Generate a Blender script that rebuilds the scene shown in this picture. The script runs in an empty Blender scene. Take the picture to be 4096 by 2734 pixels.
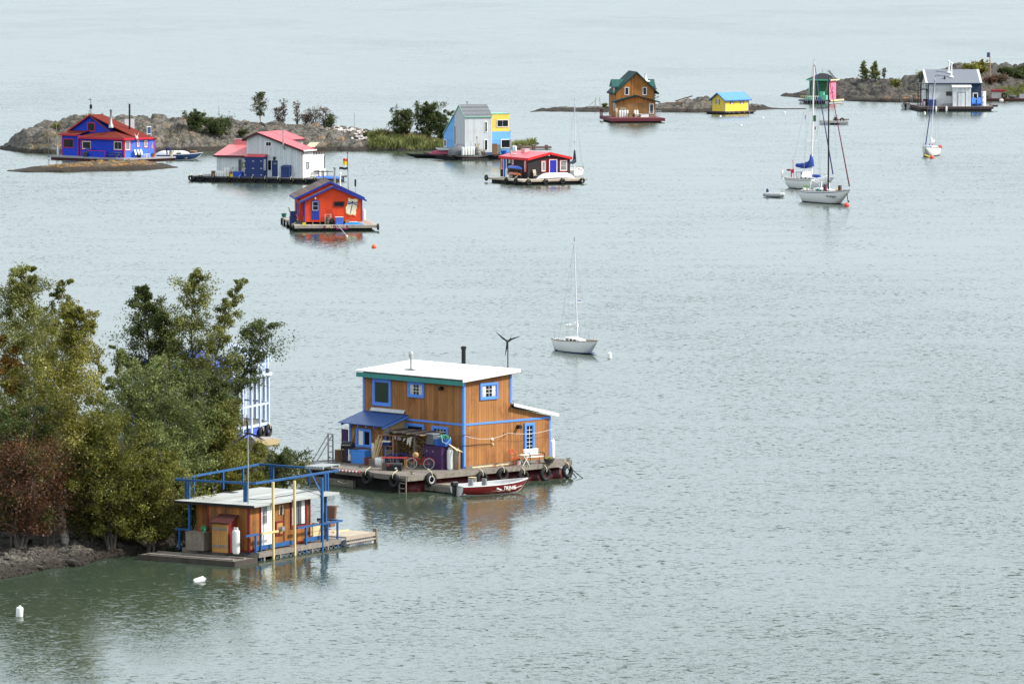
import bpy,bmesh,math,random
import numpy as np
from mathutils import Vector,Matrix,noise as mnoise
random.seed(7);RNG=np.random.default_rng(11)
R=math.radians
S=bpy.context.scene
COL=S.collection
FPX,CX,CY,CAMH=21797.0,2048.0,1367.0,33.0
PITCH=math.atan(964*1.7437/FPX)
cam_d=bpy.data.cameras.new('camera');cam=bpy.data.objects.new('camera',cam_d);COL.objects.link(cam)
cam.location=(0,0,CAMH);cam.rotation_euler=(math.pi/2-PITCH,0,0)
cam_d.sensor_width=36;cam_d.lens=36*FPX/4096;cam_d.clip_start=1;cam_d.clip_end=60000
S.camera=cam
CP,SP=math.cos(PITCH),math.sin(PITCH)
ORG=Vector((0,0,CAMH))
def ray(u,v):
 x=(u-CX)/FPX;y=-(v-CY)/FPX
 return Vector((x,CP+y*SP,-SP+y*CP))
class Zf:
 def __init__(s,x0,y0,k):s.x0,s.y0,s.k=x0,y0,k
 def __call__(s,a,b):return s.x0+a/s.k,s.y0+b/s.k
Z1=Zf(1280,1300,2.0909);Z2=Zf(550,1650,2.34);Z3=Zf(0,1000,1.96);Z4=Zf(0,1650,2.24);Z5=Zf(0,400,2.7635)
Z6=Zf(700,350,2.93625);Z7=Zf(1080,600,4.356);Z8=Zf(1500,380,2.61);Z9=Zf(2120,240,2.2806);Z10=Zf(3050,180,2.2457)
Z11=Zf(3030,200,2.3756);Z12=Zf(2150,900,2.8);Z20=Zf(2380,270,6.8167);Z21=Zf(3600,280,4.7359);Z22=Zf(3180,260,6.03)
Z23=Zf(480,560,6.3486);Z24=Zf(1900,560,5.1065);Z25=Zf(1640,500,6.525);Z26=Zf(900,1340,3.268);Z27=Zf(1340,1600,4.9)
Z28=Zf(1560,1680,6.532);Z29=Zf(1950,1700,5.2275);Z30=Zf(3080,620,6.525);Z31=Zf(1180,740,6.7114)
U=Zf(0,0,1/1.7437)
def gp(uv,z=0.0):
 d=ray(*uv);t=(z-CAMH)/d.z
 return ORG+d*t
def ppm(p):return FPX/p[1]
MATS={}
def _n(nt,t,**kw):
 n=nt.nodes.new(t)
 for k,v in kw.items():
  if k in n.inputs:n.inputs[k].default_value=v
  else:setattr(n,k,v)
 return n
def mat(name,col,rough=.6,var=.12,scale=2.5,groove=None,metal=0,bump=.15,dirt=None,spec=.4,dirt_at=.58,gdark=.55,stretch=None,coat=0):
 """procedural surface: base colour varied by noise, optional boards / ribs (groove=(axis, pitch)), optional dirt patches"""
 if name in MATS:return MATS[name]
 m=bpy.data.materials.new(name);m.use_nodes=True;nt=m.node_tree;L=nt.links
 b=nt.nodes['Principled BSDF'];b.inputs['Roughness'].default_value=rough;b.inputs['Metallic'].default_value=metal
 b.inputs['Specular IOR Level'].default_value=spec
 if coat:b.inputs['Coat Weight'].default_value=coat
 tc=_n(nt,'ShaderNodeTexCoord')
 mp=_n(nt,'ShaderNodeMapping');mp.inputs['Scale'].default_value=stretch or(1,1,.45)
 L.new(tc.outputs['Object'],mp.inputs[0])
 nz=_n(nt,'ShaderNodeTexNoise',Scale=scale,Detail=5.0,Roughness=.65);L.new(mp.outputs[0],nz.inputs[0])
 rp=_n(nt,'ShaderNodeMapRange');rp.inputs['From Min'].default_value=.3;rp.inputs['From Max'].default_value=.7
 rp.inputs['To Min'].default_value=1-var;rp.inputs['To Max'].default_value=1+var
 L.new(nz.outputs[0],rp.inputs[0])
 mx=_n(nt,'ShaderNodeVectorMath',operation='SCALE');mx.inputs[0].default_value=col[:3]
 L.new(rp.outputs[0],mx.inputs['Scale']);cur=mx.outputs[0]
 if dirt:
  n2=_n(nt,'ShaderNodeTexNoise',Scale=scale*.6,Detail=6.0,Roughness=.7);L.new(mp.outputs[0],n2.inputs[0])
  r2=_n(nt,'ShaderNodeMapRange');r2.inputs['From Min'].default_value=dirt_at;r2.inputs['From Max'].default_value=dirt_at+.12
  L.new(n2.outputs[0],r2.inputs[0])
  mm=_n(nt,'ShaderNodeMix',data_type='RGBA');L.new(r2.outputs[0],mm.inputs[0]);L.new(cur,mm.inputs[6])
  mm.inputs[7].default_value=(*dirt[:3],1);cur=mm.outputs[2]
 hgt=None
 if groove:
  ax,pitch=groove[:2]
  sep=_n(nt,'ShaderNodeSeparateXYZ');L.new(tc.outputs['Object'],sep.inputs[0])
  if ax=='xy':
   a=_n(nt,'ShaderNodeMath',operation='ADD');L.new(sep.outputs[0],a.inputs[0]);L.new(sep.outputs[1],a.inputs[1]);src=a.outputs[0]
  else:src=sep.outputs['xyz'.index(ax)]
  dv=_n(nt,'ShaderNodeMath',operation='DIVIDE');L.new(src,dv.inputs[0]);dv.inputs[1].default_value=pitch
  fr=_n(nt,'ShaderNodeMath',operation='FRACT');L.new(dv.outputs[0],fr.inputs[0])
  if len(groove)>2 and groove[2]=='rib':
   sn=_n(nt,'ShaderNodeMath',operation='PINGPONG');L.new(dv.outputs[0],sn.inputs[0]);sn.inputs[1].default_value=.5
   hgt=sn.outputs[0]
  else:
   gw=groove[3]if len(groove)>3 else.1
   gt=_n(nt,'ShaderNodeMath',operation='GREATER_THAN');L.new(fr.outputs[0],gt.inputs[0]);gt.inputs[1].default_value=gw
   hgt=gt.outputs[0]
   fl=_n(nt,'ShaderNodeMath',operation='FLOOR');L.new(dv.outputs[0],fl.inputs[0])
   wn=_n(nt,'ShaderNodeTexWhiteNoise',noise_dimensions='1D');L.new(fl.outputs[0],wn.inputs['W'])
   r3=_n(nt,'ShaderNodeMapRange');r3.inputs['To Min'].default_value=1-var*1.2;r3.inputs['To Max'].default_value=1+var*1.2
   L.new(wn.outputs[0],r3.inputs[0])
   g2=_n(nt,'ShaderNodeMapRange');g2.inputs['To Min'].default_value=gdark;g2.inputs['To Max'].default_value=1;L.new(hgt,g2.inputs[0])
   ml=_n(nt,'ShaderNodeMath',operation='MULTIPLY');L.new(r3.outputs[0],ml.inputs[0]);L.new(g2.outputs[0],ml.inputs[1])
   s2=_n(nt,'ShaderNodeVectorMath',operation='SCALE');L.new(cur,s2.inputs[0]);L.new(ml.outputs[0],s2.inputs['Scale']);cur=s2.outputs[0]
 L.new(cur,b.inputs['Base Color'])
 bp=_n(nt,'ShaderNodeBump',Strength=bump,Distance=.02)
 n3=_n(nt,'ShaderNodeTexNoise',Scale=scale*8,Detail=3.0);L.new(tc.outputs['Object'],n3.inputs[0]);L.new(n3.outputs[0],bp.inputs['Height'])
 nrm=bp.outputs[0]
 if hgt:
  b2=_n(nt,'ShaderNodeBump',Strength=.8,Distance=.03 if len(groove)<3 or groove[2]!='rib' else pitch*.35)
  L.new(hgt,b2.inputs['Height']);L.new(nrm,b2.inputs['Normal']);nrm=b2.outputs[0]
 L.new(nrm,b.inputs['Normal'])
 MATS[name]=m;return m
def glassy(name,col=(.008,.011,.014),rough=.08,spec=.28,var=.5):
 m=mat(name,col,rough=rough,var=var,scale=.8,bump=.0,spec=spec);return m
MESH={}
class MB:
 def __init__(s):s.v=[];s.f=[]
 def add(s,vs,fs):
  o=len(s.v);s.v+=[tuple(v)for v in vs];s.f+=[tuple(i+o for i in f)for f in fs];return s
 def box(s,x0,x1,y0,y1,z0,z1):
  if x0>x1:x0,x1=x1,x0
  if y0>y1:y0,y1=y1,y0
  if z0>z1:z0,z1=z1,z0
  return s.add([(x0,y0,z0),(x1,y0,z0),(x1,y1,z0),(x0,y1,z0),(x0,y0,z1),(x1,y0,z1),(x1,y1,z1),(x0,y1,z1)],[(0,3,2,1),(4,5,6,7),(0,1,5,4),(1,2,6,5),(2,3,7,6),(3,0,4,7)])
 def cbox(s,c,d,rz=0,rx=0):
  M=Matrix.Rotation(rz,3,'Z')@Matrix.Rotation(rx,3,'X');n=len(s.v)
  s.box(-d[0]/2,d[0]/2,-d[1]/2,d[1]/2,-d[2]/2,d[2]/2)
  s.v[n:]=[tuple(M@Vector(v)+Vector(c))for v in s.v[n:]];return s
 def slab(s,a,b,c,d,t):
  t=Vector((0,0,t));P=[Vector(p)for p in(a,b,c,d)]
  return s.add([p-t for p in P]+P,[(0,3,2,1),(4,5,6,7),(0,1,5,4),(1,2,6,5),(2,3,7,6),(3,0,4,7)])
 def prism(s,poly,axis,a,b):
  def P(p,w):return(w,p[0],p[1])if axis=='x' else(p[0],w,p[1])if axis=='y' else(p[0],p[1],w)
  n=len(poly);ar=sum(poly[i][0]*poly[(i+1)%n][1]-poly[(i+1)%n][0]*poly[i][1]for i in range(n))
  if(ar<0)^(axis=='y'):poly=poly[::-1]
  if a>b:a,b=b,a
  if axis=='y':vs=[P(p,a)for p in poly]+[P(p,b)for p in poly]
  else:vs=[P(p,a)for p in poly]+[P(p,b)for p in poly]
  return s.add(vs,[tuple(range(n))[::-1],tuple(range(n,2*n))]+[(i,(i+1)%n,(i+1)%n+n,i+n)for i in range(n)])
 def tube(s,p,q,r,r2=None,n=8):
  p,q=Vector(p),Vector(q);r2=r if r2 is None else r2;d=q-p
  if d.length<1e-6:return s
  d.normalize();a=d.orthogonal().normalized();b=d.cross(a)
  A=[p+(a*math.cos(t)+b*math.sin(t))*r for t in[2*math.pi*i/n for i in range(n)]]
  B=[q+(a*math.cos(t)+b*math.sin(t))*r2 for t in[2*math.pi*i/n for i in range(n)]]
  return s.add(A+B,[tuple(range(n))[::-1],tuple(range(n,2*n))]+[(i,(i+1)%n,(i+1)%n+n,i+n)for i in range(n)])
 def path(s,pts,r,n=6):
  for a,b in zip(pts[:-1],pts[1:]):s.tube(a,b,r,n=n)
  return s
 def bar(s,p,q,w,h=None,up=(0,0,1)):
  p,q=Vector(p),Vector(q);h=h or w;d=(q-p).normalized();up=Vector(up)
  if abs(d.dot(up))>.97:up=Vector((1,0,0))
  a=d.cross(up).normalized()*(w/2);b=a.cross(d).normalized()*(h/2)
  c=[-a-b,a-b,a+b,-a+b]
  return s.add([p+k for k in c]+[q+k for k in c],[(0,1,2,3),(7,6,5,4),(4,5,1,0),(5,6,2,1),(6,7,3,2),(7,4,0,3)])
 def lathe(s,prof,c=(0,0,0),n=14,ax='z'):
  vs=[];c=Vector(c)
  for r,z in prof:
   for i in range(n):
    t=2*math.pi*i/n;x,y=r*math.cos(t),r*math.sin(t)
    p=(x,y,z)if ax=='z' else(x,z,y)if ax=='y' else(z,x,y)
    vs.append(c+Vector(p))
  m=len(prof);fs=[]
  for j in range(m-1):
   for i in range(n):fs.append((j*n+i,j*n+(i+1)%n,(j+1)*n+(i+1)%n,(j+1)*n+i))
  fs+=[tuple(range(n))[::-1],tuple(range((m-1)*n,m*n))]
  return s.add(vs,fs)
 def torus(s,c,r,q,ax='y',n=20,k=8,sq=1):
  vs=[];c=Vector(c)
  for i in range(n):
   t=2*math.pi*i/n
   for j in range(k):
    a=2*math.pi*j/k;rr=r+q*math.cos(a);h=q*math.sin(a)*sq;x,y=rr*math.cos(t),rr*math.sin(t)
    p=(x,h,y)if ax=='y' else(h,x,y)if ax=='x' else(x,y,h);vs.append(c+Vector(p))
  return s.add(vs,[(i*k+j,((i+1)%n)*k+j,((i+1)%n)*k+(j+1)%k,i*k+(j+1)%k)for i in range(n)for j in range(k)])
 def ball(s,c,r,n=10,m=6,sc=(1,1,1)):
  c=Vector(c);vs=[c+Vector((0,0,-r*sc[2]))];
  for j in range(1,m):
   p=-math.pi/2+math.pi*j/m
   for i in range(n):
    t=2*math.pi*i/n;vs.append(c+Vector((r*sc[0]*math.cos(p)*math.cos(t),r*sc[1]*math.cos(p)*math.sin(t),r*sc[2]*math.sin(p))))
  vs.append(c+Vector((0,0,r*sc[2])));e=len(vs)-1;fs=[]
  for i in range(n):
   fs.append((0,1+(i+1)%n,1+i));fs.append((e,1+(m-2)*n+i,1+(m-2)*n+(i+1)%n))
   for j in range(m-2):fs.append((1+j*n+i,1+j*n+(i+1)%n,1+(j+1)*n+(i+1)%n,1+(j+1)*n+i))
  return s.add(vs,fs)
 def xf(s,M):
  s.v=[tuple(M@Vector(v))for v in s.v];return s
 def build(s,name,m,parent=None,label=None,smooth=False,bevel=0,kind=None,fixn=True):
  me=bpy.data.meshes.new(name);me.from_pydata(s.v,[],s.f);me.materials.append(m)
  if fixn and len(s.f)<20000:
   bm=bmesh.new();bm.from_mesh(me);bmesh.ops.recalc_face_normals(bm,faces=bm.faces);bm.to_mesh(me);bm.free()
  if smooth:
   me.shade_smooth()
   try:me.set_sharp_from_angle(angle=R(45))
   except Exception:pass
  o=bpy.data.objects.new(name,me);COL.objects.link(o)
  if parent is not None:o.parent=parent
  if label:o['label']=label
  if kind:o['kind']=kind
  if bevel:
   b=o.modifiers.new('bevel','BEVEL');b.width=bevel;b.segments=2;b.limit_method='ANGLE'
  return o
def tag(o,label,cat=None,group=None,kind=None):
 o['label']=label
 if cat:o['category']=cat
 if group:o['group']=group
 if kind:o['kind']=kind
 return o
def thing(name,label,cat,loc=(0,0,0),rz=0,group=None):
 o=bpy.data.objects.new(name,None);COL.objects.link(o);o.empty_display_size=.2
 o.location=loc;o.rotation_euler=(0,0,rz);return tag(o,label,cat,group)
CH={}
def copy_tree(o,parent=None):
 c=o.copy();COL.objects.link(c)
 if parent is not None:c.parent=parent
 for ch in list(o.children):copy_tree(ch,c)
 return c
def inst(key,make,label,loc,rz=0,group=None,tilt=None):
 """first call builds the thing with its parts, later calls copy it part by part"""
 if key in CH:
  o=copy_tree(CH[key])
  if 'group' in o.keys()and not group:del o['group']
 else:o=CH[key]=make()
 o.location=loc;o.rotation_euler=(tilt[0]if tilt else 0,tilt[1]if tilt else 0,rz);o['label']=label
 if group:o['group']=group
 return o
ORD=['first','second','third','fourth','fifth','sixth','seventh','eighth','ninth','tenth','eleventh','twelfth','thirteenth']
class HB:
 def __init__(s,name,label,uv,zd,yaw,cat='houseboat',group='houseboats moored in the bay'):
  p=gp(uv,zd);s.o=Vector((p.x,p.y,0));s.zd=zd;s.yaw=yaw
  s.ex=Vector((math.cos(yaw),math.sin(yaw),0));s.ey=Vector((-math.sin(yaw),math.cos(yaw),0))
  s.root=thing(name,label,cat,s.o,yaw,group)if name else None
 def loc(s,p):d=p-s.o;return Vector((d.dot(s.ex),d.dot(s.ey),d.z))
 def W(s,x,y,z):return s.o+s.ex*x+s.ey*y+Vector((0,0,z))
 def Rr(s,uv,y0=0):
  d=ray(*uv);t=(y0-(ORG-s.o).dot(s.ey))/d.dot(s.ey);p=s.loc(ORG+d*t);return p.x,p.z
 def Lr(s,uv,x0=0):
  d=ray(*uv);t=(x0-(ORG-s.o).dot(s.ex))/d.dot(s.ex);p=s.loc(ORG+d*t);return p.y,p.z
 def G(s,uv,z=None):
  p=s.loc(gp(uv,s.zd if z is None else z));return p.x,p.y
 def GW(s,uv,z=None):return gp(uv,s.zd if z is None else z)
 def PL(s,uv,x0=-.6,z=None):return s.W(x0,s.Lr(uv,x0)[0],s.zd if z is None else z)
 def PR(s,uv,y0=-.6,z=None):return s.W(s.Rr(uv,y0)[0],y0,s.zd if z is None else z)
 def part(s,name,m,mb,**k):return mb.build(name,m,s.root,**k)
 def window(s,face,a0,a1,z0,z1,trim,glass,off=0,w=.1,sash=None,sw=.045,mull=(0,0),mmat=None,parent=None,name='window',d=.06,label=None,curtain=None):
  if a0>a1:a0,a1=a1,a0
  if z0>z1:z0,z1=z1,z0
  def bx(mb,p,q,r,t,d0,d1):
   if face=='R':mb.box(p,q,off-d1,off-d0,r,t)
   else:mb.box(off-d1,off-d0,p,q,r,t)
  def ring(p,q,r,t,w,d0,d1):
   m=MB();bx(m,p,q,t-w,t,d0,d1);bx(m,p,q,r,r+w,d0,d1);bx(m,p,p+w,r+w,t-w,d0,d1);bx(m,q-w,q,r+w,t-w,d0,d1);return m
  fr=ring(a0,a1,z0,z1,w,-.01,d).build(name,trim,parent or s.root,label=label)
  i0,i1,j0,j1=a0+w,a1-w,z0+w,z1-w
  if sash:
   m=ring(i0,i1,j0,j1,sw,0,d*.6);m.build('sash',sash,fr);i0+=sw;i1-=sw;j0+=sw;j1-=sw
  g=MB();bx(g,i0,i1,j0,j1,-.01,.012);g.build('pane',glass,fr)
  if curtain:
   cw=(i1-i0)*.28
   for e0 in(i0,i1-cw):g=MB();bx(g,e0,e0+cw,j0,j1,.012,.02);g.build('curtain',curtain,fr)
  if mull[0]or mull[1]:
   m=MB()
   for k in range(mull[0]):c=i0+(i1-i0)*(k+1)/(mull[0]+1);bx(m,c-.011,c+.011,j0,j1,.012,.03)
   for k in range(mull[1]):c=j0+(j1-j0)*(k+1)/(mull[1]+1);bx(m,i0,i1,c-.012,c+.012,.012,.027)
   m.build('muntins',mmat or sash or trim,fr)
  return fr
 def winpx(s,face,uv0,uv1,*a,off=0,**k):
  f=s.Rr if face=='R' else s.Lr
  p,q=f(uv0,off),f(uv1,off)
  return s.window(face,p[0],q[0],p[1],q[1],*a,off=off,**k)
SUN_EL,SUN_AZ=42,8
w=bpy.data.worlds.new('World');S.world=w;w.use_nodes=True;nt=w.node_tree;L=nt.links
bg=nt.nodes['Background']
sky=nt.nodes.new('ShaderNodeTexSky');sky.sky_type='NISHITA';sky.sun_disc=False
sky.sun_elevation=R(SUN_EL);sky.sun_rotation=R(90+SUN_AZ);sky.air_density=1.2;sky.dust_density=3;sky.ozone_density=1
tcn=nt.nodes.new('ShaderNodeTexCoord')
nz=nt.nodes.new('ShaderNodeTexNoise');nz.inputs['Scale'].default_value=2.2;nz.inputs['Detail'].default_value=6
mp=nt.nodes.new('ShaderNodeMapping');mp.inputs['Scale'].default_value=(1,1,3)
L.new(tcn.outputs['Generated'],mp.inputs[0]);L.new(mp.outputs[0],nz.inputs[0])
cr=nt.nodes.new('ShaderNodeMapRange');cr.inputs['From Min'].default_value=.3;cr.inputs['From Max'].default_value=.7
cr.inputs['To Min'].default_value=.84;cr.inputs['To Max'].default_value=.98
L.new(nz.outputs[0],cr.inputs[0])
mx=nt.nodes.new('ShaderNodeMix');mx.data_type='RGBA'
L.new(cr.outputs[0],mx.inputs[0]);L.new(sky.outputs[0],mx.inputs[6]);sz=nt.nodes.new('ShaderNodeSeparateXYZ');L.new(tcn.outputs['Generated'],sz.inputs[0]);hz=nt.nodes.new('ShaderNodeValToRGB');L.new(sz.outputs[2],hz.inputs[0]);e=hz.color_ramp.elements;e[0].color=(.42,.42,.42,1);e[1].color=(.62,.62,.62,1);e[1].position=1
for pp,cc in((.07,.52),(.22,1.06),(.55,.74)):x=e.new(pp);x.color=(cc,cc,cc,1);vs_=nt.nodes.new('ShaderNodeVectorMath');vs_.operation='SCALE';vs_.inputs[0].default_value=(8.5,9.65,10.5);L.new(hz.outputs[0],vs_.inputs['Scale']);L.new(vs_.outputs[0],mx.inputs[7])
L.new(mx.outputs[2],bg.inputs[0]);bg.inputs[1].default_value=.12
sd=bpy.data.lights.new('sun','SUN');sd.energy=4.1;sd.angle=R(6);sd.color=(1,.95,.88)
so=bpy.data.objects.new('sun',sd);COL.objects.link(so)
az,el=R(-SUN_AZ),R(SUN_EL)
so.rotation_euler=Vector((math.cos(el)*math.cos(az),math.cos(el)*math.sin(az),math.sin(el))).to_track_quat('Z','Y').to_euler()
so.location=(60,200,80)
S.view_settings.view_transform='Standard';S.view_settings.look='None';S.view_settings.exposure=0.52;S.view_settings.gamma=1
m=bpy.data.materials.new('lake_water');m.use_nodes=True;nt=m.node_tree;L=nt.links;b=nt.nodes['Principled BSDF']
b.inputs['Base Color'].default_value=(.036,.052,.034,1);b.inputs['Roughness'].default_value=.045;b.inputs['IOR'].default_value=1.36
b.inputs['Specular IOR Level'].default_value=.5
tcn=_n(nt,'ShaderNodeTexCoord')
acc=None
def slope(scale,amp,sx,sy,detail,rot=0,dist=0,gate=None,off=0.0):
 """slopes of one family of waves, read straight from a noise vector"""
 global acc
 mp=_n(nt,'ShaderNodeMapping');mp.inputs['Scale'].default_value=(sx,sy,1);mp.inputs['Rotation'].default_value=(0,0,rot)
 mp.inputs['Location'].default_value=(off,off*1.7,0)
 L.new(tcn.outputs['Object'],mp.inputs[0])
 n=_n(nt,'ShaderNodeTexNoise',Scale=scale,Detail=detail,Roughness=.55,Distortion=dist);L.new(mp.outputs[0],n.inputs[0])
 sb=_n(nt,'ShaderNodeVectorMath',operation='SUBTRACT');L.new(n.outputs['Color'],sb.inputs[0]);sb.inputs[1].default_value=(.5,.5,.5)
 ml=_n(nt,'ShaderNodeVectorMath',operation='MULTIPLY');L.new(sb.outputs[0],ml.inputs[0]);ml.inputs[1].default_value=(amp*.55,amp,0)
 out=ml.outputs[0]
 if gate is not None:
  sc=_n(nt,'ShaderNodeVectorMath',operation='SCALE');L.new(out,sc.inputs[0]);L.new(gate,sc.inputs['Scale']);out=sc.outputs[0]
 if acc is None:acc=out
 else:
  ad=_n(nt,'ShaderNodeVectorMath',operation='ADD');L.new(acc,ad.inputs[0]);L.new(out,ad.inputs[1]);acc=ad.outputs[0]
gn=_n(nt,'ShaderNodeTexNoise',Scale=.011,Detail=4.0,Roughness=.55)
gm=_n(nt,'ShaderNodeMapping');gm.inputs['Scale'].default_value=(1,.35,1);gm.inputs['Rotation'].default_value=(0,0,.15)
L.new(tcn.outputs['Object'],gm.inputs[0]);L.new(gm.outputs[0],gn.inputs[0])
gr=_n(nt,'ShaderNodeMapRange');gr.inputs['From Min'].default_value=.38;gr.inputs['From Max'].default_value=.62
gr.inputs['To Min'].default_value=.45;gr.inputs['To Max'].default_value=1.35;L.new(gn.outputs[0],gr.inputs[0])
gust=gr.outputs[0]
slope(.22,.10,1,1.3,2.0,.1,gate=gust)
slope(1.1,.40,.8,1.25,3.0,.12,gate=gust,off=13)
slope(3.4,.40,.8,1.2,2.0,-.1,gate=gust,off=41)
slope(11.,.30,1,1,1.0,.3,gate=gust,off=77)
mp=_n(nt,'ShaderNodeMapping');mp.inputs['Scale'].default_value=(.7,.75,1);L.new(tcn.outputs['Object'],mp.inputs[0])
n=_n(nt,'ShaderNodeTexNoise',Scale=2.7,Detail=4.0,Roughness=.66,Distortion=.5);L.new(mp.outputs[0],n.inputs[0])
st=_n(nt,'ShaderNodeMapRange');st.inputs['From Min'].default_value=.56;st.inputs['From Max'].default_value=.72
st.inputs['To Max'].default_value=.85;L.new(n.outputs[0],st.inputs[0])
sm=_n(nt,'ShaderNodeMath',operation='MULTIPLY');L.new(st.outputs[0],sm.inputs[0]);L.new(gust,sm.inputs[1])
cb=_n(nt,'ShaderNodeCombineXYZ');cb.inputs[2].default_value=1
ng=_n(nt,'ShaderNodeMath',operation='MULTIPLY');cl=_n(nt,'ShaderNodeTexNoise',Scale=.16,Detail=3.0,Roughness=.6);cm=_n(nt,'ShaderNodeMapping');cm.inputs['Scale'].default_value=(.6,1,1);L.new(tcn.outputs['Object'],cm.inputs[0]);L.new(cm.outputs[0],cl.inputs[0])
c2=_n(nt,'ShaderNodeMapRange');c2.inputs['From Min'].default_value=.40;c2.inputs['From Max'].default_value=.62;c2.inputs['To Min'].default_value=.1;c2.inputs['To Max'].default_value=1.2;L.new(cl.outputs[0],c2.inputs[0])
sm2=_n(nt,'ShaderNodeMath',operation='MULTIPLY');L.new(sm.outputs[0],sm2.inputs[0]);L.new(c2.outputs[0],sm2.inputs[1])
L.new(sm2.outputs[0],ng.inputs[0]);ng.inputs[1].default_value=-1
L.new(ng.outputs[0],cb.inputs[1])
ad=_n(nt,'ShaderNodeVectorMath',operation='ADD');L.new(acc,ad.inputs[0]);L.new(cb.outputs[0],ad.inputs[1])
sx3=_n(nt,'ShaderNodeSeparateXYZ');L.new(ad.outputs[0],sx3.inputs[0]);ab=_n(nt,'ShaderNodeMath',operation='ABSOLUTE');L.new(sx3.outputs[1],ab.inputs[0])
mn=_n(nt,'ShaderNodeMath',operation='MULTIPLY_ADD');L.new(ab.outputs[0],mn.inputs[0]);mn.inputs[1].default_value=-1;mn.inputs[2].default_value=-.03
ad3=_n(nt,'ShaderNodeCombineXYZ');L.new(sx3.outputs[0],ad3.inputs[0]);L.new(mn.outputs[0],ad3.inputs[1]);L.new(sx3.outputs[2],ad3.inputs[2])
nn=_n(nt,'ShaderNodeVectorMath',operation='NORMALIZE');L.new(ad3.outputs[0],nn.inputs[0]);L.new(nn.outputs[0],b.inputs['Normal'])
MATS['lake_water']=m
wb=MB();wb.add([(-9000,-300,0),(9000,-300,0),(9000,30000,0),(-9000,30000,0)],[(0,1,2,3)])
o=wb.build('lake_water',m,fixn=False);tag(o,'grey green rippled lake water',kind='structure')
def mget(k):return MATS[k]
whitep=mat('white_paint',(.80,.80,.77),rough=.5,var=.06,dirt=(.55,.52,.47),dirt_at=.66)
whitegel=mat('white_gelcoat',(.80,.80,.78),rough=.25,var=.04,dirt=(.6,.57,.5),dirt_at=.68)
black=mat('black_metal',(.012,.012,.013),rough=.4,var=.2)
rubber=mat('tyre_rubber',(.014,.014,.015),rough=.75,var=.3)
steel=mat('galvanised_steel',(.42,.43,.43),rough=.4,metal=.6,var=.2)
rope_m=mat('pale_rope',(.62,.55,.36),rough=.9)
oldwood=mat('weathered_timber',(.21,.185,.155),rough=.9,var=.25,scale=4,stretch=(1,1,1),dirt=(.11,.09,.07),dirt_at=.55)
palewood=mat('new_pale_timber',(.62,.47,.26),rough=.7,var=.12,scale=4)
bluetrim=mat('bright_blue_paint',(.10,.27,.78),rough=.5,var=.06)
redp=mat('red_paint',(.50,.03,.03),rough=.5,var=.12)
brownp=mat('brown_wood',(.16,.085,.045),rough=.8,var=.2)
royal=mat('royal_blue_plastic',(.02,.10,.50),rough=.45,var=.15)
navy=mat('navy_paint',(.012,.03,.14),rough=.45,var=.15)
greenleaf=mat('pot_plant_leaf',(.09,.16,.03),rough=.6,var=.4,scale=9)
greyplas=mat('dark_grey_plastic',(.07,.075,.085),rough=.5,var=.15)
terracotta=mat('clay_pot',(.24,.12,.07),rough=.8)
def pieces(name,m,mbs,parent,**k):
 return[b.build(name,m,parent,**k)for b in mbs]
def bxs(*a):return[MB().box(*t)for t in a]
def mk_propane(m=None,h=1.2,r=.185,rustm=None):
 def f():
  t=thing('propane_cylinder','','propane cylinder');mm=m or whitep
  MB().lathe([(r*.85,.03),(r,.09),(r,h*.82),(r*.93,h*.88),(r*.6,h*.925),(.03,h*.93)],n=16).build('tank',mm,t,smooth=True)
  MB().lathe([(r*.8,0),(r*.8,.06)],n=16).build('foot_ring',mm,t)
  c=MB();n=14
  for i in range(n):
   if i in(3,4,10,11):continue
   a0,a1=2*math.pi*i/n,2*math.pi*(i+1)/n;q=r*.55
   c.bar((q*math.cos(a0),q*math.sin(a0),h*.955),(q*math.cos(a1),q*math.sin(a1),h*.955),.012,h*.1)
  c.box(-.03,.03,-r*.55,r*.55,h*.985,h*1.0)
  c.build('collar',mm,t);MB().tube((0,0,h*.92),(0,0,h*.98),.025).build('valve',steel,t)
  return t
 return f
def mk_tyre(r=.33,rope=True,ax='y',wall=None):
 def f():
  t=thing('tyre','','tyre')
  q=r*.30;MB().torus((0,0,0),r-q,q,ax=ax,n=22,k=8,sq=1.0).build('tread',rubber,t,smooth=True)
  if wall:MB().torus((0,-q*.75,0)if ax=='y' else(-q*.75,0,0),r-q*1.75,.022,ax=ax,n=22,k=5).build('white_band',whitep,t)
  if rope:
   o=-.14 if ax=='y' else 0;s=.16
   P=[(0,-q*1.05,r-2.1*q),(0,-q*1.1,r*.8),(0,-q*.2,r*1.1),(0,s*1.6,r*1.1+.14)]
   if ax=='x':P=[(p[1],0,p[2])for p in P]
   MB().path(P,.028).build('rope',rope_m,t)
  return t
 return f
def mk_box(m,sx,sy,sz,lid=None,name='storage_box',cat='box',latch=None,lidh=.05):
 def f():
  t=thing(name,'',cat)
  MB().box(-sx/2,sx/2,-sy/2,sy/2,0,sz-lidh).build('body',m,t,bevel=.012)
  MB().box(-sx/2-.02,sx/2+.02,-sy/2-.02,sy/2+.02,sz-lidh,sz).build('lid',lid or m,t,bevel=.01)
  if latch:
   for k in(-.25,.25):MB().box(sx*k-.03,sx*k+.03,-sy/2-.03,-sy/2-.021,sz*.6,sz*.75).build('latch',latch,t)
  return t
 return f
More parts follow.
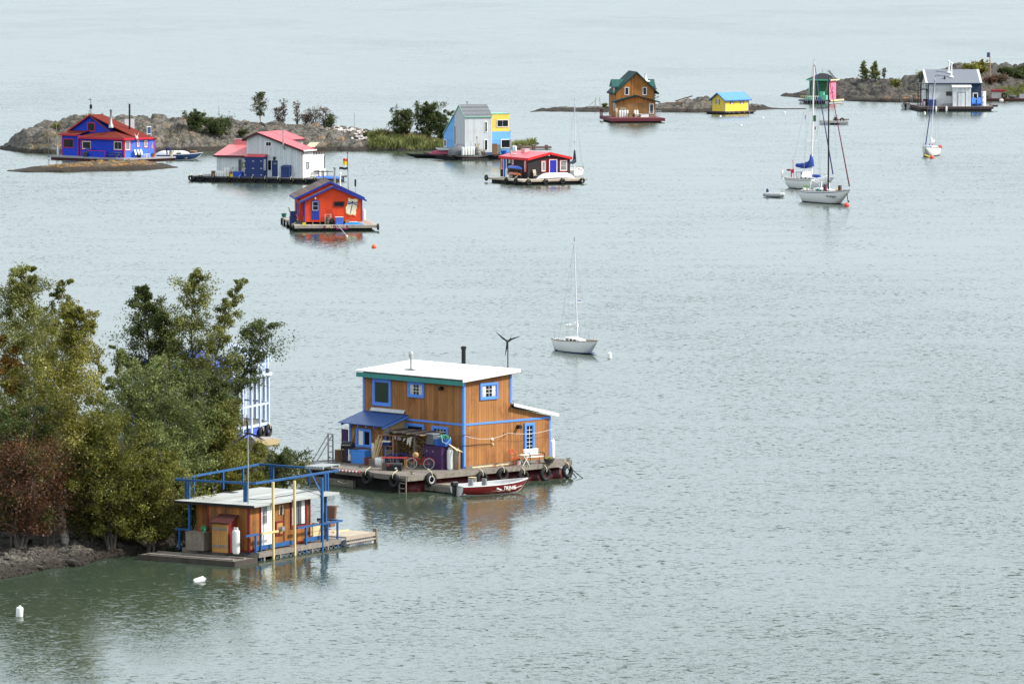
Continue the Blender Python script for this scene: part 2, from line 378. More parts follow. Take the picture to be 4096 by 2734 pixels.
def mk_crate(m,sx=.5,sy=.35,sz=.3,n=3):
 def f():
  t=thing('wooden_crate','','crate');h=sz/n
  MB().box(-sx/2+.02,sx/2-.02,-sy/2+.02,sy/2-.02,.0,.02).build('base',m,t)
  for k in range(n):
   b=MB();z0,z1=k*h+.012,(k+1)*h-.012
   b.box(-sx/2,sx/2,-sy/2,-sy/2+.02,z0,z1).box(-sx/2,sx/2,sy/2-.02,sy/2,z0,z1).box(-sx/2,-sx/2+.02,-sy/2+.02,sy/2-.02,z0,z1).box(sx/2-.02,sx/2,-sy/2+.02,sy/2-.02,z0,z1)
   b.build('slat_ring',m,t)
  return t
 return f
def mk_pot(m,r=.2,h=.25,leaf=None,lr=.25,lh=.3,seed=1,r0=.7):
 def f():
  t=thing('potted_plant','','potted plant')
  MB().lathe([(r*r0,0),(r,h),(r*1.08,h),(r*1.08,h+.03),(r*.85,h+.03),(r*.8,h-.02)],n=14).build('pot',m,t,smooth=True)
  rg=np.random.default_rng(seed);n=130;c=MB()
  for _ in range(n):
   a=rg.uniform(0,6.28);q=lr*rg.uniform(0,1)**.5;z=h+lh*rg.uniform(.1,1)*(1-.5*(q/lr)**2)
   p=Vector((q*math.cos(a),q*math.sin(a),z));d=Vector(rg.normal(size=3)).normalized()*.045;e=Vector(rg.normal(size=3)).normalized()*.03
   c.add([p-d,p-e,p+d,p+e],[(0,1,2,3)])
  c.build('leaves',leaf or greenleaf,t,fixn=False)
  return t
 return f
def mk_bin(m,r=.25,h=.7,lid=None):
 def f():
  t=thing('barrel','','barrel')
  MB().lathe([(r*.9,0),(r,.04),(r,h*.33),(r*1.04,h*.35),(r,h*.37),(r,h*.66),(r*1.04,h*.68),(r,h*.7),(r,h-.03),(r*.94,h)],n=16).build('body',m,t,smooth=True)
  if lid:MB().lathe([(r*1.05,h-.02),(r*1.05,h+.03),(r*.9,h+.05)],n=16).build('lid',lid,t,smooth=True)
  return t
 return f
def sec_hull(L,B,H,draft,stern,rise,k=12,n=16,fat=.75,dbl=False,off=0):
 P=[]
 for i in range(n+1):
  t=i/n
  if dbl:b=B/2*max(.02,(1-abs(2*t-1)**2.3))
  elif t<.45:b=B/2*(stern+(1-stern)*math.sin(math.pi/2*t/.45))
  else:b=B/2*max(.015,1-((t-.45)/.55)**2.3)
  e=(2*t-1)**2 if dbl else(t**2+.25*(1-t)**2)
  sh=H*(1+rise*e)
  kz=-draft
  if t>.72:kz+=(sh+draft)*((t-.72)/.28)**2*.96
  if dbl and t<.28:kz+=(sh+draft)*((.28-t)/.28)**2*.96
  if not dbl and t<.3 and stern<.85:kz+=draft*.8*((.3-t)/.3)**2
  x=L*(t-.5)+(L*.04*0)
  row=[]
  for j in range(k+1):
   a=math.pi*j/k;cc=math.cos(a);s_=math.sin(a)
   y=(b+off)*math.copysign(abs(cc)**fat,cc);z=sh-(sh-kz)*s_**.9-(off if False else 0)
   row.append(Vector((x,y,z)))
  P.append(row)
 return P
def hull_mb(P,inner=None,rows=None):
 n=len(P)-1;k=len(P[0])-1;mb=MB();vs=[p for r_ in P for p in r_];w=k+1
 js=range(k)if rows is None else rows
 fs=[(i*w+j,i*w+j+1,(i+1)*w+j+1,(i+1)*w+j)for i in range(n)for j in js]
 if rows is None:fs.append(tuple(range(w)))
 mb.add(vs,fs)
 return mb
def open_hull(name,parent,mo,mi,L,B,H,draft,stern,rise,wall=.05,dbl=False,floor=.1,k=12):
 P=sec_hull(L,B,H,draft,stern,rise,dbl=dbl,k=k)
 o=hull_mb(P).build(name,mo,parent,smooth=True)
 Q=[[Vector((p.x*.985,p.y*(1-wall*2/B)if True else 0,max(p.z+.0,-draft+floor)+(0 if j in(0,k)else.0)))for j,p in enumerate(r_)]for r_ in P]
 for r_,q_ in zip(P,Q):
  for j,q in enumerate(q_):
   q.z=max(r_[j].z,-draft+floor)if j not in(0,k)else r_[j].z
   if abs(q.y)>0 and j not in(0,k):q.y=r_[j].y*(1-wall*2.4/B)
 hull_mb(Q).build('inner_hull',mi,o,smooth=True)
 g=MB();w=k+1
 for e in(0,k):
  for i in range(len(P)-1):g.bar(P[i][e],P[i+1][e],wall*1.1,.05)
 g.bar(P[0][0],P[0][k],wall,.05)
 g.build('gunwale',mo if mo.name.startswith('white')else whitep,o)
 return o,P
def mk_canoe(m,L=5.0,B=.85,H=.36,flip=True,inner=None,rim=None,name='canoe',cat='canoe'):
 def f():
  t=thing(name,'',cat)
  P=sec_hull(L,B,H*.6,H*.4,1,.35,dbl=True,k=10)
  mb=hull_mb(P);
  Mx=Matrix.Translation((0,0,H*.7))@Matrix.Rotation(math.pi,4,'X')if flip else Matrix.Translation((0,0,H*.4))
  mb.xf(Mx).build('hull',m,t,smooth=True)
  Q=[[Vector((p.x*.98,p.y*.9,max(p.z,-H*.3)if j not in(0,10)else p.z))for j,p in enumerate(r_)]for r_ in P]
  hull_mb(Q).xf(Mx).build('inner_hull',inner or m,t,smooth=True)
  g=MB()
  for e in(0,10):
   for i in range(len(P)-1):g.bar(P[i][e],P[i+1][e],.04,.03)
  g.xf(Mx).build('gunwale',rim or greyplas,t)
  for q in(-.22,.2):MB().bar((L*q,-B*.4,H*.57),(L*q,B*.4,H*.57),.06,.03).xf(Mx).build('seat',brownp,t)
  return t
 return f
def mk_buoy_ball(m,r=.25):
 def f():
  t=thing('mooring_buoy','','buoy')
  MB().ball((0,0,r*.3),r,n=14,m=9).build('float',m,t,smooth=True)
  MB().lathe([(r*.2,r*1.25),(r*.16,r*1.45),(r*.05,r*1.45)],n=8).build('eye',m,t)
  return t
 return f
def mk_buoy_cyl(m,r=.16,h=.5):
 def f():
  t=thing('mooring_buoy','','buoy')
  MB().lathe([(r*.3,-h*.5),(r*.9,-h*.45),(r,-h*.35),(r,h*.35),(r*.9,h*.45),(r*.3,h*.5)],n=14).build('float',m,t,smooth=True)
  MB().torus((0,0,h*.52),.05,.018,ax='y',n=10,k=5).build('eye',m,t)
  return t
 return f
def mk_chair(m,seatm=None,arms=True,tall=.95):
 def f():
  t=thing('deck_chair','','chair');s=seatm or m
  MB().slab((-.25,-.24,.42),(.25,-.24,.42),(.25,.22,.39),(-.25,.22,.39),.03).build('seat',s,t)
  b=MB().add([(-.24,.22,.40),(.24,.22,.40),(.24,.42,tall),(-.24,.42,tall),(-.24,.25,.40),(.24,.25,.40),(.24,.45,tall),(-.24,.45,tall)],[(0,1,2,3),(7,6,5,4),(0,4,5,1),(1,5,6,2),(2,6,7,3),(3,7,4,0)])
  b.build('backrest',s,t)
  for x in(-.25,.25):
   MB().bar((x,-.23,0),(x,-.23,.62 if arms else.4),.03).build('leg',m,t);MB().bar((x,.3,0),(x,.22,.62 if arms else.4),.03).build('leg',m,t)
   if arms:MB().bar((x,-.28,.62),(x,.33,.66),.045,.03).build('armrest',m,t)
  return t
 return f
def mk_log(m,r=.22,h=.55):
 def f():
  t=thing('log_stump','','log')
  MB().lathe([(r*1.05,0),(r,.1),(r*.97,h)],n=12).build('bark',m,t);MB().lathe([(r*.93,h),(r*.93,h+.006)],n=12).build('cut_face',palewood,t)
  return t
 return f
def mk_turbine(h=2.4,r=.75,m=None,ang=20,polem=None):
 def f():
  t=thing('wind_turbine','','wind turbine');mm=m or black
  MB().tube((0,0,0),(0,0,h),.035).build('pole',polem or mm,t)
  MB().tube((0,-.12,h+.05),(0,.25,h+.05),.09,.06).ball((0,-.14,h+.05),.09).build('hub',mm,t,smooth=True)
  MB().add([(0,.2,h+.0),(0,.6,h-.02),(0,.66,h+.25),(0,.5,h+.22),(.01,.2,h+.0),(.01,.6,h-.02),(.01,.66,h+.25),(.01,.5,h+.22)],[(0,1,2,3),(7,6,5,4),(0,4,5,1),(1,5,6,2),(2,6,7,3),(3,7,4,0)]).build('tail_fin',mm,t)
  for k in range(3):
   a=R(ang+120*k);c,s=math.cos(a),math.sin(a);px=Vector((c,0,s));nx=Vector((-s,0,c));o=Vector((0,-.15,h+.05));q=Vector((0,.012,0))
   pts=[o+px*.06+nx*.05,o+px*r*.35+nx*.075,o+px*r+nx*.01,o+px*r-nx*.015,o+px*r*.35-nx*.03,o+px*.06-nx*.04]
   MB().add([p-q for p in pts]+[p+q for p in pts],[(0,1,2,3,4,5),(11,10,9,8,7,6)]+[(i,(i+1)%6,(i+1)%6+6,i+6)for i in range(6)]).build('blade',mm,t)
  return t
 return f
def gable_roof(H,ax,a0,a1,ar,z0,z1,zr,b0,b1,t,m,fas=None,ft=.16,label=None):
 """ridge runs along ax; a: across, b: along; returns the roof part"""
 def P(a,b,z):return(a,b,z)if ax=='y' else(b,a,z)
 mb=MB();F=[]
 for(e,ze,s)in((a0,z0,1),(a1,z1,-1)):
  q=[P(e,b0,ze),P(ar,b0,zr),P(ar,b1,zr),P(e,b1,ze)]
  if(s<0)^(ax=='x'):q=q[::-1]
  mb.slab(*q,t)
  for bb,w in((b0,-.035),(b1,.035)):
   c=[P(e,bb,ze+.01),P(ar,bb,zr+.01),P(ar,bb+w,zr+.01),P(e,bb+w,ze+.01)];F.append(MB().slab(*c,t+ft))
  c=[P(e-s*.035,b0,ze),P(e,b0,ze),P(e,b1,ze),P(e-s*.035,b1,ze)];F.append(MB().slab(*c,t+ft))
 ro=mb.build('roof',m,H.root,label=label)
 if fas:
  for f in F:f.build('fascia',fas,ro)
 return ro
def tyres(H,face,uvs,off,where,r=.33,key='tyre',wall=None,z=None):
 """tyres hung on the dock edge; face R or L, off = plane of the dock edge"""
 k=key+face+str(r)
 for i,uv in enumerate(uvs):
  if face=='R':x,zz=H.Rr(uv,off-.12);p=H.W(x,off-.12,zz)
  else:y,zz=H.Lr(uv,off-.12);p=H.W(off-.12,y,zz)
  inst(k,mk_tyre(r,ax='y' if face=='R' else 'x',wall=wall),ORD[i]+' tyre from the left '+where,p,H.yaw,'tyre fenders '+where)
def deck_box(H,m,x0,x1,y0,y1,zt,th=.12,beam=None,bh=.22,fl=None,flm=None,ins=.35,name='deck'):
 H.part(name,m,MB().box(x0,x1,y0,y1,zt-.06,zt))
 if beam:
  for b in bxs((x0-.05,x1+.05,y0-.05,y0-.002,zt-bh,zt-.008),(x0-.05,x0-.002,y0,y1,zt-bh,zt-.008),(x1+.002,x1+.05,y0,y1,zt-bh,zt-.008)):H.part('deck_beam',beam,b)
 if flm:H.part('float',flm,MB().box(x0+ins,x1-ins,y0+ins*.8,y1-ins,-.4,zt-.062))
def person(loc,rz,jacket,trouser,skin,joints,label):
 """one continuous skinned body; joints = list of (name, xyz, radius), edges by index"""
 pts,edges=joints
 me=bpy.data.meshes.new('person');me.from_pydata([p for p,r in pts],edges,[])
 o=bpy.data.objects.new('person',me);COL.objects.link(o);me.materials.append(trouser)
 sk=o.modifiers.new('skin','SKIN');sk.use_smooth_shade=True
 for i,(p,r)in enumerate(pts):me.skin_vertices[0].data[i].radius=(r,r)
 me.skin_vertices[0].data[0].use_root=True
 su=o.modifiers.new('sub','SUBSURF');su.levels=1;su.render_levels=1
 o.location=loc;o.rotation_euler=(0,0,rz);tag(o,label,'person');return o
DECKW=lambda n='grey_deck_boards',ax='y':mat(n+'_'+ax,(.20,.17,.145),rough=.85,var=.22,scale=3,groove=(ax,.145),gdark=.35,dirt=(.10,.085,.07),dirt_at=.56)
siding=mat('brown_siding',(.35,.15,.045),rough=.75,var=.13,scale=1.6,groove=('xy',.2,'',.07),gdark=.4,dirt=(.24,.092,.026),dirt_at=.5)
bluetrim=mat('bright_blue_paint',(.10,.27,.78),rough=.5,var=.06)
teal=mat('teal_paint',(.045,.25,.22),rough=.6)
whiteroof=mat('white_metal_roof',(.82,.82,.80),rough=.35,var=.05,groove=('x',.09,'rib'),metal=0)
whitep=mat('white_paint',(.80,.80,.77),rough=.5,var=.06,dirt=(.55,.52,.47),dirt_at=.66)
navyroof=mat('navy_corrugated_roof',(.02,.075,.25),rough=.4,var=.12,groove=('y',.1,'rib'))
ply=mat('raw_plywood',(.36,.25,.13),rough=.8,var=.18,scale=4)
purple=mat('purple_paint',(.045,.012,.07),rough=.55,var=.12)
glass=glassy('window_glass')
black=mat('black_metal',(.012,.012,.013),rough=.4,var=.2,metal=0)
rubber=mat('tyre_rubber',(.014,.014,.015),rough=.75,var=.3)
steel=mat('galvanised_steel',(.42,.43,.43),rough=.4,metal=.6,var=.2)
rust=mat('rusty_steel',(.28,.24,.18),rough=.8,var=.2,scale=5,dirt=(.20,.075,.03),dirt_at=.5,stretch=(1,1,.2))
oldwood=mat('weathered_timber',(.21,.185,.155),rough=.9,var=.25,scale=4,stretch=(1,1,1),dirt=(.11,.09,.07),dirt_at=.55)
palewood=mat('new_pale_timber',(.62,.47,.26),rough=.7,var=.12,scale=4)
redhull=mat('dull_red_hull',(.10,.012,.016),rough=.5,var=.25,scale=1.5,dirt=(.25,.10,.09),dirt_at=.60)
H=HB('brown_houseboat','large brown two storey houseboat with bright blue window frames and flat white roof',Z1(1203,1197),1.0,R(43.5))
H1=H
X1,zt=H.Rr(Z1(1600,385));zn=H.Rr(Z1(1205,458))[1];Y1=H.Lr(Z1(362,700))[0]
X2,zl2=H.Rr(Z1(1925,757));zl1=H.Rr(Z1(1600,690))[1];zd=H.zd
H.part('wall',siding,MB().prism([(0,zd),(X1,zd),(X1,zt),(0,zn)],'y',0,Y1))
H.part('lean_to_wall',siding,MB().prism([(X1+.003,zd),(X2,zd),(X2,zl2),(X1+.003,zl1)],'y',0,Y1*.97))
sl=(zt-zn)/X1
def rz_(x):return zn+.10+sl*x
rf=MB().slab((-.35,-.3,rz_(-.35)),(X1+.45,-.3,rz_(X1+.45)),(X1+.45,Y1+.35,rz_(X1+.45)),(-.35,Y1+.35,rz_(-.35)),.05)
roof=H.part('roof',whiteroof,rf)
mb=MB().slab((-.36,-.33,rz_(-.36)+.01),(X1+.46,-.33,rz_(X1+.46)+.01),(X1+.46,-.28,rz_(X1+.46)+.01),(-.36,-.28,rz_(-.36)+.01),.2)
mb.slab((X1+.42,-.28,rz_(X1+.42)),(X1+.47,-.28,rz_(X1+.47)),(X1+.47,Y1+.3,rz_(X1+.47)),(X1+.42,Y1+.3,rz_(X1+.42)),.2)
mb.build('rake_board',whitep,roof)
mb=MB().box(-.30,-.25,-.26,Y1+.3,zn-.33,zn-.055+.0)
H.part('fascia',teal,mb)
H.part('soffit',siding,MB().slab((-.25,-.25,zn-.06),(X1+.35,-.25,rz_(X1+.35)-.19),(X1+.35,0,rz_(X1+.35)-.19),(-.25,0,zn-.06),.05).box(-.25,-.002,0,Y1,zn-.12,zn-.07))
l1=zl1+.28;l2=zl2+.16
H.part('lean_to_roof',whiteroof,MB().slab((X1-.02,-.25,l1),(X2+.45,-.25,l2-.04),(X2+.45,Y1,l2-.04),(X1-.02,Y1,l1),.05))
H.part('rake_board',whitep,MB().slab((X1-.03,-.29,l1+.01),(X2+.46,-.29,l2-.03),(X2+.46,-.252,l2-.03),(X1-.03,-.252,l1+.01),.18))
H.part('soffit',siding,MB().slab((X1,-.25,l1-.06),(X2+.4,-.25,l2-.1),(X2+.4,0,l2-.1),(X1,0,l1-.06),.05))
bz=H.Rr(Z1(1213,832))[1];bw=.13
for c in(MB().box(-.03,bw,-.03,-.001,zd,zn-.03).box(-.031,-.001,-.031,bw,zd,zn-.1),MB().box(-.03,-.001,Y1-bw,Y1+.02,zd,zn-.1),MB().box(X1-.10,X1+.03,-.03,-.001,zl1+.3,zt-.05),MB().box(X2-.10,X2+.03,-.03,-.001,zd,zl2-.02)):
 H.part('corner_board',bluetrim,c)
by=H.Lr(Z1(722,785))[0]
H.part('belt_board',bluetrim,MB().box(bw,X2-.1,-.034,-.001,bz-.06,bz+.06).box(-.034,-.001,bw,by,bz-.06,bz+.06))
cu=mat('lace_curtain',(.55,.53,.5),rough=.9,var=.3,scale=5)
wk=dict(w=.14,sash=bluetrim,sw=.04,d=.07)
H.winpx('L',Z1(443,441),Z1(597,682),bluetrim,glassy('green_window_glass',(.018,.035,.018)),w=.17,sash=bluetrim,label='large blue framed picture window')
H.winpx('L',Z1(738,466),Z1(874,610),bluetrim,glass,mull=(3,2),mmat=whitep,curtain=cu,**wk)
H.winpx('L',Z1(719,814),Z1(874,918),bluetrim,glass,**wk)
H.winpx('L',Z1(939,838),Z1(1075,975),bluetrim,glass,mull=(3,3),mmat=whitep,**wk)
H.winpx('R',Z1(1336,486),Z1(1486,614),bluetrim,glass,mull=(3,2),mmat=whitep,curtain=cu,**wk)
H.winpx('R',Z1(1707,820),Z1(1792,1062),bluetrim,glass,mull=(1,5),mmat=whitep,**wk)
for f,uv in(('L',Z1(1025,527)),('R',Z1(1652,848))):
 if f=='L':y,z=H.Lr(uv);m_=MB().tube((0,y,z),(-.28,y,z),.12).tube((-.28,y,z),(-.29,y,z),.09);
 else:x,z=H.Rr(uv);m_=MB().tube((x,0,z),(x,-.28,z),.12)
 H.part('exhaust_vent',black,m_,smooth=True)
for uv,mm in((Z1(1437,953),whitep),(Z1(1440,994),palewood)):
 x,z=H.Rr(uv);H.part('wall_lamp',mm,MB().lathe([(.09,0),(.09,-.04),(.045,-.05),(.045,-.12)],(x,0,z),ax='y'),smooth=True)
def on_roof(uv):
 d=ray(*uv);p0=H.W(0,0,rz_(0));nrm=(-sl*H.ex+Vector((0,0,1))).normalized()
 t=(p0-ORG).dot(nrm)/d.dot(nrm);return H.loc(ORG+d*t)
p=on_roof(Z1(762,372))
v=H.part('roof_vent',steel,MB().tube((p.x,p.y,p.z-.05),(p.x,p.y,p.z+.75),.07).lathe([(.13,.72),(.15,.8),(.15,1.0),(.1,1.08)],(p.x,p.y,p.z)),smooth=True)
MB().cbox((p.x,p.y,p.z+.02),(.45,.8,.03)).build('flashing',mat('dark_flashing',(.14,.13,.12)),v)
cxx,czz=H.Rr(Z1(1201,180),Y1*.9)
H.part('chimney',black,MB().tube((cxx,Y1*.9,czz-1.6),(cxx,Y1*.9,czz-.1),.13).lathe([(.17,-.14),(.17,0),(.1,.04)],(cxx,Y1*.9,czz)),smooth=True)
dx=1.55
ya,_=H.Lr(Z1(558,900),-dx);yb,_=H.Lr(Z1(248,900),-dx);ysw=H.Lr(Z1(716,820))[0]
ya=ysw;zpe=H.Lr(Z1(515,845),-dx-.45)[1];zpw=H.Lr(Z1(716,748))[1]
pw=MB().prism([(-dx,zd),(-.002,zd),(-.002,zpw-.12),(-dx,zpe+.02)],'y',ya,yb)
H.part('porch_wall',siding,pw)
H.part('porch_side_panel',ply,MB().prism([(-dx+.1,zd+.1),(-.004,zd+.1),(-.004,zpw-.14),(-dx+.1,zpe+.0)],'y',ya-.02,ya-.002))
slp=(zpw-zpe)/(dx+.45)
H.part('porch_roof',navyroof,MB().slab((-dx-.5,ya-.25,zpe),(0.0,ya-.25,zpw+.02),(0.0,yb+.5,zpw+.02),(-dx-.5,yb+.5,zpe),.04))
H.part('roof_flashing',steel,MB().slab((-.12,ya+.05,zpw+.08),(-.003,ya+.05,zpw+.26),(-.003,yb-.2,zpw+.26),(-.12,yb-.2,zpw+.08),.03))
n=6
for i in range(n):
 y=ya-.12+(yb+.45-ya)*i/(n-1)*.98
 H.part('rafter',bluetrim,MB().slab((-dx-.42,y,zpe+.0-.04),(-dx+.1,y,zpe+.5*slp-.04),(-dx+.1,y+.06,zpe+.5*slp-.04),(-dx-.42,y+.06,zpe-.04),.14))
H.part('rake_board',bluetrim,MB().slab((-dx-.42,ya-.22,zpe-.04),(-.0,ya-.22,zpw-.04),(-.0,ya-.17,zpw-.04),(-dx-.42,ya-.17,zpe-.04),.12))
for c in bxs((-dx-.03,-dx-.001,ya-.02,ya+.12,zd,zpe-.05),(-dx-.03,-dx-.001,yb-.12,yb+.02,zd,zpe-.05)):H.part('corner_board',bluetrim,c)
pwn=H.winpx('L',Z27(418,537),Z27(722,936),bluetrim,glass,w=.13,sash=bluetrim,sw=.05,off=-dx,label='double casement window of the porch')
y0,z0=H.Lr(Z27(475,590),-dx);y1_,z1_=H.Lr(Z27(560,880),-dx)
MB().box(-dx-.05,-dx-.012,min(y0,y1_),max(y0,y1_),min(z0,z1_),max(z0,z1_)).build('white_blind',whitep,pwn)
y2,_=H.Lr(Z27(575,700),-dx)
MB().box(-dx-.06,-dx-.012,y2-.05,y2+.05,z1_,z0).build('mullion',bluetrim,pwn)
yd0,zdt=H.Lr(Z27(150,555),-dx-.02)
H.part('door',purple,MB().box(-dx-.12,-dx-.06,yb+.05,yd0,zd,zdt))
xd0,yd0=H.G(Z1(733,1262));XR=H.Rr(Z1(2137,1160),yd0)[0];YL=H.Lr(Z1(130,1200),xd0)[0]
xr2=H.Rr(Z1(2060,1165),yd0)[0]
dk=MB().box(xd0,xr2,yd0,Y1+.6,zd-.07,zd)
H.part('deck',DECKW('grey_deck_boards','x'),dk)
H.part('deck',DECKW('grey_deck_boards','y'),MB().box(xr2+.004,XR,yd0+.4,Y1+.6,zd-.07,zd+.004))
if YL>Y1+.6:H.part('deck',DECKW('grey_deck_boards','x'),MB().box(xd0,-.3,Y1+.604,YL,zd-.07,zd+.0))
H.part('deck_beam',oldwood,MB().box(xd0-.06,xr2,yd0-.06,yd0-.003,zd-.30,zd-.01).box(xd0-.06,xd0-.003,yd0,YL,zd-.30,zd-.01).box(xr2+.003,xr2+.06,yd0,Y1,zd-.30,zd-.02).box(xr2+.07,XR+.05,yd0+.34,yd0+.396,zd-.28,zd+.01).box(XR+.003,XR+.05,yd0+.4,Y1+.6,zd-.28,zd+.01))
def pontoon(y,xa,xb,r=.55):
 return MB().lathe([(.1,0),(.42*r/.55,.25),(r,.7),(r,(xb-xa)-.7),(.42*r/.55,(xb-xa)-.25),(.1,xb-xa)],(xa,y,.12),ax='x',n=16)
H.part('pontoon',redhull,pontoon(yd0+.9,xd0+.5,XR-.2),smooth=True)
H.part('pontoon',redhull,pontoon(Y1*.8,xd0+.5,XR-.2),smooth=True)
H.part('float',mat('tarred_float',(.014,.010,.010),rough=.8,var=.3),MB().box(xd0+.35,xd0+1.2,yd0+1.0,Y1,-.5,zd-.32))
jb=MB()
for k in range(12):
 x=xd0+.4+k*(xr2-xd0-.6)/11;jb.box(x,x+.06,yd0+.02,Y1,zd-.32,zd-.075)
H.part('joist',oldwood,jb)
H.part('baseboard',oldwood,MB().box(.05,X2,-.10,-.035,zd,zd+.13))
def wallmat(n,c,g=None,**k):k.setdefault('var',.15);k.setdefault('dirt',tuple(x*.62+.012 for x in c));k.setdefault('dirt_at',.57);return mat(n,c,rough=.75,scale=1.1,groove=g,**k)
glass=glassy('window_glass');greyglass=glassy('pale_window_glass',(.20,.20,.21),rough=.2)
floatm=mat('dark_float',(.02,.02,.022),rough=.8,var=.3)
orange=wallmat('orange_wall',(.66,.055,.012));oblue=mat('cobalt_trim',(.012,.035,.30),rough=.5,var=.1)
shing=mat('brown_shingles',(.13,.085,.07),rough=.9,var=.25,scale=6,groove=('z',.11,'',.15),gdark=.7)
H=HB('orange_houseboat','orange houseboat with cobalt trim, brown shingle roof and dragonfly panel',Z7(597,1296),.65,R(7));H3=H
zb=H.zd+.27;XR=H.Rr(Z7(1607,1250))[0];ze=H.Rr(Z7(597,880))[1];xr,zr=H.Rr(Z7(1095,640));zer=H.Rr(Z7(1607,850))[1]
H.part('wall',orange,MB().prism([(0,zb),(XR,zb),(XR,zer),(xr,zr),(0,ze)],'y',0,1.35))
ym=1.35;zr2=H.Rr(Z7(1045,556),ym-.25)[1]+.08;xr2=H.Rr(Z7(1045,575),ym-.25)[0];s_=(zr-ze)/xr
Ly=8.2
H.part('wall',orange,MB().prism([(-.35,zb),(XR+.1,zb),(XR+.1,zr2-(XR+.1-xr2)*s_-.12),(xr2,zr2-.12),(-.35,zr2-(xr2+.35)*s_-.12)],'y',ym+.002,Ly))
ov=.42
gable_roof(H,'y',-ov,XR+ov,xr,ze-ov*s_+.1,zer-ov*s_+.1,zr+.1,-.3,ym-.3,.06,shing,oblue,.12)
gable_roof(H,'y',-.35-ov*1.2,XR+.1+ov*.6,xr2,zr2-(xr2+.35+ov*1.2)*s_,zr2-(XR+.1+ov*.6-xr2)*s_,zr2,ym-.28,Ly+.3,.06,shing,oblue,.16)
H.part('corner_board',oblue,MB().box(-.02,.1,-.03,-.002,zb,ze));H.part('corner_board',oblue,MB().box(XR-.08,XR+.02,-.03,-.002,zb,zer))
x0,z1=H.Rr(Z7(727,878));x1,z0=H.Rr(Z7(860,1213))
d=H.part('door',oblue,MB().box(x0,x1,-.05,-.002,z0,z1))
H.winpx('R',Z7(733,888),Z7(850,1060),oblue,glass,w=.05,sash=whitep,sw=.04,mull=(0,1),parent=d,d=.03,off=-.052)
H.winpx('R',Z7(1108,896),Z7(1295,988),mat('maroon_paint',(.12,.015,.02)),glass,w=.09,label='small dark red framed window')
for a,b_,c,e in((2.2,2.9,1.2,2.4),(4.6,5.6,1.0,2.6)):
 H.window('L',a,b_,zb+.5,zb+1.9,oblue,glass,off=-.35,w=.12)
H.window('L',.35,.85,zb+.6,zb+1.8,oblue,greyglass,off=0,w=.06)
x,z=H.Rr(Z7(787,825));H.part('wall_lamp',whitep,MB().lathe([(.05,.06),(.1,-.02),(.1,-.14),(.04,-.2)],(x,-.1,z)))
cream=mat('cream_panel',(.82,.76,.55),rough=.6,var=.08);burnt=mat('burnt_orange_edge',(.70,.25,.03),rough=.6,var=.2);dblue=mat('dragonfly_blue',(.02,.08,.28),rough=.5)
dpx=[(1353,824),(1395,838),(1440,850),(1490,838),(1550,858),(1515,895),(1530,920),(1515,985),(1525,1010),(1500,1060),(1505,1100),(1492,1155),(1440,1130),(1405,1140),(1330,1118),(1312,1090),(1318,1060),(1312,1010),(1335,960),(1350,905),(1362,870)]
def jag(pts,sc,seed):
 rg=random.Random(seed);out=[];cx=sum(p[0]for p in pts)/len(pts);cy=sum(p[1]for p in pts)/len(pts)
 for i,p in enumerate(pts):
  q=pts[(i+1)%len(pts)]
  for k in range(3):
   t=k/3;x=p[0]+(q[0]-p[0])*t;y=p[1]+(q[1]-p[1])*t;f=sc*(1+rg.uniform(-.03,.03));out.append((cx+(x-cx)*f,cy+(y-cy)*f))
 return out
P=thing('dragonfly_panel','cream wall panel with burnt edges and a blue dragonfly on the orange house','painted panel',H.W(0,0,0),H.yaw)
MB().prism([H.Rr(Z7(*p))for p in jag(dpx,1.0,3)],'y',-.045,-.005).build('backing',burnt,P)
MB().prism([H.Rr(Z7(*p))for p in jag(dpx,.9,5)],'y',-.052,-.046).build('face',cream,P)
def flat(pts,y0,y1):return MB().prism([H.Rr(Z7(*p))for p in pts],'y',y0,y1)
flat([(1432,900),(1440,900),(1436,960),(1403,1112),(1395,1112),(1422,960)],-.066,-.053).build('body',black,P)
flat([(1420,890),(1450,890),(1452,915),(1440,930),(1425,928)],-.067,-.054).build('head',black,P)
for q in([(1428,915),(1400,905),(1358,892),(1350,902),(1370,918),(1425,925)],[(1428,925),(1390,925),(1348,925),(1345,938),(1375,948),(1420,935)],[(1450,915),(1480,910),(1520,915),(1525,928),(1490,932),(1450,925)],[(1450,928),(1480,938),(1515,945),(1510,962),(1475,958),(1450,938)]):
 flat(q,-.064,-.053).build('wing',dblue,P)
for q in([(1405,862),(1399,880),(1410,893),(1414,893),(1403,880),(1409,862)],[(1478,872),(1470,885),(1476,905),(1480,905),(1474,885),(1482,872)]):
 flat(q,-.062,-.053).build('antenna',black,P)
odeck=mat('pale_grey_deck',(.34,.31,.27),rough=.85,var=.2,scale=3,groove=('x',.15),gdark=.5)
X0,Y0=H.G(Z7(437,1316));XE=H.Rr(Z7(1868,1312),Y0)[0];YE=H.Lr(Z7(180,1178),X0)[0]
YE=min(YE,14)
deck_box(H,odeck,X0,XE,Y0,YE,H.zd,beam=mat('pale_grey_beam',(.33,.29,.24),rough=.85,var=.2),bh=.30,flm=floatm,ins=.5)
jb=MB()
for k in range(8):jb.box(.1+k*XR/8,.2+k*XR/8,.02,Ly,H.zd,zb-.005)
H.part('floor_joist',oldwood,jb)
tyres(H,'L',[Z7(205,1240),Z7(252,1268),Z7(305,1300),Z7(360,1330),Z7(405,1350)][::1],X0,'along the left side of the orange house dock',r=.36,key='otyre')
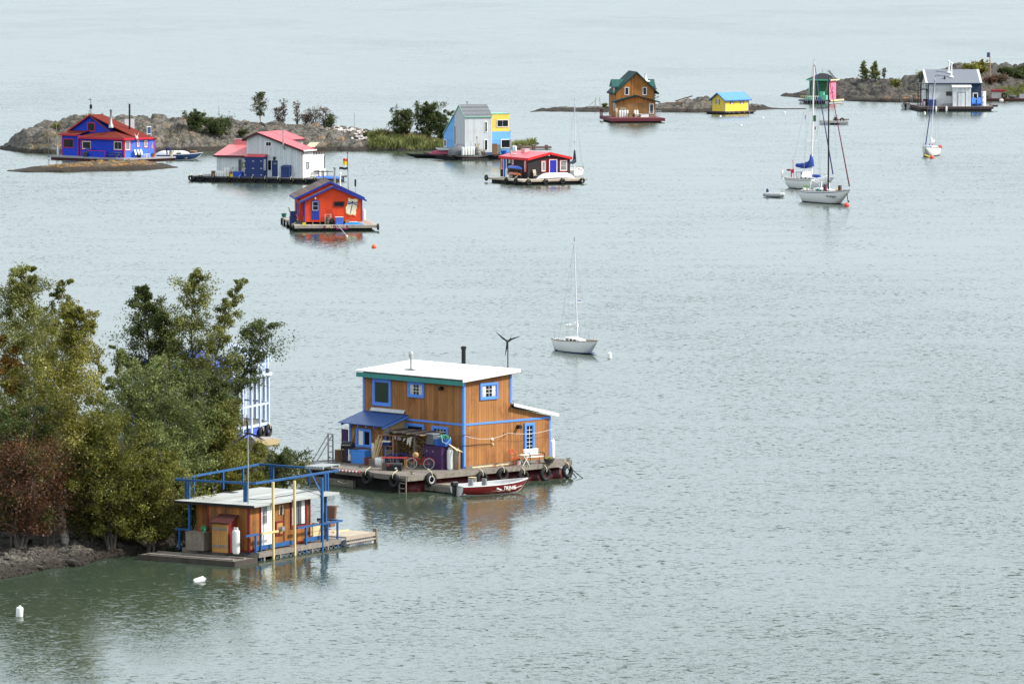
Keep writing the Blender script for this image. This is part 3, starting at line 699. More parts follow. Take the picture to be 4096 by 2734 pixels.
p=H.W(XE+.1,Y0+.1,H.Rr(Z7(1876,1340),Y0)[1]);inst('tyreL0.36',None,'tyre hanging off the right corner of the orange house dock',p,H.yaw)if 'tyreL0.36' in CH else inst('otyreL0.36',mk_tyre(.36,ax='x'),'tyre hanging off the right corner of the orange house dock',p,H.yaw)
def panel(H,uvs,y0,m,name,label,cat,d=.04):
 o=thing(name,label,cat,H.W(0,0,0),H.yaw)
 MB().prism([H.Rr(u,y0)for u in uvs],'y',y0-d,y0-.002).build('board',m,o);return o
sg=panel(H,[Z7(946,1318),Z7(1355,1310),Z7(1355,1382),Z7(1155,1384),Z7(1155,1360),Z7(946,1364)],Y0-.06,mat('magenta_sign',(.20,.01,.08)),'name_sign','long magenta name sign on the front edge of the orange house dock','sign')
def lettering(txt,H,uv0,uv1,y0,m,parent,hpx,shear=0,face='R',font_y=0):
 cu=bpy.data.curves.new('lettering','FONT');cu.body=txt;cu.extrude=.006;cu.align_x='CENTER';cu.align_y='CENTER';cu.shear=shear;cu.offset=.004
 o=bpy.data.objects.new('lettering',cu);COL.objects.link(o);cu.materials.append(m);o.parent=parent
 f=H.Rr if face=='R' else H.Lr
 a,b_=f(uv0,y0),f(uv1,y0);bpy.context.view_layer.update()
 wd=abs(b_[0]-a[0]);o0=o.dimensions.x or 1;cu.size=1;s=wd/o0;hh=hpx
 cx,cz=(a[0]+b_[0])/2,(a[1]+b_[1])/2
 if face=='R':o.location=(cx,y0-.012,cz);o.rotation_euler=(math.pi/2,-math.atan2(b_[1]-a[1],b_[0]-a[0]),0)
 else:o.location=(y0-.012,cx,cz);o.rotation_euler=(math.pi/2,0,-math.pi/2)
 o.scale=(s,hh,1)
 bpy.context.view_layer.update();me=bpy.data.meshes.new_from_object(o);q=bpy.data.objects.new('lettering',me);COL.objects.link(q);q.parent=parent
 q.location=o.location;q.rotation_euler=o.rotation_euler;q.scale=o.scale;bpy.data.objects.remove(o);q.name='lettering';return q
cream_t=mat('cream_letters',(.85,.78,.5),rough=.5)
lettering('EMPRESS',H,Z7(972,1340),Z7(1098,1338),Y0-.1,cream_t,sg,.44)
lettering('of',H,Z7(1107,1349),Z7(1130,1349),Y0-.1,cream_t,sg,.2)
lettering('YELLOWKNIFE',H,Z7(1142,1336),Z7(1328,1336),Y0-.1,cream_t,sg,.44)
for uv0,uv1,m_,r_,nm in((Z7(1130,310),Z7(1122,560),steel,.11,'stove_pipe'),(Z7(1225,405),Z7(1218,640),whitep,.08,'stove_pipe'),(Z7(935,380),Z7(935,515),black,.035,'mast_pole')):
 yy=6.0 if nm!='mast_pole' else Ly-.4
 x,z=H.Rr(uv0,yy);x2,z2=H.Rr(uv1,yy);q=MB().tube((x2,yy,z2-.6),(x,yy,z),r_)
 if nm=='stove_pipe':q.lathe([(r_*1.5,-.12),(r_*1.5,.05),(r_,.09)],(x,yy,z));H.part('stove_pipe',m_,q,smooth=True)
 else:
  xa,za=H.Rr(Z7(765,388),yy);xb,zb2=H.Rr(Z7(1100,380),yy)
  H.part('antenna',black,q.bar((xa,yy,z),(xb,yy,z+.02),.09,.07))
x,z=H.Rr(Z7(1348,45),5.0);x2,z2=H.Rr(Z7(1368,690),5.0)
fp=thing('flag_pole','black flag pole above the orange house roof with a red and yellow flag','flag pole',H.W(x2,5,0),H.yaw)
MB().tube((0,0,z2-1.2),(x-x2,0,z),.03).ball((x-x2,0,z),.07).build('pole',black,fp)
def flag(parent,a,b_,m,name='flag',y=.0):
 n=8;vs=[];fs=[]
 for i in range(n+1):
  for j in range(2):
   xx=a[0]+(b_[0]-a[0])*i/n;yy=.06*math.sin(i*1.1)
   vs.append((xx,yy+y,(a[1]if j else b_[1])+.04*math.sin(i*.9)))
 for i in range(n):fs.append((2*i,2*i+2,2*i+3,2*i+1))
 o=MB().add(vs,fs).build(name,m,parent,fixn=False);s=o.modifiers.new('thick','SOLIDIFY');s.thickness=.008;return o
def fl_uv(t,c,e,m,yy=5.0,y=0):
 a=H.Rr(Z7(*c),yy);b_=H.Rr(Z7(*e),yy);return flag(t,(a[0]-x2,a[1]),(b_[0]-x2,b_[1]),m,y=y)
fl_uv(fp,(1272,150),(1350,195),mat('flag_red',(.75,.05,.02)));fl_uv(fp,(1270,195),(1352,265),mat('flag_yellow',(.85,.62,.02)))
fl_uv(fp,(1205,300),(1356,340),black)
x,z=H.Rr(Z7(1485,510),5.5);x3,z3=H.Rr(Z7(1488,750),5.5)
o=thing('vent_pole','thin pole with a black cap behind the right roof slope of the orange house','pole',H.W(x3,5.5,0),H.yaw)
MB().tube((0,0,z3-1.5),(0,0,z),.035).build('pole',steel,o);MB().tube((0,0,z-.75),(0,0,z),.1).build('cap',black,o)
def put(H,uv,rz=0,z=None):p=H.GW(uv,z);return p,H.yaw+rz
orng_wood=mat('orange_wood',(.42,.22,.09),rough=.7)
inst('obin',mk_bin(mat('olive_bin',(.08,.075,.05)),.22,.78,mat('olive_bin',(.08,.075,.05))),'dark olive garbage bin in front of the orange wall',H.PR(Z7(1002,1296),-0.45),H.yaw)
o=thing('bin_bag','shiny black rubbish bag beside the olive bin','bag',H.PR(Z7(1080,1296),-.45));MB().ball((0,0,.33),.28,sc=(1,.9,1.15)).ball((0,0,.68),.09).build('bag',mat('black_bag',(.01,.012,.014),rough=.25,bump=.6),o,smooth=True)
inst('obox',mk_box(mat('mid_blue_box',(.05,.13,.50),rough=.5),.85,.5,.82,whitep,latch=None),'waist high blue chest with white rim in front of the orange wall',H.PR(Z7(1205,1297),-0.5),H.yaw)
inst('gbox',mk_box(mat('sea_green_box',(.06,.28,.22),rough=.5),.9,.45,.3,whitep),'low sea green chest below the dragonfly panel',H.PR(Z7(1452,1282),-0.45),H.yaw)
inst('ocr',mk_crate(orng_wood,.42,.4,.5,4),'tall slatted crate between blue chest and sea green chest',H.PR(Z7(1345,1285),-0.45),H.yaw)
def mk_tarp():
 t=thing('blue_tarp','','tarp');rg=np.random.default_rng(4);n=14;vs=[];fs=[]
 for i in range(n+1):
  for j in range(7):
   vs.append((-1.1+2.2*i/n+rg.normal()*.03,-.3+.6*j/6,max(0,.02+.22*math.sin(math.pi*j/6)*(.5+rg.uniform(0,1)*.8)*math.sin(math.pi*(i+.5)/(n+1)))))
 for i in range(n):
  for j in range(6):fs.append((i*7+j,(i+1)*7+j,(i+1)*7+j+1,i*7+j+1))
 MB().add(vs,fs).build('sheet',mat('tarp_blue',(.02,.20,.62),rough=.4),t,smooth=True);return t
inst('tarp',mk_tarp,'crumpled bright blue tarp lying along the orange house deck edge',H.PR(Z7(1455,1305),-0.85),H.yaw)
inst('navbox',mk_box(navy,.75,.8,.75,navy),'large dark blue chest at the left side of the orange house',H.W(-1.0,2.4,H.zd),H.yaw)
inst('navbox2',mk_box(navy,.6,.6,.55,greyplas),'smaller navy box stacked on the dark blue chest',H.W(-1.0,2.5,H.zd+.755),H.yaw)
inst('gtub',mk_pot(mat('teal_pot',(.03,.16,.13)),.30,.38,lr=.2,lh=.08,seed=6),'teal planter tub at the far left end of the orange house dock',*put(H,Z7(245,1172)))
inst('tanchair',mk_chair(mat('tan_wicker',(.42,.28,.13)),None,True,1.15),'tan high backed chair on the left of the orange house deck',*put(H,Z7(395,1180),R(100)))
yb_=panel(H,[Z7(567,1262),Z7(622,1262),Z7(622,1312),Z7(567,1312)],Y0-.0,mat('yellow_plastic',(.80,.60,.02)),'yellow_sign','small yellow notice board hung on the orange dock near its left corner','sign')
cart=thing('hand_cart','bent dark cart handle standing up behind the rubbish bag','cart',H.PR(Z7(1050,1290),-.25),H.yaw)
MB().path([(-.35,0,1.45),(-.1,0,.75),(-.05,0,.05)],.02).build('handle',black,cart);MB().path([(-.35,0,1.45),(.1,0,1.55),(.3,0,.9),(.4,0,.1)],.02).build('handle',black,cart);MB().box(-.3,.5,-.15,.15,.05,.12).build('tray',black,cart)
rack=thing('wire_rack','white wire rack leaning behind the olive bin','rack',H.PR(Z7(1010,1288),-.2),H.yaw)
q=MB()
for k in range(4):q.tube((-.3,.1,.3+.25*k),(.33,.1,.3+.25*k),.015)
q.tube((-.3,.1,0),(-.3,.1,1.1),.02).tube((.33,.1,0),(.33,.1,1.1),.02);q.build('frame',whitep,rack)
a=H.GW(Z7(1125,1275));b_=gp(Z7(1340,1500),.05)
o=thing('boat_pole','pale blue pole reaching from the orange dock down to a white float','pole',(0,0,0));MB().tube(a+Vector((0,0,.25)),b_,.035).build('shaft',mat('pale_blue_pole',(.35,.45,.6)),o);MB().ball(b_,.12).build('float',whitep,o);MB().box(-.25,.25,-.1,.1,-.05,.05).xf(Matrix.Translation(a+Vector((0,0,.3)))).build('grip',royal,o)
p=H.GW(Z7(455,1290));o=thing('gangway_rail','dark slanted handrail at the left front of the orange house','rail',p,H.yaw);MB().bar((0,0,.1),(1.45,.3,.85),.06).build('rail',brownp,o);MB().bar((1.45,.3,.85),(1.4,.3,0),.05).build('post',brownp,o)
inst('op1',mk_propane(),'white propane cylinder behind the right corner of the orange house',*put(H,Z7(1635,1215)))
MAKEP=mk_propane()
wsid_shaded=mat('white_board_siding',(.60,.62,.63),dirt=(0.411,0.424,0.431),dirt_at=.58,rough=.6,var=.07,groove=('xy',.3,'',.08),gdark=.72)  # greyer copy of the white siding, shade of the left-hand faces in its colour
wsid_sunlit=mat('white_side_boards',(.86,.86,.84),rough=.6,var=.04,groove=('xy',.3,'',.06),gdark=.9)  # brighter copy of the same siding, sunlight of the right-hand side in its colour
redroof=mat('red_ribbed_roof',(.62,.045,.06),dirt=(0.424,0.045,0.055),dirt_at=.58,rough=.35,var=.08,groove=('x',.30,'',.12),gdark=.75,spec=.5)
pinkroof=mat('faded_red_roof',(.62,.14,.15),dirt=(0.424,0.107,0.114),dirt_at=.58,rough=.4,var=.08,groove=('y',.4,'',.08),gdark=1.35)
maroon=mat('dark_maroon_fascia',(.07,.012,.015),rough=.5)
H=HB('white_houseboat','long white houseboat with red metal roofs and dark blue doors',Z6(1490,1060),.7,R(66));H4=H
zd=H.zd;Y1=H.Lr(Z6(840,800))[0];zl=H.Lr(Z6(840,598))[1];yr,zr=H.Lr(Z6(975,535));z0=H.Lr(Z6(1490,738))[1];XA=H.Rr(Z6(1618,900))[0];XB=H.Rr(Z6(1750,900))[0]
H.part('wall',wsid_shaded,MB().prism([(0,zd),(Y1,zd),(Y1,zl),(yr,zr),(0,z0)],'x',0,XA))
H.part('wall',wsid_sunlit,MB().prism([(-.012,zd),(-.001,zd),(-.001,z0-.05),(-.012,z0-.05)],'x',.02,XA))  # thin skin giving the side face the sunlit tone
sR=(zr-z0)/yr;sL=(zr-zl)/(Y1-yr);yc=H.Lr(Z6(1435,570),XA+.2)[0];yc=max(1.0,yr*.55)
XD=XA+4.0
H.part('wall',wsid_shaded,MB().prism([(yc,zd),(Y1,zd),(Y1,zl),(yr,zr),(yc,zr-sR*(yr-yc))],'x',XA+.002,XD))
gable_roof(H,'x',-.35,Y1+.45,yr,z0-.35*sR+.13,zl-.45*sL+.13,zr+.13,-.35,XA+.25,.05,redroof,maroon,.22)
gable_roof(H,'x',yc-.3,Y1+.45,yr,zr-(yr-yc+.3)*sR+.13,zl-.45*sL+.13,zr+.13,XA+.29,XD+.2,.05,redroof,maroon,.2)
H.part('gutter',whitep,MB().box(-.3,XA+.25,-.47,-.385,z0-.35*sR-.02,z0-.35*sR+.14))
zx=H.Rr(Z6(1700,797),.1)[1]
H.part('side_block',wsid_sunlit,MB().box(XA+.004,XB,0,yc-.01,zd,zx));H.part('parapet',whitep,MB().box(XA,XB+.05,-.05,yc-.02,zx+.002,zx+.1))
H.part('downpipe',black,MB().tube((XB+.03,-.06,zd),(XB+.03,-.06,zx),.05));H.part('downpipe',black,MB().path([(.0,-.08,zd),(.0,-.08,z0-.5),(-.02,-.3,z0-.3)],.04))
q=MB();bz=H.Rr(Z6(1700,700),1)[1]
for k in range(5):q.box(XA+.4+k*.75,XA+.5+k*.75,0,.08,zx+.1,bz)
q.box(XA+.35,XA+3.5,-.02,.1,bz,bz+.09).box(XA+.35,XA+3.5,0,.06,zx+.45,zx+.53)
H.part('balcony_rail',mat('dark_brown_rail',(.06,.03,.02)),q)
H.part('roof_tarp',mat('beige_tarp',(.5,.45,.33)),MB().slab((XA+.3,-.1,bz+.15),(XA+1.8,-.1,bz+.75),(XA+1.8,1.2,bz+.7),(XA+.3,1.2,bz+.2),.03).slab((XA+1.8,-.1,bz+.75),(XA+3.4,-.1,bz+.1),(XA+3.4,1.2,bz+.2),(XA+1.8,1.2,bz+.7),.03))
ya,yb=H.Lr(Z6(838,950))[0],H.Lr(Z6(490,950))[0];zw=H.Lr(Z6(600,815))[1]
def find_x(uv,y):d=ray(*uv);t=(y-(ORG-H.o).dot(H.ey))/d.dot(H.ey);p=H.loc(ORG+d*t);return p
pe=Vector((4.0,0,H.Lr(Z6(720,673),4.0)[1]));e0=H.Lr(Z6(462,795),-.3)
H.part('wall',wsid_shaded,MB().prism([(0,zd),(4.4,zd),(4.4,pe.z-.3),(3.9,pe.z-.2),(0,zw)],'y',ya+.003,yb));
H.part('roof',pinkroof,MB().slab((-.35,ya+.01,e0[1]+.02),(-.35,yb+.3,e0[1]+.02),(pe.x,yb+.3,pe.z),(pe.x,ya+.01,pe.z),.05),label='faded pinkish red wing roof')
H.part('fascia',maroon,MB().box(-.39,-.352,ya+.01,yb+.3,e0[1]-.22,e0[1]+.02))
H.part('fascia',maroon,MB().slab((-.35,yb+.302,e0[1]+.02),(-.35,yb+.34,e0[1]+.02),(pe.x,yb+.34,pe.z),(pe.x,yb+.302,pe.z),.2))
yq=H.Lr(Z6(690,650),pe.x+.1)[0];zq=H.Lr(Z6(760,606),pe.x+.4)[1]
sp=H.part('solar_panel',pinkroof,MB().slab((pe.x+.1,ya+.05,pe.z-.1),(pe.x+.1,yq,pe.z-.1),(pe.x+.4,yq,zq),(pe.x+.4,ya+.05,zq),.05))
MB().box(pe.x+.36,pe.x+.46,ya,yq+.05,zq+.003,zq+.07).build('rim',whitep,sp)
bd=-1.0
b0,b1=H.Lr(Z6(1045,950),bd)[0],H.Lr(Z6(820,950),bd)[0];zs=H.Lr(Z6(930,812),bd)[1]
bs=H.part('shed',navy,MB().box(bd,-.003,b0,b1,zd,zs));MB().slab((bd-.1,b0-.08,zs+.02),(bd-.1,b1+.05,zs+.02),(-.02,b1+.05,zs+.3),(-.02,b0-.08,zs+.3),.05).build('shed_roof',redroof,bs)
for k,uv in enumerate(((822,865),(918,865),(1013,865),(822,950),(918,950),(1013,950),(822,1028),(918,1028),(1013,1028))):
 y,z=H.Lr(Z6(*uv),bd);MB().box(bd-.03,bd-.002,y-.12,y+.12,z-.03,z+.03).build('hinge',whitep,bs)
c0,c1=H.Lr(Z6(1345,1000),-.6)[0],H.Lr(Z6(1248,1000),-.6)[0];zc=H.Lr(Z6(1290,935),-.6)[1]
o=thing('blue_cabinet','narrow dark blue cabinet with sloping top right of the white house door','cabinet',H.W(0,0,0),H.yaw)
MB().prism([(-.7,zd),(-.1,zd),(-.1,zc+.2),(-.7,zc)],'y',c0,c1).build('body',navy,o);MB().slab((-.75,c0-.03,zc+.04),(-.75,c1+.03,zc+.04),(-.08,c1+.03,zc+.25),(-.08,c0-.03,zc+.25),.04).build('lid',navy,o)
d0,d1=H.Lr(Z6(1215,950))[0],H.Lr(Z6(1140,950))[0];zt=H.Lr(Z6(1160,858))[1]
dr=H.part('door',navy,MB().box(-.05,-.002,d0+.06,d1,zd+.1,zt));
MB().prism([((d0+d1)/2+math.cos(t)*.28,zt-.5+math.sin(t)*.3)for t in[math.pi*i/8 for i in range(9)]],'x',-.065,-.051).build('fan_light',greyglass,dr)
for b in bxs((-.08,-.002,d0-.05,d0+.055,zd,zt+.06),(-.08,-.002,d1+.005,d1+.08,zd,zt+.06),(-.08,-.002,d0-.05,d1+.62,zt+.065,zt+.15),(-.08,-.002,d1+.55,d1+.62,zd,zt+.06)):b.build('door_frame',whitep,dr)
MB().box(-.04,-.002,d1+.09,d1+.54,zd+.9,zt).build('side_light',glass,dr)
H.winpx('L',Z6(1063,634),Z6(1135,693),whitep,glass,w=.09,mull=(1,0),mmat=whitep)
H.winpx('L',Z6(745,843),Z6(786,985),mat('grey_trim',(.35,.36,.38)),glassy('grey_glass',(.09,.09,.10),rough=.2),w=.05)
x,z1=H.Rr(Z6(1537,878));x1,z0_=H.Rr(Z6(1574,953));H.window('R',x,x1,z0_,z1,navy,whitep,w=.08,mull=(0,4),mmat=greyplas)
x,z=H.Lr(Z6(1173,835));H.part('wall_lamp',black,MB().box(-.3,-.03,x-.12,x+.12,z-.2,z+.25))
py,pz=H.Lr(Z6(1270,508),-.45);_,pz0=H.Lr(Z6(1270,680),-.45)
H.part('stove_pipe',steel,MB().tube((-.45,py,pz0),(-.45,py,pz),.1).lathe([(.14,-.1),(.14,.05)],(-.45,py,pz)).tube((-.45,py,pz0),(0,py,pz0-.5),.09),smooth=True)
wdeck=mat('grey_dock_boards',(.24,.22,.21),rough=.85,var=.2,groove=('y',.2),gdark=.5)
X0=-1.35;yN=H.Lr(Z6(1640,1080),X0)[0];yF=H.Lr(Z6(155,1035),X0)[0]
deck_box(H,wdeck,X0,XB+1.5,yN,yF,zd,beam=mat('dark_dock_beam',(.05,.045,.045),rough=.85,var=.3),bh=.2,flm=floatm,ins=.25)
tyres(H,'L',[Z6(x,y)for x,y in((188,1064),(300,1064),(452,1072),(608,1078),(757,1084),(907,1088),(1057,1092),(1208,1095),(1360,1098),(1510,1103),(1645,1095))],X0,'along the white house dock',r=.42,key='wtyre')
for i,u in enumerate((592,628)):inst('prop',mk_propane(),('left','right')[i]+' of the two tall white propane cylinders at the left wing of the white house',H.PL(Z6(u,1036),-.75),0,'tall cylinders at the white house wing')
for i,u in enumerate((478,505,533,560)):inst('prop_s',mk_propane(h=.75,r=.17),ORD[i]+' from the left of the short white propane cylinders by the white house',H.PL(Z6(u,1034),-.75),0,'short cylinders at the white house wing')
inst('wcr',mk_crate(brownp,.6,.5,.7,4),'brown crate at the left end of the propane cylinders',H.PL(Z6(458,1028),-.75),H.yaw)
inst('wpan',mk_box(mat('rusty_orange_box',(.45,.13,.02)),.35,.3,.6),'small orange box right of the tall propane cylinders',H.PL(Z6(652,1040),-.75),H.yaw+R(90))
inst('wyel',mk_box(mat('yellow_plastic',(.80,.60,.02)),.5,.35,.4,greyplas),'yellow storage crate beside the bright blue chest',H.PL(Z6(678,1044),-.75),H.yaw-R(90))
inst('wblu',mk_box(mat('cooler_blue',(.015,.07,.42)),1.2,.7,.65),'bright blue chest below the grey window of the white house',H.PL(Z6(745,1040),-.75),H.yaw-R(90))
def mk_hosereel(m_):
 def f():
  t=thing('hose_coil','','hose');q=MB()
  for k in range(4):q.torus((0,0,0),.25+.04*k,.02,ax='x',n=16,k=5)
  q.build('coil',m_,t);return t
 return f
hz=H.Lr(Z6(803,910),-.15);inst('hose1',mk_hosereel(mat('green_hose',(.25,.30,.08))),'green hose coiled on the wall beside the blue shed',H.W(-.15,hz[0],hz[1]),H.yaw)
hz=H.Lr(Z6(685,950),-.1);inst('hose2',mk_hosereel(whitep),'pale coil hung on the wing wall above the yellow crate',H.W(-.1,hz[0],hz[1]),H.yaw)
o=thing('ladder','white ladder hung on the side of the blue shed','ladder',H.W(bd+.05,b0-.1,0),H.yaw)
for s in(-.2,.2):MB().bar((s,0,zd+.9),(s,0,zd+2.3),.05).build('rail',whitep,o)
for k in range(5):MB().bar((-.2,0,zd+1.0+k*.28),(.2,0,zd+1.0+k*.28),.04).build('rung',whitep,o)
for i,(u,v)in enumerate(((1560,1030),(1640,1022),(1680,1030))):
 inst('wchair',mk_chair(greyplas,mat('beige_sling',(.45,.42,.38))),ORD[i]+' beige patio chair from the left beside the white side wall',H.W(.8+i*.9,-.9,zd),H.yaw+R(180-30*i),'patio chairs by the white side wall')
o=thing('patio_table','dark patio table between the beige chairs of the white house','table',H.W(3.4,-1.2,zd),H.yaw)
MB().box(-.9,.9,-.45,.45,.70,.74).build('tabletop',greyplas,o)
for a in((-.8,-.38),(.8,-.38),(-.8,.38),(.8,.38)):MB().bar((*a,0),(*a,.7),.05).build('leg',greyplas,o)
inst('wtank',mk_propane(h=1.0,r=.3),'stout white gas tank behind the patio table',H.W(5.0,-.6,zd),0)
inst('wkayak',mk_canoe(mat('kayak_blue',(.05,.15,.55)),4.2,.7,.35),'blue upturned canoe beside the pipes of the orange house',H.GW(Z7(1000,505),.5),R(8))
gsid=mat('silver_grey_siding',(.52,.54,.56),dirt=(0.358,0.371,0.385),dirt_at=.58,rough=.6,var=.06,groove=('xy',.3,'',.06),gdark=.85)
sky_b=mat('sky_blue_wall',(.15,.40,.76),dirt=(0.114,0.279,0.517),dirt_at=.58,rough=.6,var=.06,groove=('z',1.3,'',.02),gdark=.6)
yel=mat('warm_yellow_wall',(.84,.55,.10),dirt=(0.569,0.378,0.081),dirt_at=.58,rough=.6,var=.08,groove=('z',1.1,'',.02),gdark=.7)
gsh=mat('grey_shingles',(.16,.17,.185),rough=.85,var=.25,scale=7,groove=('z',.12,'',.2),gdark=.6)
mint=mat('mint_trim',(.22,.48,.35),rough=.5)
H=HB('tower_houseboat','tall grey houseboat with sky blue flank and yellow upper annex',Z8(938,628),.7,R(24));H5=H;zd=H.zd
X1=H.Rr(Z8(1222,500))[0];ze=H.Rr(Z8(940,226))[1];ya=H.Lr(Z8(830,500))[0];yr,zr=H.Lr(Z8(880,108));yb,zb=H.Lr(Z8(716,400))
zs=zr-(zr-zb)*(ya-yr)/(yb-yr)
H.part('wall',gsid,MB().prism([(0,zd),(ya,zd),(ya,zs),(yr,zr),(0,ze)],'x',0,X1))
H.part('wall',sky_b,MB().prism([(ya+.003,zd),(yb,zd),(yb,zb),(ya+.003,zs)],'x',.02,X1),label='sky blue rear part with sloping top')
sF=(zr-ze)/yr;sB=(zr-zb)/(yb-yr)
ro=H.part('roof',gsh,MB().slab((-.05,-.12,ze-.12*sF+.1),(X1+.05,-.12,ze-.12*sF+.1),(X1+.05,yr,zr+.1),(-.05,yr,zr+.1),.07).slab((-.05,yr,zr+.1),(X1+.05,yr,zr+.1),(X1+.05,yb+.1,zb-.1*sB+.1),(-.05,yb+.1,zb-.1*sB+.1),.07))
MB().slab((-.09,-.12,ze-.12*sF+.11),(-.052,-.12,ze-.12*sF+.11),(-.052,yr,zr+.11),(-.09,yr,zr+.11),.16).build('fascia',mint,ro)
MB().slab((-.09,yr,zr+.11),(-.052,yr,zr+.11),(-.052,yb+.1,zb-.1*sB+.11),(-.09,yb+.1,zb-.1*sB+.11),.16).build('fascia',mint,ro)
MB().box(-.05,X1+.05,-.16,-.122,ze-.12*sF-.02,ze-.12*sF+.1).build('fascia',mint,ro)
x,z=H.Rr(Z8(964,65),yr+.3);H.part('stove_pipe',steel,MB().tube((x,yr+.3,zr-.2),(x,yr+.3,z-.1),.11).lathe([(.16,-.12),(.16,0)],(x,yr+.3,z)))
yo=1.0;XA=H.Rr(Z8(1405,300),yo)[0];XB=H.Rr(Z8(1416,480),yo)[0];zt=H.Rr(Z8(1300,198),yo)[1];zm=H.Rr(Z8(1300,380),yo)[1]
H.part('wall',sky_b,MB().box(X1+.003,XB,yo,yo+3.6,zd,zm),label='sky blue lower annex');H.part('wall',yel,MB().box(X1+.003,XA,yo+.02,yo+3.4,zm+.002,zt),label='yellow upper annex')
H.part('parapet',mint,MB().box(X1,XA+.06,yo-.04,yo+3.45,zt+.002,zt+.08));H.part('ledge',sky_b,MB().box(XA+.01,XB+.02,yo-.02,yo+3.6,zm+.003,zm+.08))
wk=dict(w=.1)
H.winpx('R',Z8(1270,258),Z8(1394,334),whitep,glass,off=yo+.02,w=.09,mull=(1,0))
H.winpx('R',Z8(1312,462),Z8(1413,555),whitep,glass,off=yo,w=.11)
H.winpx('R',Z8(1143,276),Z8(1173,390),whitep,glass,w=.09);H.winpx('R',Z8(1139,465),Z8(1177,580),whitep,glass,w=.09)
y0,z1=H.Lr(Z8(846,315));y1,z0=H.Lr(Z8(830,520));H.window('L',min(y0,y1),max(y0,y1),z0,z1,whitep,glass,w=.07)
y0,z1=H.Lr(Z8(748,466),.02);y1,z0=H.Lr(Z8(719,540),.02);H.window('L',min(y0,y1),max(y0,y1),z0,z1,whitep,greyglass,off=.02,w=.1)
X0,Y0=H.G(Z25(1140,783));XE=XB+1.2;YE=H.Lr(Z25(370,735),X0)[0]
X0=max(X0,-4.0);YE=min(YE,13)
deck_box(H,mat('brown_deck_boards',(.17,.13,.11),rough=.85,var=.2,groove=('x',.2),gdark=.5),X0,XE,Y0,YE,zd,beam=mat('dark_brown_beam',(.07,.05,.045),rough=.85,var=.3),bh=.3,flm=floatm,ins=.3)
deck_box(H,mat('brown_deck_boards',(.17,.13,.11)),X0+.6,X1*.8,Y0-1.6,Y0-.1,.25,beam=floatm,bh=.3,flm=floatm,ins=.1,name='lower_dock')
for i,u in enumerate((917,945,975,1003,1030)):inst('prop',None,ORD[i]+' from the left of five white propane cylinders at the grey tower',H.PR(Z8(u,624),-.45),0,'five propane cylinders at the grey tower')
def mk_tarpheap():
 t=thing('tarped_woodpile','','covered pile');n=12;rg=np.random.default_rng(8);vs=[];fs=[]
 for j,(h,s)in enumerate(((0,1.0),(.5,.97),(.95,.9),(1.2,.72),(1.3,.35),(1.33,.02))):
  for i in range(n):
   a=2*math.pi*i/n;c=math.copysign(abs(math.cos(a))**.5,math.cos(a));d=math.copysign(abs(math.sin(a))**.5,math.sin(a))
   vs.append((1.15*s*c*(1+rg.normal()*.03),.7*s*d*(1+rg.normal()*.05),h*(1+.16*c)+rg.normal()*.03))
 for j in range(5):
  for i in range(n):fs.append((j*n+i,j*n+(i+1)%n,(j+1)*n+(i+1)%n,(j+1)*n+i))
 MB().add(vs,fs).build('tarp',mat('grey_tarp',(.13,.135,.15),rough=.6,bump=.5),t,smooth=True)
 MB().box(.95,1.25,-.5,.4,0,.9).build('firewood',brownp,t);return t
inst('theap',mk_tarpheap,'wood pile covered by a grey tarp beside the tower house',H.PL(Z25(1215,765),-.95),R(12))
inst('pcanoe',mk_canoe(mat('faded_pink_hull',(.42,.06,.12)),3.8,.95,.5),'faded pink upturned boat left of the grey tarp',H.PL(Z25(850,735),-1.6),R(-12))
inst('wcanoe',mk_canoe(whitegel,2.6,.8,.4,flip=False,inner=whitegel),'small white kayak lying on the pink upturned boat',H.PL(Z25(890,735),-1.6)+Vector((0,0,.5)),R(-12))
inst('bcanoe',mk_canoe(black,6.0,.95,.5,flip=False),'black canoe floating at the left end of the tower house dock',gp(Z25(430,855)),R(-12))
def mk_board(m,L=4.4,W=.62,T=.2):
 def f():
  t=thing('paddle_board','','paddle board');n=16;top=[(L*(i/n-.5),W/2*max(0,1-abs(2*i/n-1)**2.6))for i in range(n+1)]
  poly=[(x,y)for x,y in top]+[(x,-y)for x,y in top[::-1][1:-1]]
  MB().prism(poly,'z',0,T).build('board',m,t,bevel=.04);MB().prism([(x*1.003,y*1.02)for x,y in poly],'z',.01,.05).build('rail_stripe',redp,t);return t
 return f
p=H.GW(Z25(1590,850),.3);inst('sup',mk_board(whitegel,5.0,.75,.28),'white paddle board on the low dock in front of the tower house',p+Vector((0,-.5,.3)),R(10),tilt=(R(48),0))
inst('tpl',mk_bin(mat('concrete_grey',(.24,.22,.20)),.36,1.1),'grey barrel holding paddles right of the five cylinders',H.PR(Z25(1765,775),-.5),0)
o=thing('paddles','yellow paddles and a pole standing in the grey barrel','paddles',H.PR(Z25(1765,775),-.5))
for k,(dx_,h,mm)in enumerate(((.22,1.7,palewood),(.1,1.55,palewood),(-.1,2.6,oldwood),(-.3,1.6,oldwood))):MB().tube((dx_*.3,0,.3),(dx_,0,h),.035).box(dx_-.07,dx_+.07,-.02,.02,h-.35,h).build('paddle',mm,o)
inst('tpot',mk_pot(terracotta,.28,.45,lr=.5,lh=.5,seed=2),'clay pot with a purple green bush right of the grey barrel',H.PR(Z25(1905,775),-.5),0)
inst('ttub',mk_box(mat('slate_blue_tub',(.05,.07,.14)),1.2,.6,.35),'slate blue tub below the lower tower window',H.PR(Z25(2030,775),-.5),H.yaw)
inst('tcab',mk_box(brownp,.7,.6,1.5),'tall brown cupboard in front of the sky blue annex',H.PR(Z8(1243,622),.4),H.yaw)
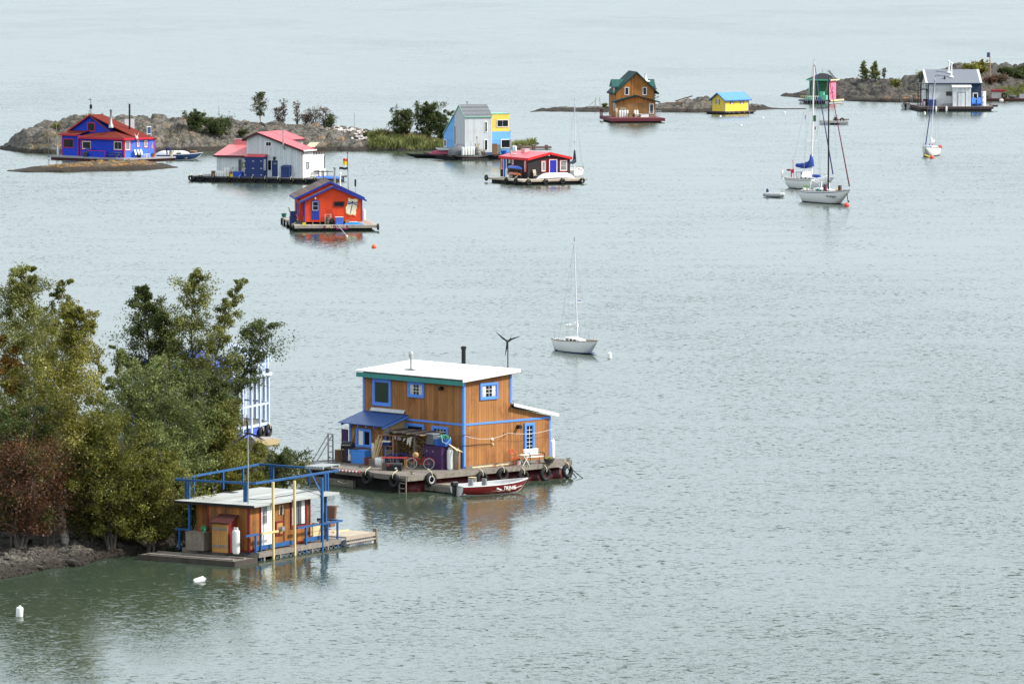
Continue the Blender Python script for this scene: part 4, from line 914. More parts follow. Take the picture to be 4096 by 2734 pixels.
inst('tcab2',mk_box(ply if False else mat('greenish_case',(.16,.17,.14)),.6,.5,1.35),'greenish glass case right of the brown cupboard',H.PR(Z8(1278,620),.4),H.yaw)
inst('tbush',mk_pot(royal,.45,.5,lr=.85,lh=.7,seed=3),'leafy plants in a blue planter below the annex window',H.PR(Z8(1345,600),.1),0)
for i,u in enumerate((1428,1440)):inst('prop',None,('front','rear')[i]+' white propane cylinder right of the sky blue annex',H.W(XB+.45,.4+i*.6,zd),0,'two cylinders by the annex')
o=thing('timber_raft','low brown timber raft behind the black house roof','raft',gp(Z24(1090,185)),R(5));MB().box(-3.3,3.3,-1,1,.15,.4).build('deck',mat('raft_brown',(.17,.10,.08)),o)
for k in range(4):MB().box(-3.2+k*1.9,-2.9+k*1.9,-1.02,1.02,-.2,.6).build('post',mat('raft_brown',(.17,.10,.08)),o)
bwall=mat('charcoal_stucco',(.022,.018,.020),rough=.8,var=.25,scale=4,bump=.5);rroof=mat('bright_red_roof',(.66,.055,.075),dirt=(0.451,0.051,0.065),dirt_at=.58,rough=.35,var=.07,groove=('y',.35,'',.1),gdark=.82)
rfas=mat('signal_red_trim',(.62,.015,.02),rough=.5)
H=HB('black_houseboat','low black houseboat with bright red roof and red window trim',Z24(1080,792),.6,R(28));H6=H;zd=H.zd
X1,_=H.Rr(Z24(1942,690));xr,zr=H.Rr(Z24(1520,290));ze=H.Rr(Z24(1085,408))[1];zer=H.Rr(Z24(1942,385))[1];Y1=H.Lr(Z24(517,600))[0]
H.part('wall',bwall,MB().prism([(0,zd),(X1,zd),(X1,zer),(xr,zr),(0,ze)],'y',0,Y1))
s1=(zr-ze)/xr;s2=(zr-zer)/(X1-xr);ov=.12
ro=gable_roof(H,'y',-ov,X1+.15,xr,ze-ov*s1+.26,zer-.15*s2+.26,zr+.26,-.28,Y1+.2,.05,rroof,rfas,.26)
for a,b_,kw in((Z24(1347,418),Z24(1449,652),{}),(Z24(1725,405),Z24(1887,640),dict(mull=(0,1)))):H.winpx('R',a,b_,rfas,greyglass,w=.08,sash=whitep,sw=.1,**kw)
x0,z1=H.Rr(Z24(1503,387));x1,z0=H.Rr(Z24(1685,700))
d=H.part('door',mat('royal_blue_door',(.01,.015,.33)),MB().box(x0+.16,x1-.16,-.04,-.002,zd+.05,z1-.16))
for b in bxs((x0,x0+.07,-.06,-.002,zd,z1),(x1-.07,x1,-.06,-.002,zd,z1),(x0+.071,x1-.071,-.06,-.002,z1-.07,z1)):b.build('trim',rfas,d)
for b in bxs((x0+.071,x0+.155,-.05,-.002,zd,z1-.155),(x1-.155,x1-.071,-.05,-.002,zd,z1-.155),(x0+.071,x1-.071,-.05,-.002,z1-.15,z1-.071)):b.build('frame',whitep,d)
for a,b_ in((Z24(1053,420),Z24(1008,652)),(Z24(800,392),Z24(755,508)),(Z24(573,375),Z24(530,602))):H.winpx('L',b_,a,rfas,greyglass,w=.08,sash=whitep,sw=.09)
y0,z1=H.Lr(Z24(652,366));y1,_=H.Lr(Z24(585,366));d=H.part('door',royal,MB().box(-.04,-.002,y0+.12,y1-.12,zd+.1,z1-.12),label='narrow blue side door')
for b in bxs((-.06,-.002,y0,y0+.12,zd,z1),(-.06,-.002,y1-.12,y1,zd,z1),(-.06,-.002,y0+.121,y1-.121,z1-.12,z1)):b.build('frame',whitep,d)
y,z=H.Lr(Z24(710,435));H.part('wall_art',mat('pale_art',(.45,.42,.36),var=.5,scale=9),MB().cbox((-.03,y,z),(.04,.5,.5)))
p=find_r=None
def roof_pt(H,uv,x0,z0,s):
 d=ray(*uv);p0=H.W(x0,0,z0);nr=(-s*H.ex+Vector((0,0,1))).normalized();t=(p0-ORG).dot(nr)/d.dot(nr);return H.loc(ORG+d*t)
p=roof_pt(H,Z24(725,298),0,ze+.26,s1);H.part('stove_pipe',steel,MB().tube((p.x,p.y,p.z-.1),(p.x,p.y,p.z+1.9),.12).lathe([(.15,1.75),(.15,1.95)],(p.x,p.y,p.z)),smooth=True)
H.part('roof_hatch',whitep,MB().cbox((p.x+.25,p.y-.6,p.z+.1),(.35,.5,.05)))
p=roof_pt(H,Z24(1030,240),0,ze+.26,s1);H.part('roof_vent',mat('pinkish_vent',(.62,.42,.42)),MB().cbox((p.x,p.y,p.z+.15),(.7,1.0,.45)))
x,z=H.Rr(Z24(1502,312));H.part('wall_lamp',whitep,MB().ball((x,-.12,z),.13))
X0,Y0=H.G(Z24(975,828));XE=H.Rr(Z24(2275,790),Y0)[0];YE=H.Lr(Z24(245,740),X0)[0]
deck_box(H,mat('pale_dock_boards',(.42,.37,.31),rough=.85,var=.2,groove=('x',.2),gdark=.6),X0,XE,Y0,YE,zd,beam=mat('pale_dock_beam',(.36,.29,.21),rough=.85,var=.25),bh=.2,flm=floatm,ins=.45)
tyres(H,'R',[Z24(x,y)for x,y in((1095,858),(1443,850),(1787,838),(2190,830))],Y0,'along the front of the black house dock',r=.38,key='btyre')
tyres(H,'L',[Z24(x,y)for x,y in((230,768),(638,820),(833,832))],X0,'along the left side of the black house dock',r=.42,key='btyre')
inst('prop',None,'white propane cylinder beside the kayak rack of the black house',H.PL(Z24(650,745),-.7),0)
inst('slchair',mk_chair(greyplas,mat('tan_sling',(.40,.34,.24)),True,1.15),'tan sling chair against the black front wall',H.W(.9,-.55,zd),H.yaw+R(10))
k1=mk_canoe(mat('kayak_royal_blue',(.03,.10,.55),rough=.35),4.1,.62,.34,name='kayak',cat='kayak');k2=mk_canoe(mat('kayak_orange',(.52,.13,.04),rough=.35),3.6,.6,.32,name='kayak',cat='kayak')
ky0=H.Lr(Z24(660,540),-.9);ky1=H.Lr(Z24(955,590),-.9);kz=(ky0[1]+ky1[1])/2;kc=(ky0[0]+ky1[0])/2
inst('k1',k1,'blue kayak on the top arms of the kayak rack',H.W(-.9,kc,kz-.12),H.yaw+R(90));inst('k2',k2,'orange kayak on the lower arms of the kayak rack',H.W(-.9,kc,kz-.12-(H.Lr(Z24(800,545),-.9)[1]-H.Lr(Z24(800,672),-.9)[1])),H.yaw+R(90))
o=thing('kayak_rack','dark timber kayak rack against the side wall of the black house','rack',H.W(-.9,kc,0),H.yaw)
for s in(-.9,.9):
 MB().box(.45,.53,s-.04,s+.04,zd,kz).build('post',brownp,o);MB().box(-.4,.44,s-.04,s+.04,kz-.28,kz-.2).build('arm',brownp,o);MB().box(-.4,.44,s-.04,s+.04,kz-1.45,kz-1.37).build('arm',brownp,o)
inst('bbox',mk_box(whitep,.6,.4,.5),'small white box under the orange kayak',H.PL(Z24(708,762),-1.0),H.yaw)
inst('lcanoe',mk_canoe(whitegel,5.6,1.0,.62,inner=greyplas),'long white upturned canoe in front of the blue door',H.W(H.Rr(Z24(1640,740),-.9)[0],-.95,zd+.06),H.yaw+R(1))
inst('ssmall',mk_pot(terracotta,.15,.2,lr=.15,lh=.15,seed=9),'small pot plant between tan chair and canoe',H.W(1.55,-.4,zd),0)
gr=mat('dark_green_roof',(.006,.042,.038),dirt=(0.019,0.043,0.04),dirt_at=.58,rough=.7,spec=.2,var=.15,groove=('y',.4,'',.1),gdark=.7);osb=mat('orange_brown_boards',(.36,.14,.028),dirt=(0.305,0.124,0.033),dirt_at=.58,rough=.75,var=.2,scale=3,groove=('xy',.25,'',.07),gdark=.7)
osb2=mat('dull_brown_boards',(.25,.13,.045),rough=.8,var=.15,scale=3,groove=('xy',.9,'',.03),gdark=.7);reddeck=mat('red_deck',(.13,.022,.03),rough=.7,var=.2)
H=HB('gabled_houseboat','tall gabled brown houseboat with dark green metal roofs on a red deck',Z20(590,1352),.75,R(8));H7=H;zd=H.zd
X1=H.Rr(Z20(1650,1300))[0];zw=H.Rr(Z20(1000,968))[1];xr,zr=H.Rr(Z20(1130,775));zl=H.Rr(Z20(590,925))[1]
H.part('wall',osb2,MB().box(0,X1,0,1.9,zd,zw));H.part('wall',osb,MB().prism([(0,zw+.002),(X1,zw+.002),(X1,zl),(xr,zr),(0,zl)],'y',.01,1.9))
ss=(zr-zl)/xr;gable_roof(H,'y',-.55,X1+.7,xr,zl-.55*ss+.12,zl-.7*ss+.12,zr+.12,-.35,1.9,.06,gr,gr,.14)
y2=1.9;a0=H.Rr(Z20(575,800),y2)[0];a1=H.Rr(Z20(1612,800),y2)[0];zeh=H.Rr(Z20(580,690),y2)[1];ar,zap=H.Rr(Z20(1132,150),y2);
zeh2=H.Rr(Z20(1612,640),y2)[1];Ly=7.6
s1=(zap-zeh)/(ar-a0)
H.part('wall',osb,MB().prism([(a0,zd),(a1,zd),(a1,zap-s1*(a1-ar)),(ar,zap),(a0,zeh)],'y',y2+.003,y2+Ly))
gable_roof(H,'y',a0-.3,a1+.75,ar,zeh-.3*s1+.22,zap-s1*(a1-ar+.75)+.22,zap+.22,y2-.35,y2+Ly+.3,.08,gr,gr,.16)
for uv in((808,538,925,755),(1297,538,1412,755)):H.winpx('R',Z20(*uv[:2]),Z20(*uv[2:]),whitep,glassy('bluish_glass',(.03,.045,.075)),off=y2,w=.1)
H.winpx('R',Z20(1480,990),Z20(1600,1262),whitep,glassy('bluish_glass',(.03,.045,.075)),w=.11)
for(ua,va,ub,vb)in((452,940,478,1155),(538,968,572,1135)):
 y,z1=H.Lr(Z20(ua,va));y_,z0=H.Lr(Z20(ub,vb));
H.window('L',.5,1.1,zd+1.0,zd+2.2,whitep,whitep,off=0,w=.1);H.window('L',y2+1.6,y2+2.5,zd+.9,zd+2.4,whitep,greyglass,off=a0,w=.12)
dz0,dz1=H.Rr(Z20(1500,520),y2+2.2)[1],H.Rr(Z20(1500,325),y2+2.2)[1];xl=H.Rr(Z20(480,505),y2+2)[0];xR_=H.Rr(Z20(1658,520),y2+2)[0]
dy0,dy1=y2+2.0,y2+5.6
for(p,q,c)in((xl,ar-1.0,1),(xR_,ar+1.0,-1)):
 H.part('dormer',osb,MB().box(p+c*.5,q,dy0+.45,dy1-.45,zeh-.6,dz0+.02));m_=MB();ym_=(dy0+dy1)/2
 xx=sorted((p,q));m_.slab((xx[0],dy0,dz0),(xx[1],dy0,dz0),(xx[1],ym_,dz1),(xx[0],ym_,dz1),.08).slab((xx[0],ym_,dz1),(xx[1],ym_,dz1),(xx[1],dy1,dz0),(xx[0],dy1,dz0),.08).box(xx[0],xx[1],dy0-.05,dy0-.002,dz0-.22,dz0+.01)
 m_.prism([(dy0+.1,dz0-.1),(dy1-.1,dz0-.1),(ym_,dz1-.1)],'x',p+c*.05,p+c*.3)
 H.part('dormer_roof',mat('dormer_green_roof',(.012,.085,.075),rough=.6,groove=('x',.3,'',.12),gdark=.6),m_)
x,z=H.Rr(Z20(1378,165),y2+3);H.part('chimney',whitep,MB().lathe([(.75,-1.35),(.75,-1.2),(.36,-1.15),(.18,-.6),(.14,-.5),(.14,-.1),(.2,0)],(x,y2+3,z)),smooth=True)
x,z=H.Lr(Z20(552,525),a0);H.part('stove_pipe',steel,MB().tube((a0-.2,y2+1.0,zeh-.4),(a0-.2,y2+1.0,zeh+.75),.13))
X0,Y0=H.G(Z20(455,1388));XE=H.Rr(Z20(1903,1410),Y0)[0];YE=min(H.Lr(Z20(132,1300),X0)[0],12)
deck_box(H,reddeck,X0,XE,Y0,YE,zd,beam=reddeck,bh=.5,flm=floatm,ins=.5)
for b in bxs((X0,X0+.12,YE-.2,YE-.08,zd,zd+1.1),(X0,X0+.12,YE-2.4,YE-2.3,zd,zd+1.1),(X0,X0+.12,YE-1.3,YE-1.2,zd,zd+1.1),(X0,X0+.12,YE-2.4,YE-.08,zd+1.1,zd+1.18)):H.part('rail',reddeck,b)
for i,u in enumerate((677,743,810,880)):inst('prop',None,ORD[i]+' from the left of four propane cylinders on the red deck',H.PR(Z20(u,1362),-.45),0,'four propane cylinders on the red deck')
for i,u in enumerate((1085,1150)):inst('prop',None,('left','right')[i]+' of the two propane cylinders behind the white table on the red deck',H.PR(Z20(u,1352),-.45),0,'pair of propane cylinders on the red deck')
o=panel(H,[Z20(690,1105),Z20(850,1105),Z20(850,1200),Z20(690,1200)],0,mat('beige_sign',(.55,.47,.36)),'wall_sign','beige hand lettered sign above the four cylinders','sign');lettering('SOUND',H,Z20(705,1150),Z20(838,1150),-.05,black,o,.5)
def mk_kennel():
 t=thing('dog_house','','kennel');MB().box(-.5,.5,-.4,.4,0,.62).build('box',mat('kennel_wood',(.30,.17,.07)),t);MB().box(-.55,.55,-.45,.45,.62,.68).build('lid',mat('kennel_wood',(.30,.17,.07)),t)
 MB().prism([(.25+.16*math.cos(a),.3+.2*math.sin(a))for a in[6.283*i/12 for i in range(12)]],'y',-.42,-.401).build('opening',black,t);return t
inst('kennel',mk_kennel,'brown wooden kennel with round hole between the cylinder groups',H.PR(Z20(995,1355),-.6),H.yaw)
def mk_table(m,sx,sy,h):
 def f():
  t=thing('low_table','','table');MB().box(-sx/2,sx/2,-sy/2,sy/2,h-.04,h).build('tabletop',m,t)
  for a in(-1,1):
   for b in(-1,1):MB().box(a*(sx/2-.08)-.03,a*(sx/2-.08)+.03,b*(sy/2-.08)-.03,b*(sy/2-.08)+.03,0,h-.04).build('leg',m,t)
  return t
 return f
inst('wtab',mk_table(whitep,1.1,.6,.55),'white low table in front of the pair of cylinders',H.PR(Z20(1190,1372),-1.0),H.yaw);inst('wcool',mk_box(whitep,1.3,.6,.5,mat('pale_grey_lid',(.5,.54,.56))),'long white cooler beside the white table',H.PR(Z20(1350,1372),-1.0),H.yaw)
o=thing('aluminium_ladder','aluminium ladder lying on its side at the right of the red deck','ladder',H.PR(Z20(1440,1382),-1.2),H.yaw+R(2))
for dz in(.05,.95):MB().bar((0,0,dz*.9+.05),(2.3,0,dz*.9+.25),.06).build('rail',steel,o)
for k in range(7):MB().bar((.15+k*.33,0,.1+k*.025),(.15+k*.33,0,.92+k*.025),.05).build('rung',steel,o)
o=thing('leaning_board','pale board leaning on the left corner of the gabled house','board',H.PR(Z20(592,1360),-.2),H.yaw);MB().cbox((0,0,.75),(.32,.04,1.5),rx=R(-6)).build('plank',palewood,o)
yc_=mat('cabin_yellow',(.80,.58,.07),dirt=(0.543,0.398,0.061),dirt_at=.58,rough=.6,var=.05);broof=mat('blue_ribbed_roof',(.09,.26,.62),dirt=(0.074,0.187,0.424),dirt_at=.58,rough=.35,var=.08,groove=('x',.35,'',.15),gdark=1.3);cb_=mat('cabin_blue_trim',(.03,.12,.42))
H=HB('yellow_cabin','small yellow floating cabin with blue metal roof and red shutters',Z9(1778,469),.5,R(46));H8=H;zd=H.zd
X1=H.Rr(Z9(1995,460))[0];Y1=H.Lr(Z9(1658,460))[0];ze=H.Rr(Z9(1780,360))[1];yr,zr=H.Lr(Z9(1712,303));yr=Y1/2
H.part('wall',yc_,MB().prism([(0,zd),(Y1,zd),(Y1,ze),(yr,zr),(0,ze)],'x',0,X1));s1=(zr-ze)/yr
gable_roof(H,'x',-.35,Y1+.35,yr,ze-.35*s1+.1,ze-.35*s1+.1,zr+.1,-.4,X1+.4,.06,broof,cb_,.1)
for b in bxs((-.02,.1,-.03,-.002,zd,ze),(X1-.1,X1+.02,-.03,-.002,zd,ze)):H.part('corner_board',cb_,b)
H.part('corner_board',cb_,MB().box(-.03,-.002,Y1-.1,Y1+.02,zd,ze));shut=mat('shutter_red',(.22,.01,.02))
for f,(a,b_,c,d)in(('R',(1832,357,1854,403)),('R',(1921,353,1943,401)),('L',(1704,358,1722,405))):
 g=H.Rr if f=='R' else H.Lr;p,q=g(Z9(a,b_)),g(Z9(c,d));l,r_=sorted((p[0],q[0]));w_=H.window(f,l,r_,q[1],p[1],whitep,greyglass,w=.09,mull=(1,1))
 for s,(u0,u1)in enumerate(((l-.2,l-.01),(r_+.01,r_+.2))):MB().box(*((u0,u1,-.05,-.002)if f=='R' else(-.05,-.002,u0,u1)),q[1],p[1]).build('shutter',shut,w_)
X0,Y0=H.G(Z9(1770,486));X0,Y0=-.5,-.5
deck_box(H,mat('brown_deck_boards',(.17,.13,.11)),-.6,X1+.9,-.7,Y1+1.0,zd,beam=mat('dark_brown_beam',(.07,.05,.045)),bh=.25,flm=floatm,ins=.2)
tyres(H,'R',[Z9(x,490)for x in(1815,1852,1905,1955,2000)],-.7,'along the front of the yellow cabin dock',r=.3,key='ytyre')
gw=mat('bottle_green_wall',(.018,.10,.045),dirt=(0.027,0.081,0.045),dirt_at=.58,rough=.7,var=.15,groove=('z',.25,'',.08),gdark=.75);pk=mat('pink_wall',(.78,.19,.30),dirt=(0.53,0.14,0.213),dirt_at=.58,rough=.6,var=.06);mintp=mat('mint_paint',(.13,.52,.33),rough=.5);crm=mat('cream_trim',(.78,.66,.35),rough=.6)
droof=mat('charcoal_roof',(.022,.024,.03),rough=.8,var=.2,scale=5)
H=HB('green_pink_cabin','dark green floating cabin with spotted pink side wall and hipped roof',Z22(822,838),.75,R(66));H9=H;zd=H.zd
X1=H.Rr(Z22(985,800))[0];Y1=H.Lr(Z22(342,800))[0];ze=H.Lr(Z22(822,366))[1]
H.part('wall',gw,MB().box(0,X1,0,Y1,zd,ze));H.part('side_wall',pk,MB().box(.0,X1,-.03,-.002,zd,ze),label='pink wall with dark spots')
pkr=mat('pink_door_edge',(.78,.19,.30))
for(u,v,a,b_)in((907,560,12,52),(850,690,9,36),(903,655,12,38),(937,735,11,45),(885,780,7,20)):
 x,z=H.Rr(Z22(u,v));sc=1/ppm(H.W(x,0,z));H.part('spot',mat('spot_plum',(.05,.02,.06)),MB().prism([(x+a/6.03*sc*2.2*math.cos(t),z+b_/6.03*sc*math.sin(t))for t in[6.283*i/12 for i in range(12)]],'y',-.045,-.031))
hx,hy=X1/2,Y1/2;zr=H.Lr(Z22(670,200),hx)[1];o_=.45
q=MB().add([(-o_,-o_,ze+.1),(X1+o_,-o_,ze+.1),(X1+o_,Y1+o_,ze+.1),(-o_,Y1+o_,ze+.1),(hx,hy-.5,zr),(hx,hy+.5,zr)],[(0,3,2,1),(0,1,4),(1,2,5,4),(2,3,5),(3,0,4,5)]);ro=H.part('roof',droof,q)
MB().box(-o_-.04,-o_-.002,-o_,Y1+o_,ze-.1,ze+.13).build('fascia',mintp,ro);MB().box(-o_,X1+o_,-o_-.04,-o_-.002,ze-.1,ze+.13).build('fascia',crm,ro)
for b in bxs((-.03,-.002,Y1-.12,Y1,zd,ze),(-.03,-.002,0,.14,zd,ze)):H.part('corner_board',mintp,b)
x,z=H.Lr(Z22(670,110),hx);H.part('antenna',black,MB().tube((hx,hy,zr-.1),(hx,hy,z),.03))
H.part('solar_panel',black,MB().slab((hx-.2,hy-2.2,zr-.9),(hx+1,hy-2.2,zr-.9),(hx+1,hy-1.0,zr+.5),(hx-.2,hy-1.0,zr+.5),.05));H.part('panel_frame',steel,MB().bar((hx-.2,hy-2.2,zr-.95),(hx-.2,hy-1.0,zr+.5),.08).bar((hx-.2,hy-1.0,zr+.5),(hx-.2,hy-.9,zr-.2),.06))
b0,b1=H.Lr(Z22(715,760),-.6)[0],H.Lr(Z22(560,760),-.6)[0];o=inst('mintcab',mk_box(mintp,1.0,.6,1.45),'tall mint green cupboard against the dark green wall',H.W(-.5,(b0+b1)/2,zd),H.yaw+R(90))
inst('mintbox',mk_box(mintp,.75,.7,.85),'mint green chest at the corner of green and pink walls',H.PL(Z22(728,855),-.6),H.yaw);inst('mintbench',mk_box(mintp,1.6,.6,.8,black),'mint green bench box with black top at the left of the green wall',H.PL(Z22(370,838),-.6),H.yaw-R(90))
inst('bluebin',mk_box(royal,.5,.4,.35),'small blue crate between the mint green boxes',H.PL(Z22(568,855),-1.1),H.yaw)
X0,Y0=H.G(Z22(718,888));X0=-1.4;Y0=-.75;YE=H.Lr(Z22(80,860),X0)[0];XE=X1+2.0
deck_box(H,mat('slate_deck',(.13,.14,.17),rough=.8,groove=('y',.2),gdark=.6),X0,XE,Y0,YE,zd,beam=mat('slate_beam',(.11,.12,.15),rough=.8),bh=.25)
H.part('side_beam',crm,MB().box(X0,XE,Y0-.1,Y0-.052,zd-.25,zd+.0))
for y in(Y0+.6,YE-.6):H.part('float_tank',mat('grey_tank',(.40,.40,.41),rough=.5),MB().lathe([(.1,0),(.4,.12),(.52,.5),(.52,XE-X0-.8),(.4,XE-X0-.4),(.1,XE-X0-.3)],(X0-.15,y,.15),ax='x',n=16),smooth=True)
H.part('float',floatm,MB().box(X0+.5,XE-.4,Y0+1.3,YE-1.3,-.3,zd-.25))
q=[]
for k in range(9):y=YE-.5-k*(YE-Y0-3.0)/8;q.append(MB().box(X0+.05,X0+.12,y-.04,y+.04,zd,zd+.62))
q.append(MB().box(X0+.03,X0+.14,Y0+2.5,YE-.4,zd+.62,zd+.7))
pieces('rail',crm,q,H.root)
q=[MB().box(X1+.3+k*.4,X1+.35+k*.4,Y0,Y0+.05,zd,zd+1.5)for k in range(5)];pieces('fence_post',oldwood,q,H.root)
gl=mat('grey_lap_siding',(.66,.67,.66),dirt=(0.451,0.457,0.451),dirt_at=.58,rough=.65,var=.06,groove=('z',.16,'',.18),gdark=.72);nv=mat('navy_wall',(.008,.035,.085),dirt=(0.02,0.038,0.071),dirt_at=.58,rough=.6,var=.15,groove=('z',.16,'',.15),gdark=.7);gv=mat('pale_grey_vertical',(.70,.71,.72),dirt=(0.477,0.484,0.49),dirt_at=.58,rough=.6,groove=('xy',.35,'',.1),gdark=.7)
ash=mat('ash_shingles',(.17,.185,.215),rough=.9,var=.18,scale=8)
H=HB('grey_houseboat','grey and navy houseboat with pale shingle roof and two white stove pipes',Z21(532,686),.85,R(3.5));H10=H;zd=H.zd
X1=H.Rr(Z21(1540,680))[0];ze=H.Rr(Z21(700,240))[1];xm=H.Rr(Z21(1345,600))[0];D=8.0;zr=H.Rr(Z21(1000,2),D/2)[1]
H.part('wall',gl,MB().box(0,xm,0,D,zd,ze));H.part('wall',nv,MB().box(xm+.002,X1,0,D,zd,ze),label='navy right part of the wall')
H.part('gable',gl,MB().prism([(0,ze),(D,ze),(D/2,zr-.15)],'x',.02,X1-.02));s1=(zr-ze)/(D/2)
xn=H.Rr(Z21(1195,270))[0];H.part('wall_panel',nv,MB().box(xn,xm,-.02,-.002,H.Rr(Z21(1200,305))[1],ze));H.part('frieze',nv,MB().box(-.02,X1+.02,-.05,-.022,ze-.28,ze))
H.part('corner_board',nv,MB().box(-.03,.12,-.045,-.002,zd,ze-.29))
ro=gable_roof(H,'x',-.35,D+.35,D/2,ze-.35*s1+.12,ze-.35*s1+.12,zr+.12,-.5,X1+.1,.07,ash,nv,.1)
MB().slab((-.52,-.37,ze-.35*s1+.135),(-.1,-.37,ze-.35*s1+.135),(-.1,D/2,zr+.135),(-.52,D/2,zr+.135),.01).build('rake_trim',mat('light_grey_trim',(.48,.49,.48)),ro);MB().slab((X1-.3,-.37,ze-.35*s1+.135),(X1+.12,-.37,ze-.35*s1+.135),(X1+.12,D/2,zr+.135),(X1-.3,D/2,zr+.135),.01).build('rake_trim',mat('light_grey_trim',(.48,.49,.48)),ro)
def ryp(uv):
 d=ray(*uv);p0=H.W(0,0,ze+.12);nr=(-s1*H.ey+Vector((0,0,1))).normalized();t=(p0-ORG).dot(nr)/d.dot(nr);return H.loc(ORG+d*t)
for uv,h in(((973,135),2.3),((925,50),1.9)):
 p=ryp(Z21(*uv));H.part('stove_pipe',whitep,MB().lathe([(.42,-.05),(.40,.08),(.17,.2),(.14,.3),(.14,h),(.24,h+.02),(.24,h+.2),(.1,h+.25)],tuple(p)),smooth=True)
p=ryp(Z21(845,170));H.part('roof_vent',black,MB().lathe([(.18,-.05),(.1,.5),(.02,.6)],tuple(p)))
x0,z1=H.Rr(Z21(1003,330),-1.2);x1,z0=H.Rr(Z21(1343,680),-1.2)
e=H.part('entry_shed',gv,MB().prism([(-1.2,zd),(-.05,zd),(-.05,z1+.25),(-1.2,z1)],'x',x0,x1));MB().slab((x0-.15,-1.4,z1+.02),(x1+.15,-1.4,z1+.02),(x1+.15,-.05,z1+.5),(x0-.15,-.05,z1+.5),.08).build('shed_roof',mat('light_grey_trim',(.48,.49,.48)),e)
p0,q1=H.Rr(Z21(1100,430),-1.2);p1,q0=H.Rr(Z21(1238,680),-1.2);dd=MB().box(p0,p1,-1.24,-1.202,zd,q1).build('door',gv,e)
for b in bxs((p0-.07,p0,-1.25,-1.203,zd,q1+.07),(p1,p1+.07,-1.25,-1.203,zd,q1+.07),(p0,p1,-1.25,-1.203,q1+.001,q1+.07)):b.build('door_frame',navy,dd)
H.winpx('R',Z21(1378,433),Z21(1476,560),whitep,glass,w=.14);H.winpx('R',Z21(875,408),Z21(1000,488),black,glassy('grey_glass',(.09,.09,.10),rough=.2),w=.1,mull=(3,1),mmat=black)
X0,Y0=H.G(Z21(320,702));X0=H.Rr(Z21(320,702),-1.9)[0]+.5;XE=H.Rr(Z21(1770,700),-1.9)[0];YE=11
H.part('deck',mat('taupe_deck',(.24,.20,.19),rough=.85,var=.2),MB().prism([(X0,-1.9),(XE,-1.9),(XE+.8,YE),(X0,YE)],'z',zd-.06,zd));fdk=mat('deck_fascia_brown',(.07,.045,.045),rough=.8,var=.3)
H.part('deck_beam',fdk,MB().box(X0-.05,XE,-1.96,-1.902,zd-.45,zd-.01));H.part('deck_beam',fdk,MB().slab((X0-.06,-1.95,zd-.01),(X0,-1.9,zd-.01),(X0,YE,zd-.01),(X0-.06,YE,zd-.01),.42));H.part('float',floatm,MB().prism([(X0+.1,-1.8),(XE-.3,-1.8),(XE+.4,YE-.3),(X0+.1,YE-.3)],'z',-.4,zd-.07))
H.part('stern_beam',fdk,MB().box(XE-.2,XE+1.3,1.4,1.6,zd-.2,zd+.15))
for i,u in enumerate((683,878)):
 x,z=H.Rr(Z21(u,735),-2.05);inst('fender',mk_buoy_cyl(whitep,.16,.85),('left','right')[i]+' white fender hanging on the front of the grey house dock',H.W(x,-2.1,z),0,'white fenders on the grey house dock')
ac=mk_chair(mat('chair_blue',(.05,.20,.70)),None,True,1.3)
for i,u in enumerate((1410,1512)):inst('bluechair',ac,('left','right')[i]+' bright blue garden chair against the navy wall',H.PR(Z21(u,668),-.8),H.yaw+R(8),'blue garden chairs')
CH['bluechair'].scale=(1.5,1.3,1.15)
for c in S.objects:
 if c.name.startswith('deck_chair')and 'bright blue garden' in c.get('label',''):c.scale=(1.5,1.3,1.15)
inst('gbin1',mk_box(navy,1.3,.8,1.2,royal),'navy storage chest by the left corner of the grey house',H.PR(Z21(608,690),-.8),H.yaw);inst('gtank',mk_bin(whitep,.55,2.5,whitep),'tall white water tank right of the navy wall',H.PR(Z21(1568,660),.8),0)
def mk_stone():
 t=thing('stone_block','','block');MB().box(-.35,.35,-.25,.25,0,.5).build('block',mat('grey_block',(.2,.2,.2)),t,bevel=.05);return t
for i,u in enumerate((845,905,960)):inst('blk',mk_stone,('left','middle','right')[i]+' grey block on the deck left of the grey entry shed',H.PR(Z21(u,682),-.6),.1*i,'grey blocks by the entry shed')
x0=H.Rr(Z21(378,500),.5)[0];zt_=H.Rr(Z21(400,258),.5)[1];zm_=H.Rr(Z21(400,365),.5)[1]
q=bxs((x0,x0+.14,.4,.54,zd,zt_),(-.25,-.11,.4,.54,zd,zt_),(x0,x0+.14,3.4,3.54,zd,zt_),(x0,-.05,.38,.56,zm_-.1,zm_+.05),(x0,-.05,.42,.5,zt_-.07,zt_))
for k in range(6):q.append(MB().box(x0+.3+k*.3,x0+.36+k*.3,.44,.48,zm_+.05,zt_-.07))
pieces('balcony',mat('navy_black_rail',(.008,.012,.03)),q,H.root);H.part('balcony_floor',oldwood,MB().box(x0,-.02,.57,3.4,zm_-.1,zm_))
inst('gbike',mk_box(greyplas,1.2,.6,1.2,black),'dark covered machine under the balcony of the grey house',H.W(x0+1.2,.9,zd),H.yaw);inst('gbike2',mk_bin(mat('silver_drum',(.3,.28,.3)),.3,.8,redp),'silver drum with red lid under the balcony',H.W(x0+.6,.2,zd),0)
bl=mat('ultramarine_wall',(.018,.055,.52),dirt=(0.027,0.051,0.358),dirt_at=.58,rough=.7,var=.10,bump=.3,spec=.2);bl_sunlit=mat('sunlit_blue_wall',(.05,.16,.80),dirt=(0.048,0.121,0.543),dirt_at=.58,rough=.7,var=.10);rr=mat('rust_shingles',(.15,.022,.014),dirt=(0.114,0.03,0.024),dirt_at=.58,rough=.9,var=.15,scale=6,spec=.15);cr=mat('crimson_trim',(.50,.015,.035),rough=.5)  # one wall blue in two tones: darker shaded face, paler sunlit side
